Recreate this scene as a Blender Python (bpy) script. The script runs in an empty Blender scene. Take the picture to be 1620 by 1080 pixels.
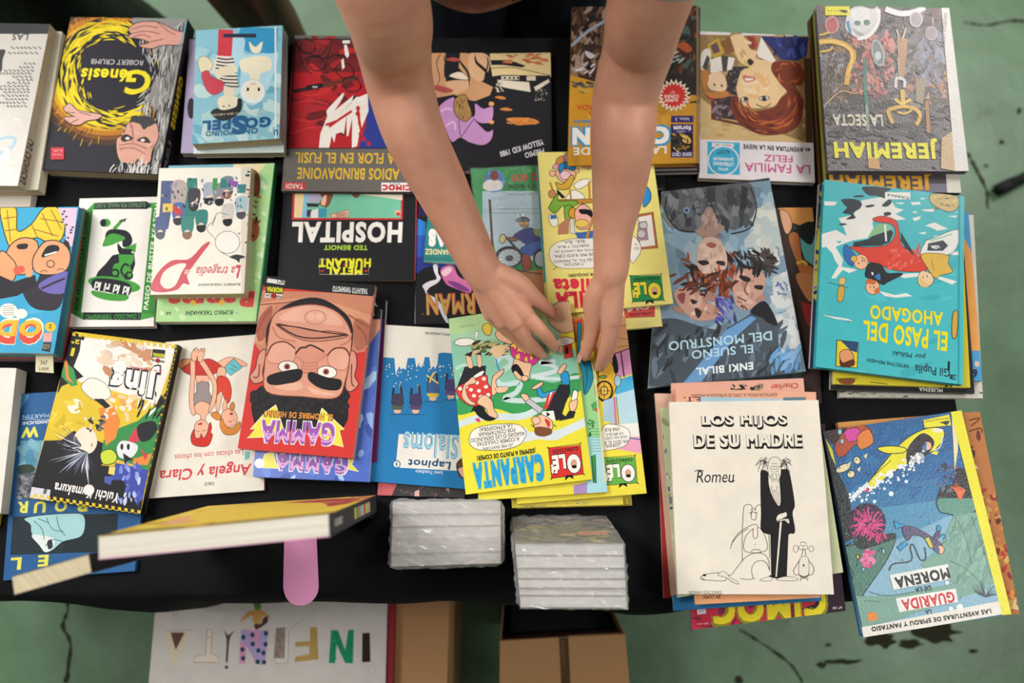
import bpy, math, random
from mathutils import Vector, Matrix, geometry

# ---------------------------------------------------------------- camera, world, lights
SC = bpy.context.scene
COL = SC.collection
F = 1260.0                                   # focal length in pixels of the 1620 px frame (28 mm)
CAM = Vector((0.0, 0.0, 1.91))
TILT = math.radians(15)
TT = 0.75                                    # table top

cam = bpy.data.cameras.new('camera'); cam.lens = 28; cam.sensor_width = 36
cam.dof.use_dof = True; cam.dof.focus_distance = 1.10; cam.dof.aperture_fstop = 2.2
cam.clip_start = 0.05
camo = bpy.data.objects.new('camera', cam); COL.objects.link(camo)
camo.location = CAM; camo.rotation_euler = (TILT, 0, 0)
SC.camera = camo

SC.view_settings.view_transform = 'Standard'; SC.view_settings.look = 'None'
SC.view_settings.exposure = -0.08; SC.view_settings.gamma = 1.0
SC.view_settings.use_curve_mapping = False

w = bpy.data.worlds.new('hall'); SC.world = w; w.use_nodes = True
bg = w.node_tree.nodes['Background']
bg.inputs[0].default_value = (1.0, 0.97, 0.93, 1); bg.inputs[1].default_value = 0.14

def area(name, loc, look, size, power, col=(1, .97, .92), sy=None):
    l = bpy.data.lights.new(name, 'AREA'); l.energy = power; l.color = col
    l.size = size
    if sy: l.shape = 'RECTANGLE'; l.size_y = sy
    o = bpy.data.objects.new(name, l); COL.objects.link(o); o.location = loc
    o.rotation_euler = (Vector(look) - Vector(loc)).to_track_quat('-Z', 'Y').to_euler()
    return o
area('ceiling_lamp_far', (-1.9, 4.0, 3.6), (-.1, .4, .75), 2.0, 85)
area('ceiling_lamp_far_right', (2.7, 2.8, 3.5), (.3, .5, .75), 1.4, 82)
area('ceiling_lamp_left', (-2.9, 1.7, 3.5), (-.1, .4, .75), 1.0, 62)
area('added_fill_left_near', (-1.75, 0.55, 3.5), (.1, .4, .75), 1.0, 50)  # added fill light that brightens the hands, no known lamp of the hall
area('ceiling_lamp_right', (2.45, -0.15, 3.5), (.1, .4, .75), 0.9, 38)

# ---------------------------------------------------------------- helpers
def ray(px, py):
    x, y = (px - 810) / F, (540 - py) / F
    c, s = math.cos(TILT), math.sin(TILT)
    return Vector((x, y * c + s, y * s - c))
def at(px, py, z):
    d = ray(px, py); return CAM + d * ((z - CAM.z) / d.z)
def onplane(px, py, p0, n):
    d = ray(px, py); return CAM + d * ((p0 - CAM).dot(n) / d.dot(n))

_lin = {}
def C(h):
    if h not in _lin:
        r = []
        for i in (0, 2, 4):
            v = int(h[i:i + 2], 16) / 255
            r.append(v / 12.92 if v <= .04045 else ((v + .055) / 1.055) ** 2.4)
        _lin[h] = (r[0], r[1], r[2], 1.0)
    return _lin[h]

def tag(o, label=None, cat=None, group=None, kind=None):
    if label: o['label'] = label
    if cat: o['category'] = cat
    if group: o['group'] = group
    if kind: o['kind'] = kind
    return o
def empty(name, loc, label=None, cat=None, group=None):
    o = bpy.data.objects.new(name, None); COL.objects.link(o); o.location = loc
    o.empty_display_size = .05
    return tag(o, label, cat, group)
def mesh(name, vs, fs, mat, parent=None, cols=None, smooth=False, loc=None):
    me = bpy.data.meshes.new(name); me.from_pydata([tuple(v) for v in vs], [], fs)
    if cols:
        at_ = me.color_attributes.new('ink', 'FLOAT_COLOR', 'CORNER')
        buf = []
        for f, c in zip(fs, cols):
            k = C(c)
            for _ in f: buf.extend(k)
        at_.data.foreach_set('color', buf)
    me.materials.append(mat)
    if smooth:
        for p in me.polygons: p.use_smooth = True
    o = bpy.data.objects.new(name, me); COL.objects.link(o)
    if loc is not None: o.location = loc
    if parent: o.parent = parent
    return o

# ---------------------------------------------------------------- materials
def newmat(name):
    m = bpy.data.materials.new(name); m.use_nodes = True
    nt = m.node_tree; b = nt.nodes['Principled BSDF']
    return m, nt, b
def noise_bump(nt, b, scale, strength, dist=.002, detail=4):
    tc = nt.nodes.new('ShaderNodeTexCoord'); n = nt.nodes.new('ShaderNodeTexNoise')
    n.inputs['Scale'].default_value = scale; n.inputs['Detail'].default_value = detail
    bp = nt.nodes.new('ShaderNodeBump'); bp.inputs['Strength'].default_value = strength
    bp.inputs['Distance'].default_value = dist
    nt.links.new(tc.outputs['Object'], n.inputs['Vector'])
    nt.links.new(n.outputs['Fac'], bp.inputs['Height']); nt.links.new(bp.outputs['Normal'], b.inputs['Normal'])
    return tc, n
def ink_mat(name, rough, spec, bump, bscale=60):
    m, nt, b = newmat(name)
    a = nt.nodes.new('ShaderNodeVertexColor'); a.layer_name = 'ink'
    tc, n = noise_bump(nt, b, bscale, bump)
    n2 = nt.nodes.new('ShaderNodeTexNoise'); n2.inputs['Scale'].default_value = 35; n2.inputs['Detail'].default_value = 6
    nt.links.new(tc.outputs['Object'], n2.inputs['Vector'])
    mr = nt.nodes.new('ShaderNodeMapRange'); mr.inputs['To Min'].default_value = .86; mr.inputs['To Max'].default_value = 1.1
    nt.links.new(n2.outputs['Fac'], mr.inputs['Value'])
    mx = nt.nodes.new('ShaderNodeMix'); mx.data_type = 'RGBA'; mx.blend_type = 'MULTIPLY'; mx.inputs[0].default_value = 1
    nt.links.new(a.outputs['Color'], mx.inputs[6]); nt.links.new(mr.outputs['Result'], mx.inputs[7])
    nt.links.new(mx.outputs[2], b.inputs['Base Color'])
    b.inputs['Roughness'].default_value = rough; b.inputs['Specular IOR Level'].default_value = spec
    return m
INK = {'paper': ink_mat('printed_paper', .55, .22, .15), 'matte': ink_mat('printed_matte_paper', .75, .2, .1),
       'gloss': ink_mat('printed_gloss_laminate', .27, .4, .12, 25), 'grain': ink_mat('printed_grained_laminate', .3, .5, .3, 380)}
def flat(name, hexc, rough=.6, spec=.3, bump=None, metal=0):
    m, nt, b = newmat(name); b.inputs['Base Color'].default_value = C(hexc)
    b.inputs['Roughness'].default_value = rough; b.inputs['Specular IOR Level'].default_value = spec
    b.inputs['Metallic'].default_value = metal
    if bump: noise_bump(nt, b, *bump)
    return m
def pages_mat(name, c1, c2):
    m, nt, b = newmat(name)
    tc = nt.nodes.new('ShaderNodeTexCoord'); mp = nt.nodes.new('ShaderNodeMapping')
    mp.inputs['Scale'].default_value = (4, 4, 1600)
    n = nt.nodes.new('ShaderNodeTexNoise'); n.inputs['Scale'].default_value = 1; n.inputs['Detail'].default_value = 3
    cr = nt.nodes.new('ShaderNodeMix'); cr.data_type = 'RGBA'
    cr.inputs[6].default_value = C(c1); cr.inputs[7].default_value = C(c2)
    nt.links.new(tc.outputs['Object'], mp.inputs['Vector']); nt.links.new(mp.outputs['Vector'], n.inputs['Vector'])
    nt.links.new(n.outputs['Fac'], cr.inputs[0]); nt.links.new(cr.outputs[2], b.inputs['Base Color'])
    b.inputs['Roughness'].default_value = .85
    return m
PAGES = {'w': pages_mat('white_page_edges', 'f2ece0', 'b9b2a4'), 'b': pages_mat('bright_page_edges', 'faf8f4', 'd0ccc4'), 'y': pages_mat('yellowed_page_edges', 'e6d9b8', 'a99a78')}

# ---------------------------------------------------------------- lettering
_txt = {}
def glyphs(text, bold, shear):
    k = (text, bold, shear)
    if k in _txt: return _txt[k]
    heavy = 0; sp_ = 1 + bold * 3
    if bold > 0 and set(text) & set('MWN'): heavy = bold; bold = 0
    cu = bpy.data.curves.new('lettering', 'FONT'); cu.body = text; cu.size = 1; cu.offset = bold; cu.shear = shear
    cu.resolution_u = 3; cu.space_character = sp_
    ob = bpy.data.objects.new('lettering', cu); COL.objects.link(ob)
    dg = bpy.context.evaluated_depsgraph_get(); dg.update()
    ev = ob.evaluated_get(dg); me = ev.to_mesh()
    vs = [(v.co.x, v.co.y) for v in me.vertices]; fs = []
    for p in me.polygons:
        f = list(p.vertices)
        for i in range(1, len(f) - 1): fs.append((f[0], f[i], f[i + 1]))
    ev.to_mesh_clear(); bpy.data.objects.remove(ob); bpy.data.curves.remove(cu)
    xs = [v[0] for v in vs] or [0, 1]; ys = [v[1] for v in vs] or [0, 1]
    x0, x1, y0, y1 = min(xs), max(xs), min(ys), max(ys)
    W_, H_ = (x1 - x0) or 1, (y1 - y0) or 1
    vs = [((x - x0) / W_ - .5, (y - y0) / H_ - .5) for x, y in vs]
    if heavy:                                      # thicken by overprinting, so sharp inner corners stay open
        dx, dy = heavy / W_, heavy / H_; n = len(vs); base, bf = vs, fs; vs, fs = [], []
        for q, (sx, sy) in enumerate(((0, 0), (-1, -1), (1, -1), (-1, 1), (1, 1)) + (((-.5, -.5), (.5, -.5), (-.5, .5), (.5, .5)) if heavy > .05 else ())):
            vs += [((x + sx * dx) / (1 + 2 * dx), (y + sy * dy) / (1 + 2 * dy)) for x, y in base]
            fs += [tuple(i + q * n for i in f) for f in bf]
    _txt[k] = (vs, fs); return _txt[k]

def pp(s):
    if isinstance(s, str): return [tuple(float(v) for v in q.split(',')) for q in s.split()]
    return list(s)
def catmull(p, closed, k=5):
    n = len(p); out = []
    if n < 3: return p
    for i in range(n if closed else n - 1):
        if closed: a, b, c, d = p[i - 1], p[i], p[(i + 1) % n], p[(i + 2) % n]
        else: a, b, c, d = p[max(i - 1, 0)], p[i], p[i + 1], p[min(i + 2, n - 1)]
        for j in range(k):
            t = j / k
            out.append(tuple(.5 * (2 * b[m] + (c[m] - a[m]) * t + (2 * a[m] - 5 * b[m] + 4 * c[m] - d[m]) * t * t
                                   + (3 * b[m] - a[m] - 3 * c[m] + d[m]) * t ** 3) for m in range(len(b))))
    if not closed: out.append(p[-1])
    return out
def clip_convex(poly, q):
    s = sum(q[i - 1][0] * q[i][1] - q[i][0] * q[i - 1][1] for i in range(len(q)))
    sg = 1 if s > 0 else -1
    for i in range(len(q)):
        a, b = q[i - 1], q[i]; out = []
        def side(p): return sg * ((b[0] - a[0]) * (p[1] - a[1]) - (b[1] - a[1]) * (p[0] - a[0]))
        for j in range(len(poly)):
            p, r = poly[j - 1], poly[j]; sp, sr = side(p), side(r)
            if (sp >= 0) != (sr >= 0):
                t = sp / (sp - sr); out.append((p[0] + (r[0] - p[0]) * t, p[1] + (r[1] - p[1]) * t))
            if sr >= 0: out.append(r)
        poly = out
        if len(poly) < 3: return []
    return poly

class Pen:
    """Prints coloured shapes on one flat face.  Layers are microns apart."""
    def __init__(s, quad, pmap, n, up=False):
        s.q = quad; s.map = pmap; s.n = n; s.f = (0, 0, 1); s.win = None
        s.vs = []; s.fs = []; s.cs = []; s.h = 1e-5
        tl, tr, br, bl = [Vector(v[:2]) for v in quad]
        ex = ((tr - tl).normalized() + (br - bl).normalized()).normalized()
        ey = ((tl - bl).normalized() + (tr - br).normalized()).normalized()
        if not up: ex, ey = -ex, -ey
        s.ex, s.ey = ex, ey
    def F(s, x0, y0, k): s.f = (x0, y0, k); return s
    def g(s, p): return (s.f[0] + p[0] / s.f[2], s.f[1] + p[1] / s.f[2])
    def clip(s, pts=None): s.win = [s.g(p) for p in pp(pts)] if pts else None
    def tri(s, poly, col, h):
        poly = clip_convex(poly, s.q)
        if poly and s.win: poly = clip_convex(poly, s.win)
        if len(poly) < 3: return
        i = len(s.vs)
        for p in poly: s.vs.append(s.map(p[0], p[1]) + s.n * h)
        s.fs.append(tuple(range(i, i + len(poly)))); s.cs.append(col)
    def fill(s, col, pts):
        pts = [s.g(p) for p in pts]; s.h += 1.6e-6
        for t in geometry.tessellate_polygon([[Vector((p[0], p[1], 0)) for p in pts]]):
            s.tri([pts[i] for i in t], col, s.h)
    def P(s, col, pts): s.fill(col, pp(pts))
    def B(s, col, pts): s.fill(col, catmull(pp(pts), True))
    def R(s, col, x0, y0, x1, y1): s.fill(col, [(x0, y0), (x1, y0), (x1, y1), (x0, y1)])
    def E(s, col, cx, cy, rx, ry=None, rot=0, n=18):
        ry = ry or rx; c, k = math.cos(math.radians(rot)), math.sin(math.radians(rot)); s.h += 1.6e-6
        pts = []
        for i in range(n):
            a = i * 2 * math.pi / n; x, y = rx * math.cos(a), ry * math.sin(a)
            pts.append(s.g((cx + x * c - y * k, cy + x * k + y * c)))
        s.tri(pts, col, s.h)
    def L(s, col, wd, pts, sm=1, taper=0):
        p = pp(pts)
        if sm: p = catmull(p, False, 4)
        s.h += 1.6e-6; n = len(p); lo = []
        for i in range(n):
            a, b = p[max(i - 1, 0)], p[min(i + 1, n - 1)]
            dx, dy = b[0] - a[0], b[1] - a[1]; d = math.hypot(dx, dy) or 1
            hw = wd / 2
            if taper: hw *= max(.08, 1 - i / (n - 1)) if taper == 1 else max(.1, math.sin(math.pi * i / (n - 1)))
            lo.append(((p[i][0] - dy / d * hw, p[i][1] + dx / d * hw), (p[i][0] + dy / d * hw, p[i][1] - dx / d * hw)))
        for i in range(n - 1):
            s.tri([s.g(lo[i][0]), s.g(lo[i + 1][0]), s.g(lo[i + 1][1]), s.g(lo[i][1])], col, s.h)
    def BO(s, col, pts, wd=3, ol='15151a'):        # blob with an ink outline
        s.B(col, pts); p = catmull(pp(pts), True); s.L(ol, wd, p + p[:1], 0)
    def PO(s, col, pts, wd=3, ol='15151a'):
        s.P(col, pts); p = pp(pts); s.L(ol, wd, p + p[:1], 0)
    def EO(s, col, cx, cy, rx, ry=None, rot=0, wd=3, ol='15151a'):
        ry = ry or rx; s.E(ol, cx, cy, rx + wd / 2, ry + wd / 2, rot); s.E(col, cx, cy, rx - wd / 2, ry - wd / 2, rot)
    def T(s, text, col, cx, cy, w_, h_, b=0.0, sh=0.0, r=0, ol=None, ow=.03):
        if ol: s.T(text, ol, cx, cy, w_ * (1 + ow * .6), h_ * (1 + ow * 2), b + ow, sh, r)
        vs, fs = glyphs(text, b, sh); s.h += 1.6e-6
        c, k = math.cos(math.radians(r)), math.sin(math.radians(r))
        ex = Vector((s.ex.x * c - s.ex.y * k, s.ex.x * k + s.ex.y * c)); ey = Vector((s.ey.x * c - s.ey.y * k, s.ey.x * k + s.ey.y * c))
        pts = [s.g((cx + ex.x * x * w_ + ey.x * y * h_, cy + ex.y * x * w_ + ey.y * y * h_)) for x, y in vs]
        for j, f in enumerate(fs): s.tri([pts[i] for i in f], col, s.h + (j % 5) * 4e-7 + j // max(1, len(fs) // 5) * 2e-6)
        s.h += 1.2e-5
    def N(s, seed, n, cols, box, sz, asp=2.0, ang=None, jit=40):      # loose brush marks
        rd = random.Random(seed); x0, y0, x1, y1 = box
        for i in range(n):
            col = rd.choice(cols); cx, cy = rd.uniform(x0, x1), rd.uniform(y0, y1); a = math.radians((rd.uniform(0, 180) if ang is None else ang + rd.uniform(-jit, jit)))
            L_ = sz * rd.uniform(.5, 1.3); W_ = L_ / asp; pts = []; s.h += 1.2e-6
            for j in range(8):
                t = j * math.pi / 4; q = rd.uniform(.65, 1.15)
                x, y = L_ * math.cos(t) * q, W_ * math.sin(t) * q
                pts.append(s.g((cx + x * math.cos(a) - y * math.sin(a), cy + x * math.sin(a) + y * math.cos(a))))
            for t in geometry.tessellate_polygon([[Vector((p[0], p[1], 0)) for p in pts]]):
                s.tri([pts[i] for i in t], col, s.h)
    def person(s, cx, cy, k, a, skin, hair, top, low, ol='15151a'):   # little anonymous cartoon figure, a = direction of its head
        u = (math.cos(math.radians(a)), math.sin(math.radians(a))); v = (-u[1], u[0])
        def q(x, y): return (cx + k * (u[0] * y + v[0] * x), cy + k * (u[1] * y + v[1] * x))
        s.L(ol, k * .3, [q(-.2, -.4), q(-.35, -1.4)], 0); s.L(ol, k * .3, [q(.2, -.4), q(.4, -1.35)], 0)
        s.L(low, k * .24, [q(-.2, -.4), q(-.35, -1.35)], 0); s.L(low, k * .24, [q(.2, -.4), q(.4, -1.3)], 0)
        s.L(skin, k * .17, [q(-.35, .45), q(-.75, 0), q(-.9, .35)], 0); s.L(skin, k * .17, [q(.35, .45), q(.8, .1), q(.95, -.3)], 0)
        s.PO(top, [q(-.42, .55), q(.42, .55), q(.36, -.5), q(-.36, -.5)], k * .05, ol)
        c = q(0, .95); s.EO(skin, c[0], c[1], k * .38, k * .34, a, k * .05, ol)
        c = q(0, 1.18); s.E(hair, c[0], c[1], k * .2, k * .36, a)
        for e in (-.13, .13):
            c = q(e, .98); s.E(ol, c[0], c[1], k * .05, k * .05)

# ---------------------------------------------------------------- books
GR = 'comics and books laid out for sale on the black table'
def inset(p, l, r, t, b):
    def bl(u, v):
        return (p[0] * (1 - u) + p[1] * u) * (1 - v) + (p[3] * (1 - u) + p[2] * u) * v
    return [bl(l, t), bl(1 - r, t), bl(1 - r, 1 - b), bl(l, 1 - b)]
def prism(vs, fs, cs, pts, n, d0, d1, col):
    i = len(vs)
    vs += [p - n * d0 for p in pts] + [p - n * d1 for p in pts]
    for f in ((3, 2, 1, 0), (4, 5, 6, 7), (0, 1, 5, 4), (1, 2, 6, 5), (2, 3, 7, 6), (3, 0, 4, 7)):
        fs.append(tuple(i + k for k in f)); cs.append(col)
def book(name, label, quad, z0, th, base, kind='soft', spine='R', sc=None, mat='paper', page='w', art=None, up=False,
         pts=None, cat=None, group=GR, back=None, spine_art=None):
    """quad = the printed face's corners TL TR BR BL as seen; rests at height z0, th thick."""
    uvmode = pts is not None
    if not uvmode: pts = [at(x, y, z0 + th) for x, y in quad]
    n = (pts[3] - pts[0]).cross(pts[1] - pts[0]).normalized()
    if not uvmode: n = Vector((0, 0, 1))
    c = sum(pts, Vector()) / 4; o = c - n * th
    root = empty(name, o, label, cat or ('book' if 'book' in name and 'comic' not in name else 'comic'), group)
    P = [p - o for p in pts]
    ct = .0023 if kind == 'hard' else .0005
    ct = min(ct, th * .25)
    ins = .012 if kind == 'hard' else .002
    vs, fs, cs = [], [], []
    prism(vs, fs, cs, P, n, 0, ct, base); prism(vs, fs, cs, P, n, th - ct, th, back or base)
    e = .006 if kind == 'soft' else .012
    m = {'R': (1 - e, 0, 0, 0), 'L': (0, 1 - e, 0, 0), 'T': (0, 0, 0, 1 - e), 'B': (0, 0, 1 - e, 0)}[spine]
    prism(vs, fs, cs, inset(P, *m), n, ct, th - ct, sc or base)
    k = [ins, ins, ins, ins]; k['LRTB'.index(spine)] = e
    if art:
        if uvmode:
            Q = [(0, 0), (1000, 0), (1000, 1000), (0, 1000)]
            def mp(x, y):
                u, v = x / 1000, y / 1000
                return (P[0] * (1 - u) + P[1] * u) * (1 - v) + (P[3] * (1 - u) + P[2] * u) * v
        else:
            Q = quad; top = pts[0]
            def mp(x, y): return onplane(x, y, top, n) - o
        pen = Pen(Q, mp, n, up); art(pen)
        i = len(vs); vs += pen.vs; fs += [tuple(i + j for j in f) for f in pen.fs]; cs += pen.cs
    if spine_art:                                   # u along the spine 0..1000, v through the thickness 0..100
        a, b = {'R': (P[1], P[2]), 'L': (P[3], P[0]), 'T': (P[0], P[1]), 'B': (P[3], P[2])}[spine]
        out = ((a + b) / 2); out = (out - n * out.dot(n)); ed = (b - a).normalized(); out = (out - ed * out.dot(ed)).normalized()
        pen = Pen([(0, 0), (1000, 0), (1000, 100), (0, 100)], lambda x, y: a + (b - a) * (x / 1000) - n * th * (y / 100), out, True)
        spine_art(pen); i = len(vs); vs += pen.vs; fs += [tuple(i + j for j in f) for f in pen.fs]; cs += pen.cs
    mesh('cover', vs, fs, INK[mat], root, cs)
    vs, fs, cs = [], [], []
    prism(vs, fs, cs, inset(P, *k), n, ct, th - ct, base)
    mesh('page_block', vs, fs, PAGES[page], root)
    return root
# ================================================================ cover art, left side of the table
K_ = '15151a'
def a_script(p):                                   # white cover with small handwriting
    p.F(0, 0, 3.6); p.R('1b1b1f', -400, 120, 400, 193)
    p.T('LAS', '3a3a3c', 115, 210, 90, 40, .02)
    for y, x0, x1 in ((272, 60, 235), (302, 45, 225), (362, 135, 210), (383, 110, 205), (402, 20, 205), (418, 0, 190), (437, 70, 185), (455, 95, 180), (472, 40, 180), (490, -10, 175), (508, 0, 170), (525, 20, 168), (545, -10, 165), (565, 30, 162), (585, 0, 160), (605, 40, 155)):
        rd = random.Random(y); x = x0
        while x < x1 - 8:
            wd = rd.uniform(8, 26); p.L('55504c', 5, [(x, y + rd.uniform(-3, 3)), (x + wd * .3, y - 5), (x + wd * .6, y + 5), (min(x + wd, x1), y)]); x += wd + 6
    p.B('1e1e22', '-20,300 30,285 15,340 10,400 -20,410'); p.L('8fb4c8', 18, '-20,800 40,780 85,790 70,830 20,865 -20,870')
    p.N(3, 14, ['d8d2c8', 'c9c3ba'], (-60, 640, 190, 1040), 40)
def s_script(p): p.T('LAS CRONICAS', '2c2a26', 840, 50, 260, 70, .03)
def a_genesis(p):
    p.F(0, 0, 3.6); p.P('23222c', '300,80 1300,80 1300,1100 100,1100')
    for c, r in (('4a3320', 400), ('7d4c1c', 370), ('b8781c', 345), ('d8a81e', 318), ('e6d022', 292)):
        p.B(c, [(610 + r * 1.03 * math.cos(t * .35) * (1 + .03 * math.sin(t * 5)), 430 + r * 1.02 * math.sin(t * .35) * (1 + .03 * math.cos(t * 7))) for t in range(18)])
    rd = random.Random(5)
    for i in range(170):
        a = rd.uniform(1.7, 5.0); r = rd.uniform(300, 400); c, s_ = math.cos(a), math.sin(a); l = rd.uniform(20, 45)
        p.L(rd.choice(['23222c', '3a2a1c', 'c8861c', 'e6c020']), 3.5, [(610 + r * c, 430 + r * s_), (610 + (r + l) * c, 430 + (r + l) * s_)], 0)
    p.E('1f1e28', 660, 410, 245, 235)
    for i in range(300):
        a = rd.uniform(0, 6.28); r = rd.uniform(195, 325); l = rd.uniform(.16, .4); d = rd.uniform(-25, 8)
        col = rd.choice(['1f1e28', '1f1e28', 'e6d022', 'd8c01e']) if 1.0 < a < 5.2 else rd.choice(['1f1e28', 'b4b2ae', '8d8b88'])
        p.L(col, rd.uniform(5, 12), [(650 + (r + d * t) * math.cos(a + l * t), 415 + (r + d * t) * 1.0 * math.sin(a + l * t)) for t in (0, .33, .66, 1)], 1, 2)
    p.B('8d8b88', '770,100 1065,100 1010,430 960,700 930,960 860,990 900,700 850,560 905,420 900,330 850,230 780,160')
    for i in range(330):
        x = rd.uniform(800, 1050); y = rd.uniform(110, 940)
        if x > 1062 - (y - 100) * .17 or (250 < y < 540 and x < 890): continue
        p.L(rd.choice(['d2d0cc', 'b8b6b2', '33323a', '22222a']), rd.uniform(4, 7), [(x, y), (x - 12 + rd.uniform(-12, 12), y + 35), (x - 10, y + 70)], 1, 2)
    p.BO('d49a8c', '735,165 790,130 900,128 1000,175 1050,190 1040,255 930,260 860,280 790,262 850,245 800,225 730,215 745,195', 4)
    for q in ('750,170 820,150 900,160', '745,195 830,180 910,195', '790,262 860,240 930,225', '760,215 810,200 860,215', '900,130 960,180 1000,200'): p.L('5c3a36', 4, q)
    p.BO('d8a69a', '365,615 400,590 440,625 500,640 580,655 560,680 500,690 450,715 400,705 365,670 420,665 375,640', 4)
    for q in ('375,640 430,645', '370,668 430,665', '400,705 450,680', '450,640 520,660'): p.L('5c3a36', 4, q)
    p.L('5aa0b4', 9, '1065,120 1050,190 1025,260')
    p.BO('d8a08e', '735,700 790,690 850,720 890,700 905,780 870,860 850,930 760,935 680,910 665,800 700,770 720,730', 4)
    p.N(8, 14, ['c48874', 'e2b4a4'], (690, 720, 880, 920), 22, 3)
    p.B('3a2a28', '690,785 720,765 760,790 730,805 700,808'); p.B('3a2a28', '780,800 830,780 860,815 820,812'); p.E('e8e4dc', 728, 790, 12, 8); p.E('e8e4dc', 815, 800, 12, 8)
    p.L('7a4a40', 5, '760,790 755,730 745,700 775,690'); p.L('7a4a40', 4, '680,830 760,820 840,850'); p.L('7a4a40', 4, '680,850 760,845 830,880')
    p.B('3c3a40', '740,690 770,665 850,665 890,700 850,720 820,740 800,710 770,700')
    for i in range(60):
        x = rd.uniform(650, 915); y = 905 + rd.uniform(0, 60); p.L(rd.choice(['c8c6c2', 'e0deda', '8d8b88', '3a383c']), 6, [(x, y), (x + rd.uniform(-30, 10), y + 35), (x - 15, y + 80)])
    p.T('ROBERT CRUMB', 'c9c6cc', 668, 356, 296, 30, .004)
    p.T('énesis', 'e8d820', 595, 428, 265, 72, .035, 0); p.T('G', 'e8d820', 788, 468, 140, 138, .02); p.L('e8d820', 14, '860,440 840,500 760,535 705,525', 1, 2)
    p.R('c63a44', 292, 842, 368, 910); p.T('LA', 'e8a8a8', 330, 860, 50, 12, .01); p.T('cúpula', 'e8a8a8', 330, 882, 56, 14)
def s_genesis(p): p.T('GENESIS', 'd8c020', 520, 50, 330, 50, .04); p.T('R. CRUMB', '9a9aa4', 860, 50, 180, 35)
def a_gospel(p):
    p.F(290, 20, 3.6); p.N(4, 60, ['8cc4d4', '7ab8cc', 'a8d4dc', '6aaec4', 'c4e0e0'], (50, 80, 570, 740), 60, 1.6)
    p.P('3c9ac8', '330,80 540,90 530,230 440,240 360,220 300,160'); p.B('b4dcec', '270,140 350,150 330,300 330,480 420,520 520,330 545,180 500,150 480,230 340,240 300,380 275,260')
    p.P('cf4450', '200,95 285,98 275,250 195,245'); p.R('33364e', 228, 120, 415, 142)
    p.P('ece4d8', '190,245 280,250 315,430 215,400 165,340')
    for i in range(9): p.L('2a2a30', 8, [(192 - i * 3 if i < 5 else 180 + i * 5, 258 + i * 19), (240, 266 + i * 19), (286 + i * 4, 262 + i * 20)])
    p.B('ece0c4', '170,350 220,310 295,300 300,340 240,360'); p.BO('ece2c0', '90,260 130,250 168,290 150,330 105,345 85,300', 2)
    p.BO('d04858', '105,345 140,330 165,365 230,395 225,440 180,468 140,450 115,400', 2)
    p.P('ece0c4', '230,415 290,430 285,480 230,470'); p.B('efe4c8', '195,500 240,470 320,490 310,550 220,560')
    p.B('26262a', '155,570 190,545 230,555 300,535 310,490 335,500 325,565 260,610 200,612'); p.E('26262a', 262, 530, 6, 4); p.E('26262a', 230, 533, 6, 4)
    p.B('f0e8cc', '330,265 480,250 500,320 440,350 430,400 380,400 375,350 330,330'); p.B('f0e8cc', '375,165 410,195 450,165 440,220 410,232 385,215')
    p.EO('e6f0f0', 395, 450, 72, 70, 0, 4, 'b4ccd4'); p.E('f2e8d0', 400, 440, 50, 52); p.E(K_, 368, 437, 7, 11); p.E(K_, 430, 437, 7, 11); p.L('a06050', 3, '385,405 400,408 412,404')
    p.R('e8eeea', 520, 80, 530, 720)
    p.T('TANTO COMO SEA NECESARIO', 'd8d2a8', 290, 575, 380, 12)
    p.T('GO', '1f5a8c', 425, 625, 150, 62, .06); p.T('S', '1f5a8c', 320, 640, 92, 110, .06); p.T('PEL', '1f5a8c', 190, 640, 165, 58, .06)
    p.T('ONE', '2c6484', 370, 674, 110, 34, .03); p.T('POUND', '2c6484', 205, 686, 155, 30, .03); p.T('RUMIKO TAKAHASHI', 'c4dce4', 275, 710, 290, 13)
    p.T('U', '1f4a7c', 528, 682, 22, 34, .04)
def a_gospel2(p): p.F(290, 20, 3.6); p.T('RUMIKO TAKAHASHI', '8a8a84', 300, 765, 260, 12)
def a_lav(p): p.F(290, 20, 3.6); p.E('2a2a34', 45, 545, 22, 60)
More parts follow.
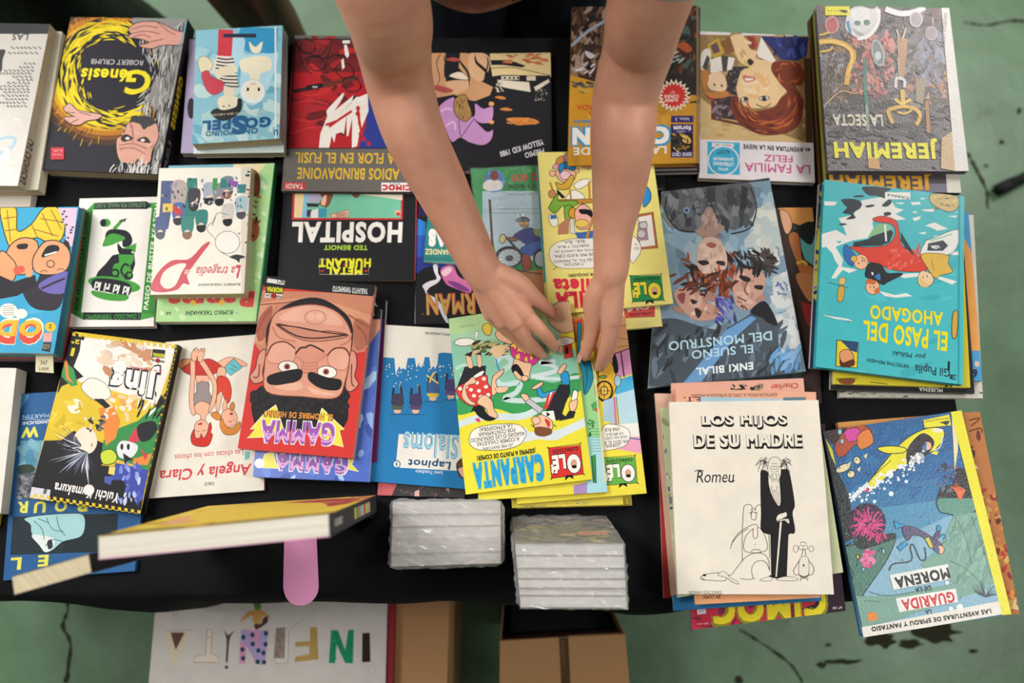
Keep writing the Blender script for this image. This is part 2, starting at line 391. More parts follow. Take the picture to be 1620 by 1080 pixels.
def a_tardi(p):
    p.F(290, 20, 3.6); p.R('7b1f24', 560, 150, 1250, 772); p.R('b82028', 600, 340, 1250, 772)
    p.N(9, 26, ['8c2026', 'a8262c', 'c4262a', '6c1a20'], (600, 160, 950, 760), 90, 3, 10)
    for q in ('640,440 700,470 780,460 850,420', '620,520 720,500 820,520', '620,600 720,620 820,590 830,540', '620,690 700,660 790,650'): p.L('d8383a', 6, q)
    p.P('2c3c94', '1000,770 1040,640 1055,430 1010,380 1250,380 1250,770')
    p.P('f4ece4', '772,770 780,690 800,640 820,590 815,560 830,540 905,460 918,458 905,490 860,560 970,470 960,510 880,590 985,480 1000,480 1050,460 1055,560 1030,620 1000,700 990,760 960,770 962,600 940,700 930,705 930,580 915,690 900,680 870,690 860,740 845,700 830,770')
    for q in ('830,650 900,600 960,560', '810,640 880,615', '995,540 1000,600 1015,690', '1000,570 1003,640'): p.L('c4242a', 14, q)
    for x, y in ((995, 545), (993, 575), (1010, 690), (1030, 720), (1055, 745)): p.E('c4242a', x, y, 12, 14)
    p.L('3a2224', 22, '625,450 700,435 1000,370', 0); p.L('6c3024', 26, '800,415 1000,365', 0); p.P('15151a', '700,415 790,400 800,425 705,445'); p.R('b8b4b0', 735, 418, 765, 428)
    rd = random.Random(2)
    for k in range(5):
        cx, cy = ((700, 190), (760, 290), (870, 285), (920, 330), (960, 410))[k]
        p.L('15151a', 6, [(cx + (50 + 8 * math.sin(i)) * math.cos(i * .5), cy + 42 * math.sin(i * .5)) for i in range(15)])
    for q in ('640,170 700,230 790,240 830,170', '650,310 720,250 800,260 880,240 950,260', '680,160 660,230 690,320', '840,160 830,230 780,290'): p.L('15151a', 6, q)
    p.P('f4ece4', '915,185 930,180 945,240 935,260 920,240'); p.P('f4ece4', '900,270 912,260 920,310 905,325'); p.PO('f4ece4', '905,155 950,155 950,178 905,178', 5)
    p.R('6b6662', 540, 772, 1300, 1050); p.L(K_, 5, '590,772 1250,772', 0); p.L(K_, 6, '640,152 1200,152', 0); p.L(K_, 8, '640,150 595,772', 0)
    p.T('LA FLOR EN EL FUSIL', 'e0b62e', 935, 828, 595, 62, .02); p.T('ADIOS BRINDAVOINE', 'e0b62e', 940, 917, 580, 66, .02)
    p.P('cc3a3c', '575,965 698,968 696,1008 572,1006'); p.T('TARDI', 'f0dcd4', 634, 988, 98, 28, .02)
    p.R('f0ece8', 1128, 968, 1290, 1018); p.T('CIMOC', 'c8323a', 1215, 996, 165, 34, .07); p.T('extra', '4a6ca8', 1205, 976, 60, 12)
def a_hospital(p):
    p.F(430, 280, 4.5); p.P('c8323a', '152,20 938,20 932,304 142,304'); p.P('77c4a4', '420,105 920,105 918,292 160,290 165,60')
    p.P('f0d4a0', '165,100 232,100 215,290 158,288'); p.P('84c4dc', '232,100 258,100 245,290 212,290'); p.P('b4b0cc', '260,112 350,112 345,180 250,182')
    p.P('f0ead0', '640,118 930,118 928,165 830,150 640,125'); p.BO('8c4a34', '350,115 430,115 415,180 385,215 340,190 360,150', 3); p.B('f0c4a4', '365,140 390,130 380,200 350,190'); p.BO('8c4a34', '570,115 625,115 610,145 585,140', 3)
    p.P('2c2a30', '245,185 340,190 330,212 255,212'); p.P('3c9ab4', '335,222 392,222 388,288 325,288'); p.P('e8e4e0', '275,240 330,225 330,290 280,290'); p.P('38305c', '250,235 285,230 270,285 248,280')
    p.PO('f0b49c', '415,266 548,232 545,285 430,292', 3); p.T('CONSEIL', '5c3434', 492, 268, 80, 26, .01, 0, -6); p.P('f0b49c', '880,238 918,238 918,278 875,262'); p.B('c83038', '885,260 905,250 915,270 895,275')
    p.T('HOSPITAL', 'f2eee8', 536, 392, 786, 150, .045); p.T('TED BENOIT', 'a8d03c', 527, 502, 312, 36, .035)
    p.T('METAL', 'e6e02a', 517, 668, 255, 56, .05); p.T('HURLANT', 'e6e02a', 520, 610, 372, 64, .05)
    for q in ('340,585 340,692 690,692 690,640', '340,585 400,585', '640,692 690,692'): p.L('b8b4b0', 3, q, 0)
    for x, y in ((360, 668), (520, 620), (672, 668)): p.P('d03034', [(x - 18, y + 6), (x + 4, y - 12), (x + 2, y - 2), (x + 18, y - 8), (x - 4, y + 12), (x - 2, y + 2)])
    p.L('c83038', 6, '1030,60 1020,738', 0)
def a_ranma(p):
    p.F(230, 240, 3.6); p.N(6, 120, ['b4e08c', 'a4d88c', 'd8eec4', 'c8e8b0', '98d4a4'], (40, 90, 740, 960), 26, 1.6, 30)
    p.P('7ab4cc', '130,75 500,72 500,88 130,92'); p.P('ecdcb0', '500,70 690,68 640,130 600,95 500,88'); p.BO('8a5230', '595,95 645,130 650,230 620,250 600,150', 3); p.B('a8623a', '610,380 650,430 640,490 605,505'); p.N(7, 20, ['6c4024', 'a8703c', '4c3020'], (600, 110, 650, 480), 16, 2)
    p.T('Ranma', 'cc4c48', 370, 842, 500, 92, .06, 0, 0, 'f0c8a8'); p.E('ecc040', 272, 858, 16); p.E('ecc040', 436, 858, 16)
    p.T('RUMIKO TAKAHASHI', '2e4c3a', 364, 916, 268, 26, .015); p.T('64', '3c5a44', 132, 920, 26, 20, .02); p.P('1e7a50', '735,64 800,64 800,1000 625,1000')
def s_ranma(p): p.T('RUMIKO TAKAHASHI', '7cc0a4', 560, 50, 420, 34, .01, .2)
def a_tragedia(p):
    p.F(230, 240, 3.6); p.R('ddd4c6', 545, 60, 620, 830); rd = random.Random(11)
    p.P('4c5c88', '90,165 160,165 145,350 130,440 70,440 85,300'); p.P('2e8078', '238,150 295,150 298,300 270,420 238,450 215,420 220,330'); p.B('b8a8a4', '160,170 235,180 220,300 150,320')
    for cx, cy, c1, c2 in ((185, 390, '4a6ca8', '2a2a30'), (238, 470, '3a8a80', '8c6a50'), (318, 430, '2e8078', K_), (275, 310, '3a3a44', '2a2a30'), (362, 275, 'a8b4c0', K_), (420, 280, '8a8a94', K_), (465, 240, '7a8494', '8c5a40'), (468, 395, 'd0ccc8', K_), (545, 355, 'a8c0cc', '4c4c54'), (85, 470, '50608c', '5c5c6c')):
        p.B(c1, [(cx - 30, cy - 90), (cx + 35, cy - 95), (cx + 28, cy - 10), (cx - 25, cy - 5)]); p.E('f0d4bc', cx, cy - 8, 17, 18); p.B(c2, [(cx - 25, cy - 8), (cx + 24, cy - 12), (cx + 22, cy + 18), (cx, cy + 30), (cx - 22, cy + 18)])
    p.P('e8c860', '100,295 160,295 155,340 98,345'); p.P('c83c48', '155,300 210,330 205,365 160,350'); p.P('3c9a58', '385,150 412,150 405,220 380,215'); p.P('8c5ab0', '470,160 530,170 520,205 480,190'); p.P('2e8078', '430,150 460,160 470,200 425,210'); p.P('3a8484', '525,185 575,185 570,235 522,235')
    p.N(12, 60, ['3c4460', '8a92a8', 'b8a49c', '2a2a30', 'd4c8bc', '5a8c8c'], (80, 150, 560, 330), 12, 2, 80)
    p.L('6c6460', 3, '380,400 350,440 400,500 420,560 490,600 560,605'); p.EO('f4f0e8', 468, 515, 70, 64, 0, 3, '5c5854'); p.L('5c5854', 3, '400,370 380,420 410,350 470,360'); p.B('2a2a2e', '480,600 520,585 570,598 540,610 535,632 515,615'); p.E('b84a50', 535, 465, 5)
    p.BO('d04c5c', '30,780 70,690 150,620 250,610 330,530 368,518 300,610 240,700 250,755 215,750 180,785 90,800', 1, 'd04c5c'); p.B('f4ede0', '85,745 110,680 180,640 232,640 205,690 170,760 120,780')
    p.T('de', 'f0d8d0', 240, 690, 34, 40, .01, .3); p.T('La tragedia', 'd06870', 415, 672, 250, 70, .012, .35); p.T('L', 'cc4c5c', 528, 682, 30, 76, .05, .3)
    p.T('RUMIKO TAKAHASHI', '4c4a48', 422, 756, 236, 14, .015)
    p.N(13, 30, ['c8b8a4', '8a3c3c', '3a4a4c', 'b09878'], (580, 100, 620, 760), 14, 2)
def a_kiki(p):
    p.F(0, 290, 3.6); G = '4c9e46'; D = '2a2c34'; p.R('f0ece6', 300, 60, 1000, 840)
    p.P(G, '455,190 535,112 905,110 880,760 800,778 470,776 400,735'); p.P('f0ece6', '530,150 865,140 806,735 462,735')
    p.P('3c7a3c', '455,185 528,150 462,735 470,776 400,735'); p.P('3c8a3c', '865,140 905,110 882,745 806,735')
    p.P(D, '540,110 835,102 862,124 838,146 536,146'); p.T('ILUSTRADO POR MANUEL FLORES', '7a9a74', 685, 124, 285, 26, .012)
    p.P(D, '470,734 806,734 800,778 470,776'); p.T('[ DIALOGO TIERNISIMO ]', G, 632, 755, 325, 36, .012)
    p.T('POR FEDERICO GARCIA LORCA', '1c2c1e', 466, 440, 560, 26, .02, 0, 97); p.T('PASEO DE BUSTER KEATON', 'e8f0e0', 862, 420, 600, 26, .02, 0, 97)
    p.E(G, 603, 224, 27, 24); p.E(D, 588, 225, 18, 22); p.P(G, '640,255 690,205 705,212 660,265'); p.L(D, 8, '680,215 720,202 705,220', 0)
    p.B(D, '640,260 720,270 752,310 745,350 700,360 690,300 620,300 600,320 605,280'); p.B(G, '605,305 640,285 700,300 710,320 660,340 640,350 590,360 585,345'); p.P(G, '700,370 778,340 770,395 730,380'); p.B(D, '670,340 700,370 750,375 740,395 680,400')
    p.P(D, '680,400 690,370 765,400 770,460 740,550 545,530 560,500 600,460 640,410'); p.P(G, '675,405 765,405 762,440 740,470 755,520 700,545 630,510 650,460 680,450'); p.E(D, 655, 510, 26); p.E(G, 655, 510, 14); p.E(D, 735, 525, 24); p.E(G, 737, 522, 12); p.L(D, 12, '720,540 690,500 710,460 735,470')
    p.E(G, 650, 575, 152, 42, 8); p.B(D, '535,545 640,545 740,575 730,640 620,620 530,600'); p.B(G, '525,610 620,625 728,640 710,668 610,665 535,640')
    p.T('ki ki ri ki', 'f0ece6', 636, 598, 200, 50, .05, 0, 10)
def a_odio(p):
    p.F(0, 290, 3.6); p.N(3, 10, ['32a0cc', '48b4dc'], (0, 150, 440, 940), 60)
    p.BO('e8c838', '0,140 90,140 100,270 180,230 250,140 330,140 370,240 340,330 260,330 200,310 80,360 40,330', 6)
    for q in ('40,150 60,330', '180,235 215,310', '240,170 300,300', '290,150 350,260', '20,200 90,190', '30,270 100,260', '190,260 330,300', '230,200 360,220'): p.L('8c4a2a', 5, q)
    p.P('e0c4dc', '330,140 440,140 415,360 375,350 375,250'); rd = random.Random(4)
    for i in range(12): p.E('2e4c6c', 350 + rd.uniform(0, 70), 160 + i * 15, 8, 6)
    p.BO('2a2430', '370,330 400,400 380,520 340,700 240,720 170,690 130,600 210,560 240,500', 4)
    p.BO('e8a070', '60,350 130,310 210,330 215,420 190,480 130,520 60,500 30,430', 6); p.BO('e8a070', '0,390 60,420 95,480 70,560 -20,560', 6); p.B('d85c48', '80,480 130,470 140,500 90,520')
    p.BO('e8a478', '200,400 260,330 350,335 400,400 380,490 300,520 210,510 185,460', 6); p.EO('e8a478', 288, 458, 22, 20, 0, 5); p.BO('1b1b22', '240,420 270,360 325,355 330,385', 4); p.P('f0ece4', '255,405 325,385 320,395 255,415'); p.BO('1b1b22', '100,350 155,345 150,370 105,372', 3)
    for x, y in ((250, 505), (345, 495)): p.L(K_, 4, [(x - 20, y), (x, y - 10), (x + 22, y - 2)])
    p.P('1f1c26', '-10,520 80,560 200,520 210,580 100,640 -10,660'); p.B('6c64b0', '225,570 380,500 370,620 260,620'); p.L('2a2430', 12, '235,600 300,570 370,540'); p.E('e8a070', 165, 505, 22, 30)
    p.E('f0ece0', 48, 725, 52, 42); p.E('f0ece0', 120, 742, 36, 28)
    for i in range(5): p.L('6c6864', 3, [(15, 700 + i * 12), (80, 698 + i * 12)], 0)
    p.T('OD', 'f4f0d8', 112, 842, 275, 160, .09); p.T('OD', 'dc4a3c', 110, 846, 262, 142, .06); p.T('OD', 'ecb430', 110, 824, 258, 96, .05)
    p.E('e8c02c', 287, 817, 31, 28); p.T('2', K_, 287, 815, 16, 24, .03); p.P('e8a8a0', '250,852 300,850 292,900 244,900'); p.P('2c2c30', '248,905 294,905 285,960 236,952'); p.T('LA CUPULA', 'c8b890', 262, 930, 40, 30)
def a_taniguchi(p):
    p.F(0, 570, 3.0); p.B('4c8cc0', '90,170 140,165 110,210 85,240'); p.T('TANIGUCHI', 'e4e8ec', 185, 293, 155, 16, .03); p.L('c8d4dc', 2, '106,279 250,279', 0); p.T('MARTIN', 'a8c4dc', 170, 264, 125, 18, .01)
    p.T('W', 'e6e05a', 143, 340, 82, 52, .04)
    p.P('5a94ac', '98,380 700,375 700,660 80,655'); p.N(2, 22, ['6aa0b4', '4c88a4', '7cb0c0'], (100, 390, 260, 520), 40); p.B('2c3c34', '88,500 150,495 165,525 90,540'); p.P('50545c', '85,540 250,520 250,660 78,655'); p.N(3, 60, ['6c7078', '3a3e48', '8a8e94'], (85, 545, 200, 655), 12, 1.3, 0, 5)
    p.T('R', 'e6e05a', 107, 697, 52, 56, .04); p.T('U', 'e6e05a', 190, 695, 56, 56, .04); p.T('O', 'e6e05a', 290, 690, 60, 56, .04); p.T('B', 'e6e05a', 390, 690, 54, 56, .04)
    p.P('14242c', '62,742 560,725 550,905 50,922')
    for i in range(16): p.L('26404c', 2.5, [(60, 750 + i * 11), (300, 740 + i * 11)], 0)
    p.BO('a8d8dc', '125,745 330,725 400,740 390,830 300,860 250,900 210,910 190,870 150,820 145,780', 3); p.B('e8f0ec', '150,830 200,830 260,850 240,900 210,905 190,880')
    for q in ('160,760 200,800 210,850', '220,745 250,800 300,810', '270,740 280,790 310,830', '215,880 250,850 300,860', '180,750 230,770'): p.L('2c3c44', 3, q)
    p.B('2c343c', '225,860 245,850 250,885 230,895'); p.T('L', 'e6e05a', 76, 964, 52, 60, .04); p.T('E', 'e6e05a', 205, 950, 50, 56, .04)
    p.T('E', 'e6e05a', 640, 895, 50, 50, .04)
def a_jing(p):
    p.F(0, 510, 2.57); p.P('f0ece4', '330,60 725,90 640,330 400,260 320,240 300,180'); p.P('15151a', '295,35 345,60 300,180 340,220 250,260 230,300 260,150')
    p.N(6, 26, ['e8d0b8', 'd8b48c', 'f0e4d4', 'c88c60', 'dcc8b4'], (380, 80, 620, 200), 30, 2, 20); p.P('c89068', '480,90 620,110 610,150 560,130'); p.P('f4f0ea', '330,70 380,90 380,180 350,230 320,150')
    p.P('3a9a54', '255,150 300,190 320,270 290,260 250,220'); p.P('e88c3c', '258,145 275,160 280,220 300,250 270,230')
    p.P('e2c22e', '225,290 270,265 330,250 370,230 440,290 500,300 460,470 430,490 290,440 250,480 180,480'); p.BO('f4ece0', '330,260 370,225 430,250 450,300 400,320 360,300', 2); p.EO('f0e8d0', 305, 340, 28, 28, 0, 4, 'f8f4ec'); p.N(3, 16, ['d0b028', 'ecd048'], (210, 300, 330, 460), 25, 3)
    p.P('15151a', '180,480 250,478 300,440 420,490 440,560 410,580 600,600 570,780 115,712')
    p.P('358c48', '480,430 560,400 640,330 680,330 640,480 605,605 470,560 410,560 420,480'); p.P('e88a3a', '400,350 460,330 490,400 470,470 430,500 420,430'); p.P('e88a3a', '540,555 620,530 600,580 540,575'); p.P('e8b83c', '470,555 550,580 540,590 470,570')
    p.N(9, 18, ['f0d0a4', 'e8a060', 'f4e4cc'], (430, 300, 550, 400), 22, 2); p.P('15151a', '380,310 420,310 450,340 430,350'); p.N(10, 30, ['15151a', '15151a', 'f0ece4'], (560, 290, 680, 380), 30, 5, 110, 25)
    p.B('f4e4d0', '300,470 330,430 380,440 395,490 370,530 320,525'); p.N(4, 20, ['e8e0d8', '5c5c64', '26262c'], (345, 375, 425, 440), 14, 2); p.L('b87838', 5, '312,465 310,500'); p.L('b87838', 5, '375,490 372,505')
    rd = random.Random(3)
    for i in range(26):
        a = math.radians(60 + i * 6.2); l = rd.uniform(90, 190)
        x, y = 345, 525; p.P(rd.choice(['a8b0c8', '585c70', '1a1a22', 'c8ccd8', '2a2c38']), [(x - 10, y), (x + 10, y), (x + l * math.cos(a), y + l * .72 * math.sin(a) + 10)])
    for i in range(10):
        a = math.radians(150 + i * 9); l = rd.uniform(60, 130); p.L(rd.choice(['1a1a22', 'e8e8ec', '585c70']), 7, [(330, 500), (330 + l * .5 * math.cos(a), 495 + l * .5 * math.sin(a)), (330 + l * math.cos(a), 470 + l * math.sin(a) * .6)], 1, 1)
    p.P('cc3c50', '520,480 550,430 575,440 570,480 540,490'); p.B('1b1b22', '560,420 620,400 640,430 610,475 570,480'); p.B('e4e4e8', '475,510 500,480 560,500 540,545 490,550'); p.E(K_, 496, 505, 6, 13); p.E(K_, 522, 505, 6, 13); p.P('1b1b22', '500,530 545,560 520,560 515,620 505,560'); p.P('cc3c50', '570,510 600,540 590,560')
    p.BO('c8d83c', '410,530 450,515 475,540 465,570 420,575', 3); p.P('3c4ca8', '470,570 605,600 585,690 560,745 530,690 500,640 450,640'); p.N(5, 30, ['7c8ce0', '98a8ec', '5060c0', 'c8d0f0'], (480, 580, 590, 730), 18, 2.5, 90, 30); p.P('e8d070', '445,585 470,588 465,620 440,615'); p.P('4c5cb0', '425,625 460,625 450,660 425,650')
    p.E('e8e4e4', 362, 680, 22); p.T('Yuichi Kumakura', 'f0ece8', 353, 692, 268, 42, .028, 0, 2); p.P('d8d8e0', '130,668 206,680 200,725 120,712'); p.T('8', '1a1a22', 184, 686, 14, 22, .04)
    for r_, (xa, ya, xb, yb) in ((0, (125, 705, 572, 776)), (1, (295, 40, 722, 94))):
        for row in (0, 1):
            for i in range(34):
                if (i + row) % 2 == 0: continue
                t0, t1 = i / 34, (i + 1) / 34; o_ = row * 13 - 12
                p.P('e8c82c', [(xa + (xb - xa) * t0, ya + (yb - ya) * t0 + o_), (xa + (xb - xa) * t1, ya + (yb - ya) * t1 + o_), (xa + (xb - xa) * t1, ya + (yb - ya) * t1 + o_ + 13), (xa + (xb - xa) * t0, ya + (yb - ya) * t0 + o_ + 13)])
    p.P('1c1c1e', '715,90 735,92 585,790 570,780'); 
    for i in range(40):
        t0, t1 = i / 40, (i + .5) / 40; o_ = -5 + 8 * (i % 2); p.P('c8a82a', [(715 - 140 * t0 + o_, 95 + 690 * t0), (724 - 140 * t0 + o_, 95 + 690 * t0), (724 - 140 * t1 + o_, 95 + 690 * t1), (715 - 140 * t1 + o_, 95 + 690 * t1)])
    p.T('2ª', 'e8d02c', 308, 78, 34, 18, .04); p.T('1', 'e8d02c', 296, 120, 14, 34, .08)
    p.T('Jing', '1c1c20', 545, 230, 205, 145, .12, -.1); p.T('Jing', 'f0f0f0', 545, 230, 192, 132, .05, -.1); p.T('El rey de los bandidos', 'cc5058', 594, 190, 125, 14, .02)
    p.P('1c1c20', '622,108 672,112 668,145 618,140'); p.T('NORMA', 'd8dc2c', 646, 133, 46, 16, .05); p.E('c02c34', 642, 155, 9, 10); p.T('MANGA', K_, 642, 156, 52, 9, .02); p.T('EN', 'f0ece8', 578, 103, 30, 22, .03)
def a_angela(p):
    p.F(230, 520, 3.855); O = '3c2a28'; S = 'f2b89c'
    p.BO('d8a070', '190,215 230,185 330,190 240,245 215,240', 3, O); p.BO(S, '430,215 500,175 560,180 620,215 600,230 540,210 470,240', 3, O)
    p.PO('6cc0cc', '540,180 592,235 520,285 485,255 490,225', 3, O); p.L(O, 3, '520,215 560,240'); p.L(O, 3, '515,240 550,255')
    p.BO('c8403a', '225,240 300,195 340,190 400,185 470,235 430,270 380,282 270,280', 3, O)
    p.BO(S, '440,245 490,245 480,330 465,430 445,505 430,480 438,380', 3, O); p.BO('d84a38', '440,295 500,300 525,370 515,440 490,450 465,380 435,400', 3, O); p.BO(S, '490,425 500,480 510,520 480,520 470,470', 3, O)
    p.PO(S, '305,283 390,283 385,330 312,330', 3, O); p.L(O, 3, '340,315 348,315'); p.BO('9c9090', '316,330 385,328 388,380 405,420 395,460 300,465 288,420 312,380', 3, O)
    p.BO(S, '300,470 340,440 390,460 400,500 370,530 365,560 338,560 335,528 305,510', 3, O)
    p.BO(S, '275,200 302,195 303,300 295,430 305,520 280,515 266,430 275,300', 3, O); p.BO(S, '320,190 350,185 400,260 435,330 430,440 400,500 385,500 405,420 410,340 370,270', 3, O)
    p.BO(S, '280,180 285,140 310,115 325,130 360,118 362,140 345,200 320,195 318,165 305,200', 3, O)
    for q in ('295,120 305,140', '320,122 325,145', '340,115 340,140', '355,125 350,145'): p.L(O, 3, q)
    p.BO(S, '300,590 335,555 375,570 390,610 375,660 310,670', 3, O); p.BO('d03a32', '395,570 405,600 398,630 410,650 385,710 330,718 285,700 278,650 300,610 300,660 330,665 340,640 355,665 375,640 385,600', 3, O)
    p.BO('c83030', '320,582 345,572 340,585', 2, O); 
    for x, y in ((318, 622), (355, 618)): p.L(O, 3, [(x - 10, y), (x, y + 4), (x + 12, y)])
    p.BO(S, '470,510 520,485 560,530 550,580 500,600 470,560', 3, O); p.BO('d88a40', '455,565 470,550 490,590 530,605 575,565 580,600 550,640 490,645 460,610', 3, O); p.BO('d88a40', '398,520 430,505 460,530 455,555 425,550', 3, O); p.BO('d88a40', '515,470 535,445 545,480 525,500', 3, O); p.E('b03030', 525, 518, 11, 7)
    p.L(O, 3, '505,560 515,566 527,562'); p.L(O, 3, '535,558 545,556')
    p.T('Las chicas con los chicos', 'd0555a', 388, 768, 420, 34, .005); p.T('Angela y Clara', 'cc3e46', 365, 868, 560, 88, .012, .1); p.T('Angela y Clara', 'd85058', 368, 864, 560, 88, .0, .1); p.T('CALO', '2a2628', 390, 945, 60, 20, .015); p.P('c03040', '722,890 740,890 740,990 726,990')
    p.P('7cc0b8', '605,745 640,745 636,790 606,800')
def a_gamma(p):
    p.F(370, 420, 3.0857); S = 'dc9c84'; M = 'c07a64'; D = '6c342c'
    p.P('c88468', '130,120 690,140 640,420 560,430 130,420 100,380'); p.P('15151a', '140,40 700,90 680,150 145,102')
    p.P('d89878', '125,180 400,150 690,250 660,400 600,400 560,250 400,170 200,190 140,390 95,370'); p.B('a8604c', '110,290 150,220 190,200 165,330 120,370'); p.B('b06a54', '590,260 670,300 640,400 590,400')
    for q in ('130,190 260,180 330,165', '560,240 640,290 680,300', '600,290 640,340 650,390', '110,330 150,250 180,215'): p.L('8c4a3c', 6, q)
    p.BO('1a171b', '90,650 120,600 160,590 300,620 450,625 545,590 555,680 550,760 480,800 150,790 95,740', 4); rd = random.Random(8)
    for i in range(60):
        x, y = rd.uniform(95, 545), rd.uniform(610, 740); p.EO('232026', x, y, 22, 18, 0, 4, '100e12')
    p.B('1a171b', '250,195 400,155 530,220 580,300 570,420 540,300 400,200 250,210 180,300 160,400 165,290')
    p.BO(S, '160,400 190,250 270,205 400,190 510,230 570,320 570,430 545,560 500,645 340,640 160,615 150,480', 5, D)
    p.B('e8b09a', '220,260 330,200 470,220 530,290 400,280'); p.EO('e4a890', 398, 252, 52, 34, 0, 4, 'bc7864'); p.E('ecbaa4', 378, 248, 18); p.E('ecbaa4', 418, 248, 18)
    p.BO('cc8a74', '205,285 300,300 400,320 480,320 560,340 500,360 380,370 290,345', 4, D); p.L('3c1a18', 7, '212,288 300,340 400,355 555,338'); p.L('3c1a18', 6, '212,288 320,302 440,325 555,338'); p.L(M, 8, '190,300 220,350 300,370'); p.L(M, 8, '520,390 560,370 575,330')
    p.BO('e4a892', '165,430 200,380 260,375 300,410 290,470 230,480 170,470', 5, M); p.BO('e4a892', '460,440 500,405 550,415 565,460 540,510 470,490', 5, M)
    p.L(D, 7, '160,440 190,385 250,372 300,405'); p.L(D, 7, '455,440 490,405 545,405 568,450')
    p.BO('d8947c', '300,440 340,395 380,390 420,410 448,440 410,470 400,520 330,520 340,470', 4, M); p.L('2a1416', 8, '300,432 325,402 350,400 375,388 420,408 440,420')
    for i in range(4): p.L(M, 5, [(325, 470 + i * 15), (365, 478 + i * 15), (405, 470 + i * 15)])
    for x, y in ((265, 495), (455, 520)): p.EO('f0ece4', x, y, 48, 30, 5, 4, D); p.E('9c4a3c', x - 5, y - 2, 15); p.E(K_, x - 5, y - 2, 7)
    p.BO('121015', '168,540 250,515 328,508 322,555 250,578 175,578', 3); p.BO('121015', '372,520 450,545 522,560 510,605 430,600 368,560', 3); p.B('e8b49c', '200,590 320,570 330,600 260,610'); p.B('e8b49c', '360,590 420,610 500,630 400,630')
    p.BO('d89480', '130,420 155,410 150,470 140,520 145,560 100,575 78,540 105,500 115,450', 5, D); p.BO('d89480', '570,420 595,430 600,490 590,540 608,580 570,615 545,590 560,500', 5, D); p.L(D, 6, '95,545 120,540 125,480'); p.L(D, 6, '590,590 575,570 575,480')
    for q in ('205,680 150,720 80,800 110,795 65,840 180,835 240,790', '430,695 470,735 540,800 515,805 535,885 440,860 400,800'): p.PO('e8e048', q, 4, 'f4f0d0')
    p.T('EL HOMBRE DE HIERRO', '1a1216', 315, 731, 340, 36, .06, 0, -1.5); p.T('EL HOMBRE DE HIERRO', 'e0923c', 315, 731, 335, 30, .03, 0, -1.5)
    p.T('GAMMA', 'e8e0ec', 312, 815, 372, 124, .06, 0, -2); p.T('GAMMA', '9c58b4', 312, 815, 360, 112, .035, 0, -2); p.T('GAMMA', 'd8a4d8', 312, 835, 352, 44, .02, 0, -2)
    p.L('cc6c60', 2, '680,150 580,940', 0)
    p.T('YASUHITO YAMAMOTO', 'd8d8d8', 568, 120, 172, 28, .03); p.P('e0dcd8', '165,62 250,75 246,95 160,82'); p.T('Nº1', K_, 228, 80, 34, 18, .03); p.P(K_, '162,95 245,100 238,138 155,132'); p.T('NORMA', 'd8dc2c', 200, 118, 76, 26, .05); p.P('e8e0dc', '155,136 240,142 234,160 150,156'); p.E('c8282c', 195, 148, 14, 14); p.T('MANGA', K_, 195, 149, 80, 14, .03)
def a_gamma2(p):
    p.F(370, 420, 3.0857); p.N(6, 60, ['4464c4', '5c84dc', '8cb0ec', '3450a8', 'a8ccf4'], (90, 500, 720, 1060), 46, 2, 100); p.P('15151a', '660,180 740,200 740,262 660,262'); p.P('e0a084', '660,262 740,262 700,330 650,400')
    for q in ('150,920 190,910 215,990 130,985', '560,940 590,935 575,970 610,1005 540,990'): p.PO('e8e048', q, 4, 'f4f0d0')
    p.T('GAMMA', 'e8e0ec', 380, 955, 368, 120, .06); p.T('GAMMA', '8c4cac', 380, 955, 356, 106, .035); p.T('GAMMA', 'd8a4d8', 380, 980, 350, 40, .02); p.E('e8f4fc', 125, 965, 24); p.T('Y', 'd8d8d8', 682, 235, 14, 18, .04)
def a_gamma3(p): p.F(370, 420, 3.0857); p.P('15151a', '640,160 760,160 760,260 640,260'); p.T('Y', 'd8d8d8', 690, 190, 30, 18, .04)
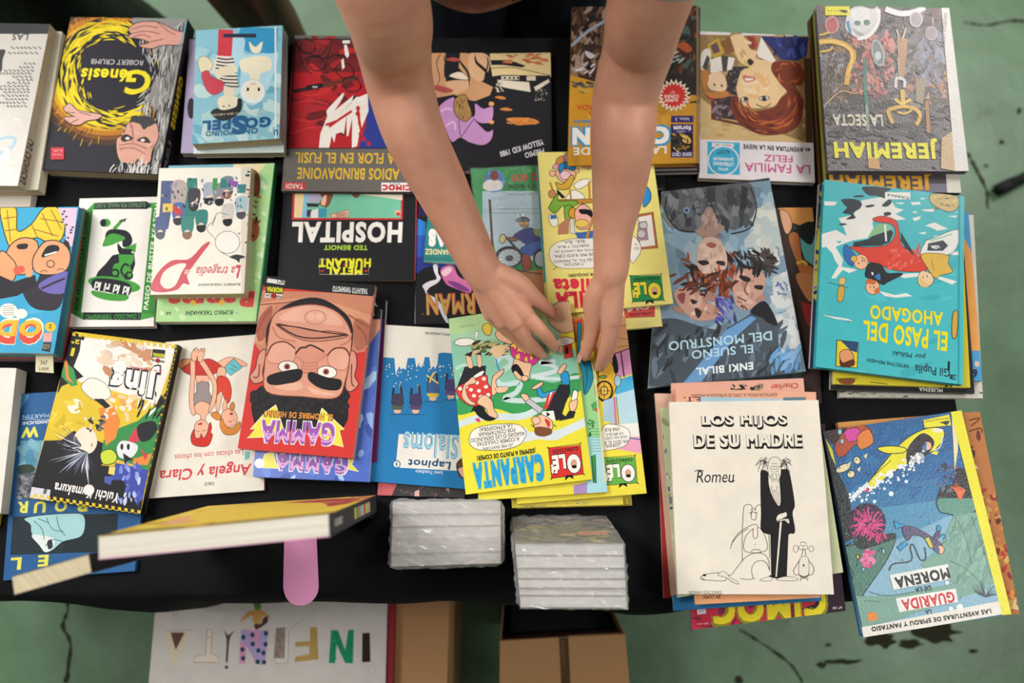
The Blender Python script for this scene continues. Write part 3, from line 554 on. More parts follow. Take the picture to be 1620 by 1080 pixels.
def a_lapinot(p):
    p.F(570, 490, 3.484); p.P('e6e2d8', '80,70 700,80 700,255 455,235 430,240 425,300 415,320 400,310 390,330 380,260 355,260 350,290 335,320 325,290 310,320 300,265 262,265 250,330 235,320 225,330 215,310 195,355 188,265 80,258')
    rd = random.Random(5)
    for i in range(60): p.E('e6e2d8', rd.uniform(140, 540), 300 + abs(rd.gauss(0, 70)), 3.5)
    p.T('BERTO LANGOSTINI', '4a5a6c', 430, 132, 145, 13, .03)
    for x, y, c1, c2, a in ((205, 500, '3a3a4c', '4c5c4c', 100), (305, 500, '3c3a64', '5a4468', 80), (400, 430, '3a5a8c', 'c8b040', 70), (500, 420, '4c3c6c', '5a4a78', 60)):
        p.L('c89a50', 6, [(x + 10, y - 90), (x + 28, y + 10)], 0); p.L('2a2634', 13, [(x - 28, y + 20), (x - 22, y - 70)], 0); p.L('2a2634', 13, [(x + 30, y + 20), (x + 18, y - 80)], 0); p.B(c1, [(x - 25, y - 30), (x + 28, y - 35), (x + 30, y + 30), (x, y + 45), (x - 25, y + 30)]); p.E('e0b494', x, y + 58, 20, 13); p.B(c2, [(x - 30, y + 30), (x + 30, y + 32), (x + 20, y + 50), (x - 24, y + 48)]); p.L('26323c', 3, [(x - 45, y + 75), (x + 50, y + 78)], 0)
    p.L('d8c060', 9, '365,360 430,405', 0); p.L('d8c060', 9, '405,345 380,400', 0)
    p.P('e8e2da', '212,685 560,690 560,888 195,868'); p.T('Slaloms', '2a7ab4', 390, 745, 305, 140, .03, .1); p.T('Slaloms', '98ccdc', 390, 745, 300, 134, .005, .1); p.T('Lapinot', '17507c', 382, 845, 240, 56, .03, .15); p.EO('e8e2da', 200, 850, 20, 20, 0, 6, '1f6a9c'); p.T('1', '1f6a9c', 200, 850, 8, 20, .03); p.T('Lewis Trondheim', 'd8e4ec', 380, 895, 150, 20, .01, .2)
    p.BO('5c4030', '530,850 570,820 570,920 545,915', 3); p.B('e8b49c', '540,880 570,870 570,925')
def a_pinkdark(p): p.F(570, 490, 3.484); p.P('cc6468', '80,940 210,940 170,1030 80,1030'); p.N(3, 70, ['4c4446', '3a3436', '5c5254'], (200, 950, 600, 1040), 14); p.P('e0b0a8', '300,1000 325,990 325,1028 298,1028'); p.B('c89080', '470,985 490,985 485,1000')
def a_slip(p): p.F(0, 290, 3.6); p.T('767', '6c6a58', 250, 1020, 40, 22, .0); p.T('3.00€', '8a866c', 250, 1055, 60, 20, .0)
# ================================================================ cover art, middle and right
def ole(p, cx, cy, w_, h_, col, txt='f4f0e8', r=0):
    """the series badge: rounded square, big OLE, small word under it (upside down)"""
    ex, ey = p.ex, p.ey
    def q(x, y): return (cx + ex.x * x * w_ + ey.x * y * h_, cy + ex.y * x * w_ + ey.y * y * h_)
    p.BO(col, [q(-.5, -.46), q(-.46, -.5), q(.46, -.5), q(.5, -.46), q(.5, .46), q(.46, .5), q(-.46, .5), q(-.5, .46)], 2.5)
    p.P(K_, [q(-.16, .47), q(-.18, .62), q(-.04, .53), q(.1, .64), q(.06, .47)])
    p.T('O', K_, *q(-.24, .12), w_ * .46, h_ * .68, .1); p.T('O', txt, *q(-.24, .12), w_ * .42, h_ * .63, .08)
    e = q(-.24, .12); p.EO('dca488', e[0], e[1], w_ * .085, h_ * .13, 0, 1.5); p.E(K_, *q(-.24, .22), w_ * .08, h_ * .06)
    p.T('LÉ', K_, *q(.22, .06), w_ * .46, h_ * .66, .09); p.T('LÉ', txt, *q(.22, .06), w_ * .42, h_ * .6, .06); p.T('!', txt, *q(.45, .2), w_ * .07, h_ * .3, .06)
    p.T('colección', K_, *q(-.02, -.34), w_ * .8, h_ * .17, .015)
def bubble(p, pts, lines, fs=1):
    p.BO('f0ece2', pts, 2.5)
    for t, x, y, w_, h_ in lines: p.T(t, '2c2a2c', x, y, w_, h_, .008)
def a_carpanta(p):
    p.F(690, 470, 3.1765); G1 = '8cc8ac'; S = 'ecc09c'
    p.P('b4d89c', '40,90 690,0 800,250 40,200'); p.P('a8d4b0', '40,190 690,110 720,330 60,400'); p.P(G1, '60,220 700,190 740,520 90,520')
    p.P('e8dc3c', '100,580 760,420 800,930 140,1000'); p.B('3a9c58', '100,520 150,500 260,520 340,440 480,410 600,430 700,380 760,420 740,460 640,520 560,580 440,600 300,560 210,570 110,590')
    p.L('c4dcd8', 26, '300,330 340,290 380,330 330,370 300,400 330,440 420,430 400,480 340,510 440,520 560,510', 1); p.L('cfe0e2', 34, '110,640 240,600 420,600 520,560'); p.L('d4e0e4', 22, '480,400 600,370 580,340 520,330 600,320', 1); p.L('cfe4e0', 18, '500,405 620,410 720,400'); p.L('c4dcd8', 14, '100,360 140,340 190,360 170,390 120,390')
    p.L('d8e2e6', 40, '400,720 520,690 600,690 700,650 760,620'); p.L('d8e2e6', 26, '440,660 470,690 600,705 660,660')
    p.B('e8d83a', '560,300 640,170 700,160 720,250 600,270') ; p.BO('f0ece2', '600,220 640,200 690,210 680,235 620,245', 3); p.PO('d03a34', '640,245 680,232 688,300 645,310', 3); p.R(K_, 650, 250, 664, 285); p.BO('d8b08c', '560,110 590,40 650,20 690,40 700,150 650,180 600,160', 3); p.B('a07850', '575,90 600,85 590,115')
    p.EO('f0ece2', 143, 225, 52, 20, -3, 3); p.BO('e8c84a', '232,150 255,130 280,150 270,190 245,185', 3); p.BO('e4ece4', '195,175 212,172 208,205 195,205', 2); p.T('EL COCINERO', '6c8c74', 150, 145, 70, 10)
    p.N(5, 60, ['5c6c3c', 'a8a46c', '3c4a2c', 'd8bc8c', '2c3424', 'e0b890'], (185, 220, 370, 285), 24, 3, 160, 30); p.B('e4c094', '280,250 360,240 340,270 320,300 290,300'); p.BO(S, '298,180 330,160 390,200 400,240 350,230 310,210', 3)
    p.BO('d03c8c', '372,250 400,220 450,240 520,290 490,340 430,320 385,300', 3)
    for x, y in ((395, 240), (420, 255), (450, 270), (480, 300), (415, 300), (455, 310)): p.N(int(x), 3, ['ecd83c'], (x - 6, y - 4, x + 6, y + 4), 16, 3)
    p.BO(S, '395,310 440,325 480,335 470,380 465,415 430,420 400,400 385,365', 3); p.B(K_, '378,350 400,335 420,350 440,390 425,395 400,370 385,380'); p.EO(S, 445, 408, 18, 15, 0, 3)
    p.PO('26262c', '145,350 250,345 245,410 120,450 100,470', 3); p.BO('f0ece2', '185,400 230,370 240,380 200,420', 2); p.BO(S, '150,290 170,285 185,350 160,350', 2); p.BO(S, '205,285 225,285 228,345 208,345', 2); p.P('26262c', '140,290 185,270 175,300'); p.P('26262c', '190,285 225,278 225,292')
    p.BO('d8403a', '100,460 170,420 250,390 260,430 285,470 280,500 240,540 190,550 130,520', 3); rd = random.Random(4)
    for x, y in ((120, 460), (145, 480), (175, 465), (205, 430), (215, 470), (240, 410), (250, 450), (262, 490), (225, 500), (190, 495), (165, 520), (150, 450)): p.E('f4ece4', x, y, 10, 9)
    p.BO(S, '160,420 185,400 200,430 150,450 165,510 200,535 170,540 130,500 140,440', 3); p.BO(S, '285,400 340,360 330,390 300,420 310,470 280,490', 3); p.L('3c9cc4', 8, '300,310 310,350 320,370'); p.BO(S, '205,530 240,490 280,520 290,560 310,600 270,610 250,560', 3); p.B(K_, '175,580 190,550 230,545 260,590 300,610 260,622 215,600 190,570'); p.P('d0408c', '195,612 215,605 225,628 205,625'); p.BO(S, '300,455 360,450 350,475 310,480', 2)
    p.BO('2a9ad0', '505,450 530,460 540,480 600,465 610,480 540,505 515,495', 3); p.BO(S, '480,455 530,425 535,440 500,462', 3); p.BO('2a9ad0', '625,385 660,375 670,430 640,445', 3); p.BO(S, '610,375 640,335 655,345 630,385', 3)
    p.PO('26242a', '620,440 670,440 672,480 650,530 630,590 610,620 550,590 560,540 600,480', 3); p.P('d03a34', '560,490 600,470 560,560 540,560'); p.P('f0ece2', '575,480 585,475 560,540'); p.BO(S, '425,490 450,485 470,510 450,525', 3); p.PO('c0c0c0', '445,525 470,510 540,560 520,585', 3); p.PO('26242a', '600,560 620,620 690,605 700,575 670,570 650,600', 3); p.BO('f0ece2', '690,470 712,480 700,530 675,550', 3); p.BO(S, '670,530 710,515 700,565 675,570', 3)
    p.P('f0ece2', '530,575 590,570 600,620 540,610'); p.P(K_, '555,575 575,590 555,600'); p.BO(S, '500,605 530,590 580,620 580,665 510,665 490,640', 3); p.BO(S, '480,610 510,600 525,625 495,640', 3); p.B('d03a34', '545,610 572,625 568,655 555,640'); p.B('7c4c2c', '495,660 520,650 575,660 580,685 540,700 500,690'); p.L(K_, 4, '478,640 500,660', 0); p.L(K_, 4, '590,640 605,650', 0)
    bubble(p, '165,715 190,665 280,640 400,638 440,660 452,690 420,740 340,765 230,768 180,750', [('¡O ME INVITAN', 310, 750, 150, 20), ('A COMER CHULETAS', 312, 725, 215, 20), ('ASADAS O LES DENUNCIO', 308, 702, 275, 20), ('POR CONTAMINAR', 305, 678, 185, 20), ('LA ATMOSFERA!', 300, 655, 165, 20)])
    p.T('¡SIEMPRE A PUNTO DE COMER!', '1c1c1e', 352, 787, 296, 30, .03); p.T('CARPANTA', '2aa4d8', 365, 876, 356, 140, .07);
    ole(p, 652, 823, 160, 152, 'd8302e')
def a_ole2(p):
    p.F(690, 470, 3.1765); p.P('ecdc48', '150,960 900,820 900,1100 150,1100'); p.P('94cc8c', '600,400 850,400 850,800 600,800'); p.P('a8d8e0', '760,700 870,700 870,1000 750,990'); p.P('a88cc0', '690,945 760,930 758,985 692,990')
    p.P('c07838', '680,90 780,80 780,200 700,230'); p.P('d8402e', '690,125 740,105 745,120 700,140'); p.BO('1e88a8', '710,140 730,140 725,250 735,320 780,320 795,360 780,440 745,490 735,400 715,300', 3); p.L(K_, 3, '740,320 760,400 745,480'); p.L(K_, 3, '770,330 790,380')
    for i in range(9): p.L('4c8c58', 2.5, [(775, 660 + i * 14), (832, 662 + i * 14)], 0)
    p.PO('4ca860', '780,540 815,515 820,560 790,570', 2); p.P('d8402e', '790,560 822,590 815,560'); p.P('d8402e', '795,440 810,430 815,480 800,500'); p.PO('3c9a50', '780,800 800,790 805,935 790,930', 3); p.N(2, 14, ['3c8c50', '2c6c3c'], (765, 600, 790, 700), 10)
    p.L('e0d4a4', 8, '742,100 800,420 850,930', 0)
def a_ole3(p):
    p.F(690, 470, 3.1765); p.P('d8a070', '780,60 1000,80 1000,250 860,310 780,250'); p.P('d490b8', '880,290 985,250 1005,380 890,410'); p.L('5c2c5c', 6, '880,290 985,252', 0); p.L('5c2c5c', 8, '928,275 945,400', 0)
    for q in ('880,150 970,140', '880,200 985,215', '890,255 980,240'): p.L('8c5c38', 3, q)
    p.P('4cb0d8', '900,420 990,390 1005,470 900,490'); p.BO('e0b034', '820,330 870,310 905,400 900,470 860,520 820,500', 4); p.EO('e0b034', 845, 470, 40, 48, 0, 9); p.EO('e8c860', 845, 470, 18, 22, 0, 5); p.L(K_, 3, '845,430 845,510', 0); p.L(K_, 3, '812,470 878,470', 0); p.BO(K_, '885,280 905,300 915,370 895,375', 2); p.EO('9cc4d8', 912, 420, 17, 30, 0, 3); p.EO('5c8c3c', 838, 400, 20, 8, 0, 3)
    p.P('b8d8e4', '900,490 1000,460 1020,640 930,650'); p.P('a8c4d4', '840,520 900,500 905,640 840,620'); p.L('d06ca4', 10, '895,500 905,645', 0); p.L('2c5c7c', 4, '905,500 918,645', 0); p.P('f0ece2', '900,640 1020,630 1030,760 840,740'); p.P('e8a0c0', '940,700 1025,700 1032,785 900,760'); p.L('3c7ca4', 6, '960,705 1025,715', 0); p.P('ecdc48', '780,780 900,765 1040,785 1080,1000 380,1060')
    bubble(p, '840,650 900,640 960,660 975,695 950,745 870,768 820,760', [('¡GRRR..!', 880, 745, 90, 18), ('HA SIDO EL R', 905, 728, 120, 18), ('QUE HA CAÍD', 905, 706, 110, 18), ('LA BRUJUL', 895, 686, 90, 18), ('UNA RUE', 885, 665, 75, 18)])
    ole(p, 925, 870, 160, 138, '68b04c')
def a_ole4(p): p.F(690, 470, 3.1765); p.N(3, 40, ['a8a078', '8c845c', 'e8d84c', 'c8b85c'], (400, 1020, 760, 1070), 18, 4, 170, 10)
def a_yellowkid(p):
    p.F(640, 60, 3.857); p.R('1c1c22', 60, 80, 920, 1000); p.P('c8966c', '60,80 250,90 240,200 260,300 380,310 370,230 330,180 340,90 400,95 395,200 440,250 480,270 540,300 520,350 430,385 400,380 300,345 200,365 150,300'); p.B('d8aa84', '400,95 500,100 520,160 490,250 440,260 395,210'); p.B('d8aa84', '250,270 380,260 385,310 300,340')
    p.L(K_, 18, '430,100 440,150 500,210 480,270', 1, 2); p.L(K_, 10, '500,110 510,160 480,260', 1, 2); p.L(K_, 5, '220,100 195,150 215,250 190,300'); p.L(K_, 5, '240,110 250,180 240,240'); p.L(K_, 14, '300,95 350,160 390,220 395,300', 1, 2); p.BO('e8d4c0', '270,230 330,205 380,230 385,255 320,250', 4)
    for q in ('250,130 300,118 345,135 300,145', '165,305 210,290 300,320 240,335'): p.B('a84c44', q)
    p.P('dcc490', '520,95 890,90 895,240 540,250 525,170'); p.P('1c1c22', '525,135 640,135 740,170 720,180 600,165 530,165'); p.N(4, 10, ['c0704c', 'b05c40', 'cc8458'], (560, 95, 840, 150), 36, 4, 5, 10); p.N(8, 16, ['b8643c', 'c87c50'], (740, 100, 860, 160), 28, 3, 5, 20)
    p.L(K_, 4, '530,185 650,180 760,200 890,230'); p.P('1c1c22', '530,235 600,225 890,230 890,400 560,400'); p.P('d8cdb8', '565,255 760,270 770,330 650,310 600,300'); p.P('d8cdb8', '790,300 880,250 885,270 800,325'); p.R('cfc4b0', 590, 232, 700, 255); p.R('cfc4b0', 745, 232, 800, 260)
    for x in (605, 635, 660, 685): p.R(K_, x, 238, x + 14, 250)
    p.N(6, 24, ['d8cdb8', 'b8b0a0'], (560, 270, 600, 340), 8, 2); p.N(7, 30, ['6c6860', 'a8a090'], (800, 310, 870, 380), 7, 2)
    p.BO('c08cc0', '205,430 300,360 310,440 420,480 430,400 480,430 540,420 530,510 460,520 420,490 500,570 540,560 530,620 480,655 400,640 340,610 290,635 250,560', 4); p.L(K_, 4, '330,500 340,600'); p.L(K_, 4, '420,500 340,610'); p.L('e0b0dc', 12, '220,450 260,430 290,440'); p.L('e0b0dc', 12, '250,540 300,510 310,560')
    p.BO('a8804c', '310,370 370,345 390,400 410,470 370,510 320,480 300,430', 4); p.N(5, 20, ['6c5030', 'c09c64', '3c2c1c'], (315, 370, 395, 490), 16, 5, 110, 40); p.B('d8a060', '520,390 545,395 540,415 515,410'); p.B('d8a060', '515,505 545,505 540,525 515,520')
    for q in ('550,360 590,355 620,370 590,375', '580,435 620,425 660,440 620,445', '620,495 690,485 790,495 820,520 740,530 680,530'): p.B('c87c3c', q)
    p.N(11, 12, ['d89048', 'b86c34'], (640, 490, 800, 525), 20, 4, 5, 10); p.T('YELLOW KID 1980', 'd8d8dc', 715, 672, 275, 36, .02, 0, -16); p.T('PREMIO', 'd8d8dc', 793, 703, 120, 34, .02, 0, -14)
    for q in ('345,830 375,870 385,960 350,980', '375,825 405,830 410,960 385,970'): p.B('d8509c', q)
def a_wrapped(p):
    p.F(640, 240, 3.857); p.R('2c9a50', 380, 90, 1100, 242); p.P('2c9a50', '380,90 480,100 550,560 600,900 420,700'); p.R('b4d0e0', 475, 240, 1100, 560); p.P('b8d4e0', '475,240 1100,240 1100,700 560,640'); p.P('c8844c', '560,740 1100,700 1100,1000 580,1000')
    p.E('3c8cd0', 550, 178, 64, 70); p.B('f0ece8', '480,195 520,170 580,175 600,215 560,238 490,232'); p.E('8c3c34', 548, 145, 26, 32); p.L('8c3c34', 12, '490,165 500,150', 0)
    p.T('LOS CASOS', 'd03434', 800, 153, 300, 44, .05, -.15); p.T('POR EL INSPECTOR', '2c4c34', 870, 205, 470, 30, .03); 
    p.T('Prólogo de T', '6c8494', 725, 258, 180, 20)
    p.P('5c3a34', '512,290 526,290 546,600 530,600'); p.L('3c4c54', 2, '480,350 1000,345', 0); p.L('3c4c54', 2, '480,372 1000,380', 0); p.PO('e8f0f0', '680,375 730,370 738,398 685,402', 2)
    p.E('2a2c34', 640, 640, 88, 66); p.E('c4d4dc', 640, 645, 68, 52); p.E('2a2c34', 640, 650, 24, 18); 
    for a in range(0, 180, 30): p.L('5c646c', 2.5, [(640 - 66 * math.cos(a / 57.3), 645 - 50 * math.sin(a / 57.3)), (640 + 66 * math.cos(a / 57.3), 645 + 50 * math.sin(a / 57.3))], 0)
    p.EO('e0d08c', 598, 530, 20, 28, 10, 5); p.L('2a2c34', 14, '620,520 690,600 760,650', 0); p.BO('2c3c8c', '660,520 710,480 770,465 820,500 825,560 760,570 700,540', 4); p.BO('2c60b8', '710,590 760,560 830,540 840,600 750,640 720,630', 4); p.BO('a84430', '720,630 765,640 770,710 725,715', 4); p.BO('a06c48', '700,420 750,415 755,455 715,460', 3); p.B('2a3c5c', '675,425 715,395 755,405 758,425'); p.EO('d8a040', 715, 437, 16, 10, 0, 3); p.EO('d8a040', 742, 435, 12, 10, 0, 3); p.BO('8c5a40', '640,520 690,525 680,548 640,540', 3); p.E('2a2c34', 830, 650, 46, 60); p.E('c4d4dc', 830, 655, 34, 46); p.B('8ca858', '790,480 830,470 830,510 800,510')
    p.L('3c3430', 8, '560,700 760,735 840,745'); p.T('V', '3c8cd0', 705, 385, 24, 18, .05)
def a_teal(p): p.F(640, 240, 3.857); p.T('LOCURAS', 'f0ece8', 360, 530, 430, 110, .09); p.T('HERNANDEZ', 'e8dca0', 240, 612, 228, 34, .03); p.P('2c7a78', '110,640 400,655 400,700 110,700'); p.P('5c9c98', '110,664 400,676 400,690 110,690')
def a_rman(p):
    p.F(640, 240, 3.857); p.P('2c7cd0', '70,400 130,430 130,520 74,520'); p.P('2a58b8', '72,510 140,510 200,690 130,760 70,720'); p.P('2a3a94', '70,640 330,640 300,760 150,800 70,740'); p.P('141418', '60,740 180,760 500,780 500,1090 60,1090'); p.B('141418', '70,760 150,700 260,720 400,760 380,900 70,900'); p.P('241c48', '60,330 400,330 400,400 75,395')
    p.B('e4e0e8', '175,690 200,690 205,740 220,770 200,800 150,830 130,860 120,840 110,815 150,790 195,775 180,730'); p.B('c4c8d8', '120,840 150,870 200,900 240,960 270,1050 240,1020 200,940 150,900'); p.B('cc6ca4', '220,720 290,690 330,760 400,800 400,860 300,830 250,800'); p.B('e8c0d0', '225,735 270,700 290,720 250,760'); p.B('7c3c84', '260,790 330,800 400,850 330,840')
    p.T('RMAN', 'c03a3c', 283, 928, 300, 132, .05); p.T('RMAN', 'b8984c', 280, 930, 294, 126, .02); p.L('c8c8cc', 4, '68,340 62,1070', 0); p.T('TM', 'a8a8a8', 112, 990, 12, 5, .02)
def a_yole(p):
    p.F(840, 220, 3.6); S = 'f0b898'
    p.BO('e0a0b8', '120,165 240,60 335,60 340,170 260,150', 3); p.B('c89a5c', '300,150 340,140 340,165'); p.BO('c89048', '145,115 180,95 190,140 150,145', 3); p.BO(S, '140,180 240,170 255,210 230,240 170,240', 4); p.BO('2c8cc8', '160,150 200,130 250,140 245,180 190,165 165,195', 4); p.EO('d89a58', 240, 125, 20, 18, 0, 3); p.EO('f0c8d0', 195, 205, 30, 26, 0, 3); p.EO(S, 262, 180, 14); p.EO(S, 122, 195, 18)
    p.BO('d8ac38', '140,245 180,255 230,205 245,225 215,280 160,285', 4); p.BO('f4f0e6', '245,260 290,230 335,230 335,250 270,285', 3); p.P(K_, '145,280 195,330 180,340 150,310'); p.BO('f4f0e6', '200,330 240,290 290,310 300,340 210,345', 3); p.PO('c8883c', '140,345 360,340 360,362 140,378', 3); p.L('c8883c', 12, '330,240 335,340', 0); p.L('c8883c', 10, '220,280 230,350', 0); p.L('c8883c', 12, '108,245 130,310', 0); p.BO('c88858', '100,300 130,290 142,320 110,335', 3)
    p.BO('7cb040', '105,380 150,310 160,350 250,350 265,370 200,400 180,380 140,420 105,400', 4); p.BO('7cb040', '190,390 230,380 235,440 200,470', 4); p.EO('e0a030', 240, 420, 26, 30, 0, 4); p.BO('f4f0e6', '105,430 140,430 155,480 130,500 105,470', 3); p.P('3c6cb0', '110,432 142,432 146,452 112,456'); p.P('b8805c', '155,490 220,440 215,540 152,545'); p.BO('f0b4a4', '255,400 300,370 350,420 340,500 270,510 250,450', 4); p.B(K_, '275,400 340,405 350,450 320,430 285,425'); p.EO('e8c860', 290, 480, 40, 24, 0, 3); p.PO('d8dce4', '222,450 240,455 250,530 350,540 350,560 225,535', 3); p.P('3c6cb0', '250,535 355,520 355,560 270,572'); p.L('c8883c', 14, '355,440 315,570', 0)
    p.BO('2c8cd0', '650,270 680,300 680,350 640,385', 4); p.PO('b8683c', '610,430 695,415 722,620 620,628', 4); p.P('ece8e0', '612,445 685,430 708,605 622,615'); p.P('a88894', '610,470 658,465 670,575 600,580'); p.EO('c8c4c4', 640, 490, 24, 20, 0, 3); p.EO('c8c4c4', 630, 540, 24, 24, 0, 3)
    p.BO('f0ece2', '560,560 600,565 628,620 610,670 570,700', 3); p.T('QU', '2c2a2c', 600, 622, 30, 16); p.T('N', '2c2a2c', 598, 600, 12, 14)
    bubble(p, '103,660 120,610 190,575 300,565 365,580 370,720 280,735 180,735 125,710', [('...Y ENTON-', 250, 712, 130, 18), ('CES YO, AL MANDO', 245, 690, 232, 18), ('DE MIS 9.070 CIPA-', 245, 662, 235, 18), ('YOS, ME LANCÉ AL', 245, 637, 225, 18), ('ASALTO, Y BLA..', 238, 610, 190, 18), ('BLA... BLA...', 240, 585, 130, 18)]); p.L(K_, 3, '150,725 125,745')
    p.T('¡...POR DOQUIER!', '1c1c1e', 310, 770, 195, 22, .03); p.T('Galleta', 'd8324a', 300, 835, 345, 85, .05, 0, 3); p.T('VANILA', 'd8324a', 335, 910, 385, 100, .07, 0, 0)
    ole(p, 660, 848, 175, 148, '1e8c48', 'ecd83c')
def a_redole(p):
    p.F(840, 220, 3.6); p.P('2c98b4', '20,130 60,130 85,815 60,815'); p.P('4cb0c4', '50,600 90,590 92,815 55,790'); p.P('d8509c', '95,870 110,865 112,930 98,925'); p.PO('d8504c', '530,940 705,940 705,1010 535,1018', 3); p.T('colección', '2a2024', 628, 998, 135, 22, .015); p.T('OLÉ', 'f0ece8', 610, 965, 130, 30, .06)
def a_conan(p):
    p.F(880, 0, 3.724); p.P('3a2a22', '80,40 840,30 840,610 620,560 80,560'); p.N(5, 130, ['4c382c', '2a1e1a', '6c5240', '8c6c54', 'a08878', '1e1a1c', '5c3c2c'], (90, 50, 300, 440), 40, 3, 110, 50); p.N(9, 90, ['3a2218', '6c3a24', '24201e', '8c4c2c', '1c2420', '4c5c54'], (640, 50, 830, 430), 36, 2.5, 120, 60); p.L('9ca4b4', 16, '90,270 180,190 310,110'); p.B('c8c0cc', '170,300 200,310 230,330 200,345 175,325'); p.N(3, 12, ['d8d0d4', 'b8a8a4'], (100, 370, 220, 430), 22, 3, 150, 20); p.B('b05830', '710,270 760,250 800,290 770,310'); p.N(6, 10, ['c8d4cc', '9cb0a4'], (640, 290, 740, 380), 26, 4, 150, 20)
    p.P('c8902c', '80,440 220,480 620,560 620,620 840,610 840,960 70,960'); p.N(7, 16, ['40484c', '6c6454', 'c89a3c'], (90, 480, 220, 550), 30, 3, 20, 20); p.P('2a201e', '620,430 835,450 835,605 690,610 620,560'); p.N(2, 30, ['c8902c', 'd49c38', 'b88428'], (80, 580, 820, 940), 50)
    st = []
    for i in range(40):
        r = 1 if i % 2 else .74; st.append((692 + 103 * r * math.cos(i * .157), 562 + 98 * r * math.sin(i * .157)))
    p.P('e8dcc8', st); p.P('d0342c', [(692 + (x - 692) * .82, 562 + (y - 562) * .82) for x, y in st]); p.T('SUPER', 'f0dcd0', 678, 590, 80, 20, .03); p.T('CONAN', 'f0dcd0', 680, 568, 84, 20, .03); p.T('2.ª', 'f0dcd0', 684, 545, 26, 14, .03)
    p.R('3a2c64', 676, 682, 808, 722); p.T('Núm. 3', 'd8d0dc', 742, 702, 80, 18, .01); p.R('3a2c64', 674, 732, 806, 928); p.R('1c1a1c', 676, 786, 804, 892); p.N(4, 26, ['b8883c', '8c6434', '3c342c', 'd8b060'], (690, 790, 795, 885), 18, 2); p.T('forum', 'e8e4ec', 742, 756, 104, 30, .05); p.T('COMICS', 'd8d0dc', 735, 775, 50, 9, .02); p.T('SERIE ORO', 'e0dce4', 740, 910, 116, 22, .02)
    p.T('CONAN', '2c98cc', 380, 800, 590, 124, .11); p.T('CONAN', 'f0ece4', 380, 800, 570, 104, .05); p.T('LA ESPADA DE', 'e8e4d8', 375, 888, 550, 46, .03); p.T('CONAN EL BARBARO', '2c8cb4', 250, 715, 300, 18, .03); p.T('LA ARMADA', 'c84c2c', 250, 632, 260, 30, .02); p.T('NEGRA', 'c84c2c', 250, 668, 120, 26, .02)
    p.R('8a7a54', 826, 30, 836, 960)
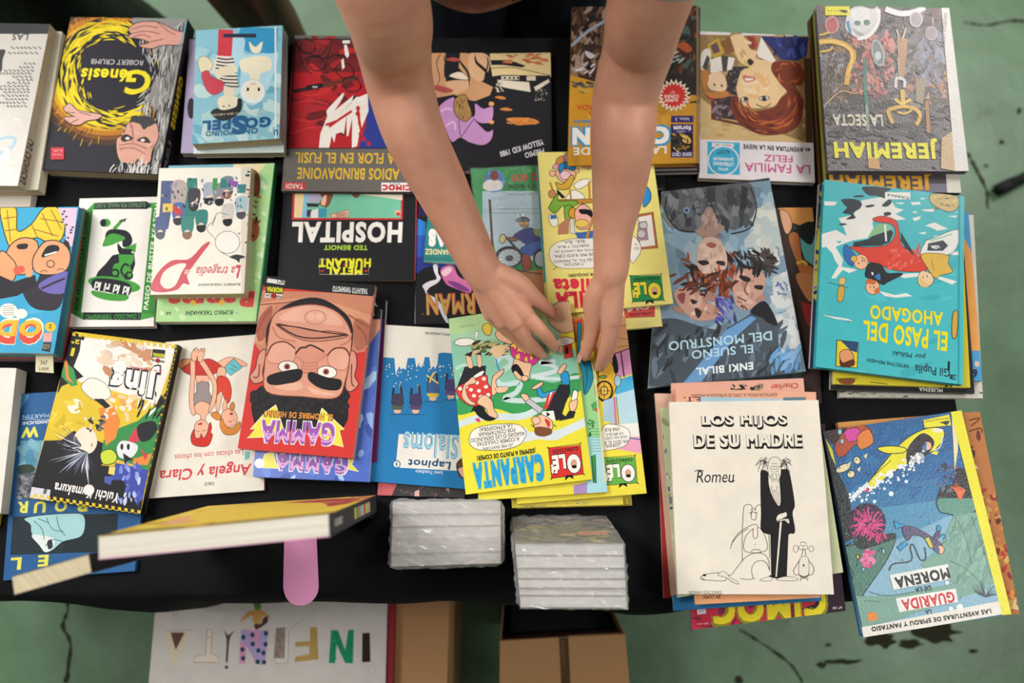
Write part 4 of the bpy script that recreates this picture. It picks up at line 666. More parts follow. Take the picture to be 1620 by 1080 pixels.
def a_familia(p):
    p.F(1090, 30, 3.857); p.P('9c7a4c', '60,95 740,105 758,760 70,735'); p.N(5, 60, ['a8885c', 'c0a070', 'b89a64', '8c6c40'], (70, 100, 740, 740), 60, 2); p.P('4c3420', '700,240 745,240 755,755 715,750'); p.P('d8b880', '70,480 270,640 560,700 720,755 70,735'); p.N(15, 24, ['dcc08c', 'c8a468'], (80, 560, 500, 720), 50, 3, 10, 15); p.P('6c3428', '135,490 150,480 155,600 420,660 420,675 135,612'); p.P('443438', '150,480 280,470 320,560 300,620 155,600'); p.N(6, 26, ['3a2c30', '5c444c', '8c7c80'], (160, 490, 260, 600), 26, 2); p.P('3a3236', '250,290 400,290 300,470 200,440'); p.N(7, 30, ['c8c0b8', '5c545c'], (230, 300, 330, 450), 6, 3)
    p.P('28306c', '440,108 730,112 715,230 650,255 560,250 500,180'); p.N(8, 14, ['1e2454', '38448c', '4454a0'], (520, 120, 720, 240), 36, 3, 80); p.P('f0e8e0', '415,200 440,110 530,255 500,270 420,230'); p.P('b84434', '350,105 400,105 420,165 380,190'); p.B('8c3c30', '360,110 390,120 400,180 375,170')
    p.B('f0cc9c', '265,100 330,100 370,180 420,200 410,240 520,270 500,330 400,310 360,290 300,250 255,130'); p.N(3, 8, ['d8a874', 'f4d8b0'], (290, 120, 400, 260), 26, 3, 50); p.B('3a2a2c', '355,262 370,242 395,262 375,285'); p.L('d8c040', 10, '340,255 410,360', 0)
    p.B('f4cf9c', '290,410 320,320 370,300 480,310 560,380 600,430 560,480 520,530 440,545 360,540 310,510 295,460'); p.N(4, 12, ['f0c088', 'f8dcb4'], (350, 350, 520, 480), 40, 2); p.B('d87c6c', '330,345 400,355 400,375 350,388 332,370'); p.P('f8f0e8', '340,362 395,362 385,374 345,378'); p.BO('f0e8e0', '315,490 340,475 362,490 345,510', 4); p.E('3a3440', 345, 490, 13); p.BO('f0e8e0', '425,485 460,470 490,480 460,500', 4); p.E('3a3440', 458, 486, 14); p.L('6c4030', 6, '410,520 460,540 500,515'); p.L('6c4030', 5, '310,520 340,535'); p.E('d8a070', 372, 420, 6, 4); p.E('f0c898', 570, 410, 26, 34)
    p.B('7c3420', '260,480 300,475 310,545 360,570 430,560 520,540 560,480 600,450 560,400 505,320 510,270 570,255 660,270 705,330 690,400 650,410 690,480 695,570 670,650 600,695 480,710 380,685 290,620 255,540'); rd = random.Random(7)
    for i in range(60):
        a = rd.uniform(.1, 2.9); r = rd.uniform(110, 235); p.L(rd.choice(['a84c28', 'c8682c', '5c2018', '8c3c24', '6c2830']), 12, [(480 + r * math.cos(a - .25), 480 + r * .92 * math.sin(a - .25)), (480 + r * math.cos(a), 480 + r * .95 * math.sin(a)), (480 + r * math.cos(a + .25), 480 + r * .9 * math.sin(a + .25))], 1, 2)
    for i in range(16): a = rd.uniform(0, 6.2); p.L(rd.choice(['c8682c', '8c3c20', '5c2818']), 11, [(610 + 70 * math.cos(a), 330 + 60 * math.sin(a)), (610 + 75 * math.cos(a + .4), 330 + 65 * math.sin(a + .4)), (610 + 60 * math.cos(a + .9), 330 + 50 * math.sin(a + .9))], 1, 2)
    p.P('c8a43c', '110,160 180,115 215,210 150,245'); p.P('6c4c54', '130,165 170,140 190,200 150,215'); p.P('8c5c30', '190,140 250,110 280,200 230,215'); p.B('ece4d8', '75,210 120,180 135,230 110,300 75,310'); p.P('4c4a44', '80,300 110,220 128,240 110,315'); p.P('f0e8e0', '130,250 200,225 280,240 260,310 130,330'); p.P('4c4a44', '195,225 240,230 230,320 205,320'); p.B('f4d0a8', '110,370 140,330 200,330 230,390 215,440 130,430'); p.B('c88040', '75,320 110,315 120,370 100,430 130,450 230,440 240,470 180,485 110,470 80,400'); p.E(K_, 155, 402, 6, 8); p.E(K_, 200, 408, 6, 8); p.P('b83838', '100,460 130,480 160,485 150,500 110,480')
    p.P('f0e8ec', '66,735 758,757 772,1000 55,975'); p.P('3cb0d8', '112,748 310,755 310,952 112,945'); p.E('f0e8ec', 210, 865, 98, 92); p.E('3cb0d8', 210, 865, 90, 84); p.P('f0e8ec', '140,755 275,762 270,785 140,780'); p.T('PRECIO 1982', '3c5c6c', 208, 770, 100, 10, .02)
    p.T('JOYAS', 'f0f0f4', 210, 915, 60, 22, .04); p.T('LITERARIAS', 'f0f0f4', 210, 885, 125, 22, .04); p.T('JUVENILES', 'f0f0f4', 210, 853, 125, 24, .04); p.T('ALCOTT', '2c4454', 210, 812, 80, 24, .03)
    p.T('en AVENTURA EN LA NIEVE', '2c2a30', 535, 790, 410, 30, .04, 0, 1); p.T('FELIZ', 'd05c94', 545, 852, 175, 42, .02); p.T('LA FAMILIA', 'd05c94', 540, 912, 400, 54, .015)
def a_jeremiah(p):
    p.F(1270, 0, 3.375); p.P('6a6468', '60,20 800,30 850,920 120,920'); p.N(5, 170, ['7c767c', '6c5c5c', '8c8488', '5c5458', '7a6058', '4c4648', '9c949c'], (80, 40, 760, 560), 46, 2); p.N(9, 40, ['b86460', 'c47c74', 'a85450', 'd08c84'], (240, 180, 480, 520), 40, 2, 70, 40); p.N(6, 60, ['5c4c3c', '3c342c', '6c5438', '8c6c50', '4c443c'], (90, 240, 320, 640), 36, 2); p.N(10, 30, ['a87458', 'b8886c', 'c09c84'], (560, 380, 780, 560), 36, 3, 60); p.N(11, 60, ['4c4848', '3c3a3c', '5c5654'], (110, 520, 780, 760), 50, 3, 10, 20); p.N(12, 34, ['8c8ca0', '7c7c90', '9c9cb0'], (600, 200, 740, 460), 36, 2, 80)
    p.N(31, 260, ['847c80', '5c5456', '9c9094', '7c6c64', '4c4648', '8c7468'], (90, 60, 780, 600), 17, 2.2); p.N(32, 70, ['c47870', 'a86860', 'd0948c'], (250, 180, 470, 500), 16, 2, 70, 40); p.N(33, 90, ['3c3a3e', '545054', '464346'], (110, 560, 790, 900), 24, 3, 10, 20)
    p.L('d8a87c', 6, '120,560 200,490 280,500 360,470'); p.P('9c8c78', '600,420 660,420 640,560 600,540')
    p.B('d8d4d4', '245,60 300,35 370,50 400,40 405,120 360,190 300,205 250,180 225,140'); p.B('a8a4a4', '260,150 330,180 390,120 350,170 300,195'); p.B('e8e4e4', '260,60 340,45 355,110 300,130 262,100'); p.E('6c8478', 290, 125, 18, 14); p.E('6c8478', 340, 122, 18, 16); p.P('3c8cb4', '228,120 245,110 260,180 245,175'); p.L('e8e8ec', 16, '405,50 400,130 350,195 290,210')
    p.L('e4e2e8', 30, '440,50 520,75 600,65 650,40'); p.EO('a8a0a4', 603, 105, 32, 40, 0, 8, 'c8c4c8'); p.EO('a09098', 685, 180, 30, 36, 0, 6, 'b8b0b8'); p.EO('7c8484', 400, 285, 30, 70, -12, 9, 'b0b4b4'); p.E('c8d0d0', 400, 300, 16, 24)
    p.L('dca838', 28, '75,230 150,222 230,245 270,300 245,370 232,455', 1); p.L('f0cc6c', 10, '90,225 170,225 250,265 262,320 238,400'); p.L('e0b040', 12, '80,280 140,270 160,250'); p.L('e8c040', 10, '90,190 150,170 160,140'); p.EO('b85c5c', 155, 135, 34, 44, 0, 6, 'd8a8a0')
    p.L('d8d8c8', 7, '500,160 520,250 515,430'); p.L('e0dcd0', 7, '550,150 510,300 520,430'); p.P('b8906c', '500,200 560,210 540,420 515,420'); p.L('dcd8dc', 16, '495,470 500,420 540,430 540,470'); p.L('e0b84c', 24, '530,480 535,560', 0); p.L('e4c45c', 16, '490,530 530,555 575,530'); p.L('dcb048', 20, '480,660 455,600 480,580 540,570 600,585 625,620 605,670', 1); p.L('e8c860', 10, '505,600 545,608 580,590')
    p.L('3c7c70', 20, '330,310 330,450 340,560'); p.L('8ca08c', 16, '340,560 345,700'); p.L('b07c44', 20, '660,540 670,710'); p.P('c89a64', '345,840 400,840 415,905 350,900'); p.P('c8aa84', '740,740 800,700 815,915 735,900')
    p.T('LA SECTA', 'dcd8c4', 292, 643, 266, 64, .03); p.T('JEREMIAH', 'e8e02c', 442, 792, 555, 112, .04); p.R('e8dc34', 118, 36, 248, 84); p.T('ediciones junior', '3c3a20', 170, 60, 90, 10); p.B('1c1c18', '195,55 240,60 220,72')
    p.P('dcd8d4', '738,45 782,45 890,915 812,918'); p.T('Hermann', '8a868c', 750, 160, 175, 30, .01, 0, 94)
def a_jere2(p): p.F(1270, 0, 3.375); p.P('4c4a4e', '120,900 770,900 775,1040 120,1040'); p.P('7c7a88', '680,980 775,980 775,1035 560,1025'); p.T('JEREMIAH', 'dca030', 415, 962, 545, 96, .04); p.P('dcd8cc', '762,900 850,900 852,1040 772,1036')
def a_elpaso(p):
    p.F(1300, 290, 6.0); N_ = '26303a'; Wt = 'e4e2dc'
    p.N(4, 30, ['44b4bc', '3ca8b4', '50bcc4'], (0, 0, 1300, 1800), 120, 3, 0, 20)
    p.P(Wt, '0,480 130,440 240,500 200,400 160,330 300,300 380,160 560,130 660,160 700,230 780,250 700,290 800,340 720,350 500,320 480,380 500,460 440,520 300,540 240,560 130,600 200,720 190,790 240,800 340,820 260,850 200,820 130,900 90,900 160,780 60,640 0,600'); p.P(Wt, '20,170 150,175 120,210 30,210')
    for q in ('380,40 480,30 660,50 600,90 640,150 520,120 440,110', '300,120 380,110 400,128 320,132', '190,150 320,150 380,190 360,240 300,280 320,330 230,340 280,300 200,280 240,230 210,200', '410,215 480,200 500,215 440,230', '570,210 640,150 665,180 620,220', '160,385 210,378 240,390 190,398', '590,280 640,270 660,295 600,310'): p.B(N_, q)
    for q in ('0,480 180,430 80,440 20,400', '130,550 190,545 170,570', '0,620 40,600 100,660 150,790 90,900 0,900'): p.P('44b4bc', q)
    for q in ('690,185 790,180 760,200', '840,180 930,175 940,200 860,205', '940,250 1070,240 1060,270 980,265', '850,270 910,265 890,285', '860,330 940,310 930,340 880,360', '980,400 1070,370 1130,400 1200,430 1100,450 1040,420', '910,470 990,460 980,485', '1050,500 1120,490 1090,510', '1190,310 1290,305 1270,325', '920,140 990,140 960,155', '1270,270 1340,265 1330,290', '700,860 940,850 940,880 780,900', '1040,860 1280,930 1240,960 1090,900', '540,1020 700,1060 800,1040 860,1070 700,1085 600,1070', '1180,660 1345,640 1345,680 1250,680'): p.P(Wt, q)
    p.P('84b888', '480,440 540,380 640,390 670,430 560,480 430,520'); p.P(N_, '300,560 440,530 480,500 660,440 680,470 640,560 560,590 300,600'); p.L(Wt, 18, '600,390 612,550', 0)
    p.BO('d4402e', '480,340 560,310 660,330 720,380 750,560 800,620 980,740 980,830 760,835 620,800 520,760 440,740 350,660 270,600 450,605 620,580 690,500 690,420 640,380 540,370', 5); p.N(3, 40, ['dc5040', 'c83a2c', 'e0645a'], (620, 620, 940, 820), 30, 2); p.P(N_, '750,460 860,640 880,690 800,620 750,540'); p.P('c8545c', '920,570 940,565 900,690 880,680')
    p.BO(Wt, '1030,530 1300,440 1240,660 950,690 985,550', 5); p.P('38424c', '1010,570 1150,540 1200,590 1150,640 1000,640'); p.L('8cc0a0', 12, '1030,545 1240,480', 0); p.N(6, 8, ['e8e8e4'], (1050, 590, 1140, 620), 20, 3)
    p.BO('2a68b0', '210,600 240,585 300,660 320,690 300,760 290,790 230,740 205,660', 5); p.EO('ecb48c', 372, 745, 68, 72, 0, 5); p.EO('d8b040', 305, 715, 30, 30, 0, 4); p.L(K_, 5, '370,700 400,715 415,750'); p.E(K_, 385, 735, 6, 12); p.E(K_, 350, 760, 6, 10)
    p.BO('23272e', '410,860 450,760 560,770 620,850 740,850 760,870 620,940 580,960 440,900', 5); p.P(Wt, '470,840 490,845 490,870 475,870'); p.P('3478b8', '500,880 550,850 560,920 520,910'); p.EO('ecb48c', 483, 985, 66, 70, 0, 5); p.B('c86a34', '415,930 450,905 510,930 500,960 440,950'); p.B('c86a34', '500,1010 540,990 550,1030 510,1050'); p.L(K_, 4, '450,970 470,990'); p.E(K_, 495, 985, 6, 9)
    p.BO('d8b048', '950,670 1190,680 1200,760 1240,840 1130,870 1080,900 1000,800', 5); p.L(K_, 4, '1040,720 1060,820'); p.BO('e4c49c', '910,900 950,830 1040,860 1060,930 1010,980 930,970', 5); p.B('d8b878', '910,920 930,900 1010,960 1000,985 940,975'); p.E(K_, 960, 890, 6, 8); p.E(K_, 1000, 880, 6, 8)
    p.BO('c8b074', '1035,105 1180,100 1300,140 1290,230 1210,270 1080,220 1030,170', 5); p.N(7, 24, ['a88c54', 'dcc890', '6c5c3c'], (1060, 120, 1270, 240), 24, 3, 20)
    p.BO('c8a044', '160,985 215,985 200,1110 150,1110', 4); p.BO('d8b060', '170,900 220,900 215,960 165,950', 3); p.L(K_, 4, '60,940 250,990')
    p.EO('e8e6e0', 722, 122, 70, 26, 2, 4, '44b4bc'); p.R('e8e6e0', 600, 85, 840, 152); p.T('CASALS', '2c4c54', 725, 125, 210, 20, .05, 0, 2)
    p.F(1260, 270, 2.919); p.T('AHOGADO', 'e6d81e', 508, 668, 338, 66, .03, 0, -1); p.T('EL PASO DEL', 'e6d81e', 502, 762, 392, 92, .03, 0, 1)
    p.T('por Milluki', '1c343c', 520, 848, 155, 30, .005, .2); p.PO('d8c42c', '186,782 285,792 280,910 182,902', 4); p.P('28486c', '205,786 283,793 280,840 250,830'); p.BO('d89468', '200,840 240,825 265,860 250,900 210,895', 3); p.B('5c2c1c', '200,860 215,885 262,870 265,900 205,905')
    p.T('DETECTIVE PRIVADO', '1c3c44', 421, 888, 196, 16, .02, 0, 2); p.T('Gil Pupila', '1c2c34', 628, 918, 162, 50, .008); p.T('1', K_, 703, 900, 10, 40, .04); p.T('3', '1c3c44', 722, 952, 34, 24, .03); p.P('2c98a0', '748,110 790,110 790,1000 745,1000') ; p.P('44b4bc', '756,110 790,110 790,1000 752,1000')
    p.L('1c3c44', 4, '100,660 200,680 250,700', 1, 2); p.P(Wt, '105,662 240,685 260,696 180,684')
    p.BO('c8a044', '722,660 745,655 738,765 718,762', 3)
def a_sueno(p):
    p.F(1000, 270, 3.0); p.P('7c98ac', '50,90 700,40 840,960 60,1040'); p.N(5, 120, ['8caabc', '7a94a8', 'a0b8c4', '94b4c8', '6c8498'], (80, 60, 760, 900), 60, 1.8); p.N(6, 50, ['c8ccc4', 'd4d8d0', 'b8c4c4'], (580, 200, 740, 420), 46, 1.6); p.N(7, 60, ['c4c8c8', 'aeb8bc', 'd0d4d4'], (680, 480, 800, 860), 40, 1.7)
    p.B('5c6064', '145,100 400,70 560,60 580,200 490,280 440,250 390,200 350,180 320,260 270,290 180,240'); p.N(8, 60, ['4c5054', '6c7074', '7c8084', '3c4044'], (160, 90, 560, 260), 40, 2.5, 70); p.L('2a2c30', 7, '165,120 160,200 220,280 320,290'); p.L('2a2c30', 7, '560,80 590,170 560,270 470,300'); p.P('2e3034', '520,70 550,80 540,180 510,190'); p.R('3c3e42', 355, 80, 395, 150); p.L('3c3e42', 8, '375,150 378,180'); p.E('7c98c0', 258, 188, 16); p.E('26282c', 258, 188, 7); p.L('26282c', 4, '215,205 240,195'); p.L('26282c', 4, '280,185 320,172')
    p.B('a88c80', '350,180 380,180 395,240 440,270 400,310 420,330 350,325 300,290 330,260'); p.N(12, 14, ['8c7468', 'c0a498'], (330, 200, 420, 320), 20, 3, 90)
    p.N(9, 80, ['7c3c20', 'a04c28', '5c2c1c', '2e2220', '8c4428'], (250, 380, 490, 600), 34, 4, 60, 50); p.B('d4b4a4', '330,330 400,320 440,370 450,440 420,490 340,490 305,430'); p.N(13, 16, ['c49c8c', 'e0c4b4'], (330, 350, 430, 480), 22, 2); p.B('34282a', '310,430 350,425 365,440 335,450'); p.B('34282a', '400,430 435,430 440,450 405,445'); p.B('a45c54', '350,350 378,340 402,355 378,368'); p.L('a07c70', 4, '370,385 378,420'); p.N(10, 30, ['a04c28', '6c2c1c', 'b8603c'], (300, 470, 460, 560), 30, 5, 85, 20)
    p.B('c89c8c', '485,490 560,460 630,500 620,580 570,650 510,655 480,590'); p.N(14, 14, ['b08474', 'd8b0a0'], (500, 480, 610, 630), 24, 2); p.N(11, 60, ['2a2424', '3c3434', '4c4444', '1e1a1c'], (500, 390, 680, 480), 36, 5, 60, 50); p.B('2e2626', '510,495 560,510 550,530 515,515'); p.B('2e2626', '580,545 620,545 615,565 585,560'); p.L('6c4c44', 6, '545,530 535,570 550,590'); p.L('5c3434', 6, '500,600 540,618'); p.N(17, 10, ['4c3c38'], (500, 620, 550, 655), 10, 3)
    p.B('c49888', '200,570 280,560 380,640 440,660 400,700 300,710 220,640'); p.N(15, 16, ['ac8070', 'd4ac9c', 'dcc8b4'], (220, 580, 400, 690), 24, 2); p.B('3a2a2a', '300,650 330,670 315,700 300,680'); p.B('8c4c48', '215,590 250,580 245,630 225,620'); p.B('3a2a2a', '275,610 310,620 290,635'); p.N(16, 40, ['4c4c9c', '6464b4', '3c3c7c', '8484c4'], (400, 600, 490, 720), 26, 4, 60, 40); p.N(20, 24, ['3c2c2c', '6c3c2c'], (190, 480, 480, 570), 34, 4, 150, 30)
    p.B('4c5660', '60,760 180,700 330,740 430,750 560,680 620,620 680,700 700,850 760,960 70,1020'); p.N(18, 90, ['5c6874', '3c444c', '4c5864', '6c7c8c', '34383e'], (90, 740, 720, 990), 50, 4, 110, 40); p.P('6c9ccc', '440,760 560,690 590,700 480,800 330,1000 240,1010 400,820'); p.N(19, 26, ['6ca0d0', '84b0d8', '5c8cbc'], (660, 850, 800, 960), 40, 3, 120); p.B('26262a', '560,670 630,620 690,730 640,720 620,700')
    p.N(21, 10, ['5c70a8'], (690, 530, 740, 590), 14, 3); p.L('b08c9c', 3, '740,350 690,400')
    p.T('EL SUEÑO', 'b4d8e8', 428, 864, 294, 50, .016, 0, 0); p.T('DEL MONSTRUO', 'b4d8e8', 418, 808, 492, 44, .016, 0, 0); p.T('ENKI BILAL', 'e4ecf0', 438, 940, 272, 36, .03)
def a_orange(p):
    p.F(1000, 270, 3.0); p.P('3c2c28', '640,170 880,170 880,1000 640,1000'); p.P('d89450', '690,175 855,175 862,240 800,260 740,240'); p.BO('e0a884', '700,190 740,200 760,260 740,300 720,280', 3); p.P('5ca4a0', '770,270 870,290 860,450 820,420 800,360'); p.B('1c2420', '770,280 840,240 870,270 850,350 800,320'); p.BO('b06a38', '740,310 790,300 810,420 870,480 865,640 820,560 780,440', 4); p.L('d8b048', 12, '780,440 810,430 830,445'); p.P('8c2c24', '800,620 870,640 850,760 820,700'); p.B('b87848', '780,490 860,500 850,620 800,560')
def a_sig(p): p.F(1000, 270, 3.0); p.L('5c9a90', 12, '820,980 850,950 860,965 830,1010 800,1000'); p.L('4c7c78', 10, '300,1020 360,1000 420,1010 480,985 540,1000'); p.P('3c7c74', '725,480 770,470 790,560 750,560'); p.N(3, 30, ['3a3440', '26282c', '2c4844'], (640, 300, 850, 1000), 30)
def a_hijos(p):
    p.F(1020, 580, 2.5116)
    for t, x, y, w_, h_ in (('LOS HIJOS', 396, 215, 338, 56), ('DE SU MADRE', 410, 290, 430, 58)):
        p.T(t, '1c1a1c', x - 2, y + 6, w_, h_, .06); p.T(t, '1c1a1c', x + 3, y + 8, w_, h_, .06); p.T(t, 'ece4d6', x, y - 1, w_, h_, .03)
    p.T('Romeu', '262426', 280, 436, 152, 48, .0, .25); p.L('262426', 3, '198,416 215,410 235,414'); p.L('262426', 3, '330,450 345,458 358,450'); p.T('SEDMAY EDICIONES', '6c6660', 240, 897, 130, 14, .005)
    p.F(1080, 680, 3.857); K = '242224'; rd = random.Random(6)
    def o(q, w_=3): p.L(K, w_, q)
    p.BO(K, '475,270 490,245 520,260 525,330 545,400 585,462 598,420 590,260 620,240 650,255 680,420 682,470 670,510 685,620 640,630 490,625 478,500', 1); p.P(K, '495,615 680,615 645,640 640,780 635,895 540,900 535,640'); p.B(K, '525,890 580,880 640,890 635,905 570,905')
    p.BO('e8e0d2', '525,190 545,168 580,168 598,195 600,260 590,300 565,330 540,300 520,250', 3)
    for q in ('530,235 560,240 590,230', '535,250 552,256', '565,255 588,246', '548,300 565,308 580,298', '530,225 560,222 595,222', '540,205 580,205', '545,270 535,290', '585,265 590,290', '552,260 548,290 560,300 574,290 566,260'): o(q, 2.5)
    for i in range(26):
        x, y = (515, 190) if i % 2 else (600, 190); s_ = -1 if i % 2 else 1; a = rd.uniform(20, 75); o([(x + rd.uniform(-5, 5), y + rd.uniform(-15, 50)), (x + s_ * a * .5, y + rd.uniform(-25, 20)), (x + s_ * a, y + rd.uniform(-5, 90))], 2)
    p.P('e8e0d2', '530,320 590,320 597,420 585,458 550,400')
    for i in range(9): o([(540 + i, 375 + i * 10), (565, 380 + i * 10), (592, 374 + i * 9)], 2)
    o('545,340 540,360 560,372 580,355 570,340'); p.BO('e8e0d2', '570,540 585,515 615,505 630,500 635,525 600,545 580,560', 2.5); p.BO('d8cfc0', '580,550 640,540 652,560 645,572 620,552 600,558', 3); p.P('e8e0d2', '592,560 606,562 575,895 565,895'); o('592,560 565,895', 2); o('606,562 575,895', 2)
    p.BO('e8e0d2', '470,915 520,895 545,900 540,918 500,922', 2.5); p.BO('e8e0d2', '570,912 625,893 690,900 700,915 640,920', 2.5)
    o('365,800 362,680 370,500 380,460 410,455 430,475'); o('445,470 470,455 490,500 500,580 525,640 530,780'); o('430,600 390,640 372,690 378,735 420,748 480,745 512,730 515,690 490,620 460,590'); o('290,725 310,670 350,620 420,580 455,575'); o('295,700 340,640 400,600'); o('430,600 430,650 445,662 458,640 455,580'); p.N(5, 16, [K], (405, 475, 455, 510), 9, 5); o('418,500 420,540 445,545 450,500'); o('420,745 422,735 440,728 470,732 478,748'); p.E(K, 442, 697, 3)
    o('110,895 140,880 230,870 290,885 330,840 380,780 440,750 500,760 525,800 530,860'); o('110,910 150,915 250,920 270,900'); p.BO('e8e0d2', '215,885 240,862 265,870 290,900 330,920 340,940 300,925 265,900', 2.5); o('430,905 420,850 440,810 480,795 510,810 528,850'); o('350,905 400,912 440,905'); p.E(K, 133, 885, 11, 7); o('105,905 115,900 135,918')
    p.BO('e8e0d2', '715,785 765,780 765,890 712,885', 2.5); o('715,790 690,830 675,860 690,885 712,875'); o('765,790 795,830 800,860 785,885 765,875'); p.L(K, 6, '710,885 740,895 770,885'); o('725,770 740,715 752,765'); p.EO('e8e0d2', 722, 716, 15, 14, 0, 2.5, K); p.EO('e8e0d2', 748, 716, 14, 14, 0, 2.5, K); p.EO('e8e0d2', 690, 724, 15, 22, 0, 2.5, K); p.EO('e8e0d2', 785, 724, 15, 18, 0, 2.5, K); o('715,690 735,682 755,692'); o('720,920 720,905 760,905 760,920'); p.E(K, 738, 825, 5, 8)
def a_cimoc(p):
    p.F(1020, 580, 2.5116); p.P('342030', '160,760 820,760 820,1060 160,1060'); p.P('c83048', '170,930 700,900 640,1000 190,1050'); p.N(3, 30, ['c83048', 'b82840', '7c2444'], (180, 930, 600, 1040), 40); p.P('342030', '620,960 820,900 820,1000 700,990')
    p.T('CIMOC', '8c8c24', 495, 950, 470, 130, .08); p.T('CIMOC', 'e8d42c', 495, 950, 452, 112, .045); p.T('Nº 130', 'd8ccd4', 765, 957, 36, 10, .03); p.P('d8d0d8', '205,950 240,945 244,980 210,985'); p.T('72', '8c8c94', 224, 965, 20, 16); p.T('400 ptas', 'd8b0b8', 230, 1020, 46, 9, .03)
def a_peach(p): p.F(1020, 580, 2.5116); p.T('ADAPTACION OFICIAL AL COMIC DE LA PELICULA DE WALLBERG', '6c3c34', 355, 113, 345, 13, .015); p.T('E.T.', '6c3c34', 190, 130, 70, 22, .04); p.P('a4c4d4', '222,118 550,128 550,150 222,140'); p.P('5c7c8c', '550,122 640,120 640,140 550,140'); p.T('LA VERSION DEL FILM EN COMIC', '4c2c24', 300, 915, 140, 14, .03); p.P('e0a070', '200,900 660,900 660,960 200,960') ; p.T('EN COMIC', '4c2c24', 265, 914, 70, 14, .03)
def a_charlier(p): p.F(1020, 580, 2.5116); p.T('Charlier', 'b84438', 555, 78, 110, 22, .02); p.N(4, 20, ['4c4438', '8c7c64', '2c2a2c'], (350, 70, 470, 95), 14)
def a_map(p): p.F(1020, 580, 2.5116); p.N(4, 60, ['94a474', 'c4cca4', '7c8c9c', '5c6c8c', 'dcdcc4'], (50, 150, 110, 900), 20, 2)
def a_guarida(p):
    p.F(1290, 640, 2.842); p.P('20649c', '30,110 660,25 800,500 120,560'); p.P('1c5c94', '30,110 660,25 700,200 60,260'); p.P('2c74a4', '120,400 560,330 640,560 150,600'); p.P('4c90b8', '150,480 560,430 640,600 400,700 160,640'); p.P('7cacc8', '340,620 640,480 620,640 500,720 330,750'); p.P('88b4cc', '220,840 330,640 560,560 840,880 220,1000'); p.N(9, 40, ['20649c', '2870a4', '1c5890'], (140, 120, 480, 400), 50, 2, 160)
    p.P('232c30', '30,120 60,160 90,280 150,400 180,600 130,620 90,420'); p.P('e4dc2c', '45,150 75,200 92,275 70,230'); p.P('3c2c2c', '30,120 160,95 130,200 80,180')
    p.BO('b04a30', '90,180 160,90 250,110 240,170 180,180 130,230 100,230', 3); p.BO('d0449c', '130,120 190,105 200,150 150,165', 3); p.BO('d87c34', '190,140 240,110 260,170 200,200', 3); p.EO('8cc0d4', 110, 122, 10, 14, 0, 3); p.EO('8cc0d4', 120, 165, 9, 13, 0, 3)
    for x, y, a, b in ((125, 285, 36, 17), (187, 250, 15, 18), (160, 312, 18, 16)): p.EO('e0d8ac', x, y, a, b, -25, 4)
    p.BO('e4dc2c', '225,370 300,270 400,160 490,110 560,105 580,140 540,200 440,250 340,310 260,380 235,390', 4); p.BO('2c2430', '410,250 420,190 480,130 530,160 520,200 470,250 430,268', 4); p.EO('ecb490', 505, 185, 18, 20, 0, 3); p.B('2c7cb4', '480,190 500,170 495,210 485,215'); p.B('b0b0b4', '425,245 470,215 490,240 440,262'); p.L('c8e0ec', 5, '575,140 560,190 530,205'); p.BO('e4dc2c', '278,195 340,185 405,195 395,215 320,218', 4); p.B('e4dc2c', '520,215 550,208 545,225'); p.L(K_, 3, '250,330 340,250'); p.P('c03464', '215,385 235,370 250,385 225,395'); p.P('dce4e8', '150,420 235,345 240,365 170,425'); rd = random.Random(9)
    p.E('e8e4c8', 550, 115, 26, 10, 5)
    for i in range(130):
        t = rd.random(); p.E('e8f0f4', 480 - 320 * t + rd.uniform(-20, 20), 235 + 200 * t + rd.uniform(-30, 25), rd.uniform(3, 7))
    p.E('e8f0f4', 340, 400, 11); p.E('e8f0f4', 408, 345, 8); p.E('e8f0f4', 265, 435, 8)
    p.BO('4c7c70', '100,430 150,470 180,600 130,640 330,580 360,600 330,680 300,730 210,860 190,900 130,620', 4); p.E('34203c', 232, 530, 85, 88)
    for i in range(90):
        a = rd.uniform(0, 6.28); r = rd.uniform(20, 82); p.L(rd.choice(['cc3c80', 'dc4c90', 'b8306c']), 6, [(232 + r * .4 * math.cos(a + .3), 535 + r * .4 * math.sin(a + .3)), (232 + r * .8 * math.cos(a), 530 + r * .8 * math.sin(a)), (232 + r * math.cos(a + rd.uniform(-.2, .2)), 530 + r * math.sin(a + rd.uniform(-.2, .2)))])
    p.B('26302e', '180,610 330,580 360,600 250,640 200,650'); p.N(6, 50, ['dc5c98', 'c84484', 'e884b0'], (212, 660, 265, 725), 12, 1.5); p.N(7, 24, ['cc3c80', 'a83068'], (240, 580, 320, 610), 12, 2, 90)
    for q in ('150,720 170,760 160,790', '190,690 185,730', '280,660 300,640'): p.L('2c4c44', 5, q)
    p.EO('8cc0d4', 306, 658, 7, 12, 0, 3); p.EO('d8d040', 190, 683, 7, 10, 0, 4); p.EO('8cc0d4', 215, 740, 8, 9, 0, 3)
    p.BO('5c9484', '545,430 600,400 700,410 720,470 660,510 600,490 560,480', 4); p.P('1c2224', '640,280 700,300 730,420 640,420 545,420 560,370 640,350 620,300'); p.N(8, 30, ['7c4468', '4c2c4c', '26303c', '5c6c84'], (550, 270, 640, 400), 14, 2)
    p.P('e4dcb0', '610,30 640,120 640,200 625,300 618,160')
    for i in range(7): p.L('dc6c34', 12, [(645, 420), (630 + i * 5, 380), (600 + i * 12, 350 + abs(i - 2) * 8)], 1, 1)
    p.P('78a494', '620,500 740,480 830,820 620,800 470,720 560,640'); p.N(12, 30, ['6c988c', '84b09c', '5c8880'], (600, 520, 780, 800), 50, 4, 110, 20); p.P('88b4cc', '700,830 810,800 830,880 400,970 640,880'); p.P('78a494', '180,860 330,860 640,800 800,820 640,870 380,960 210,1000')
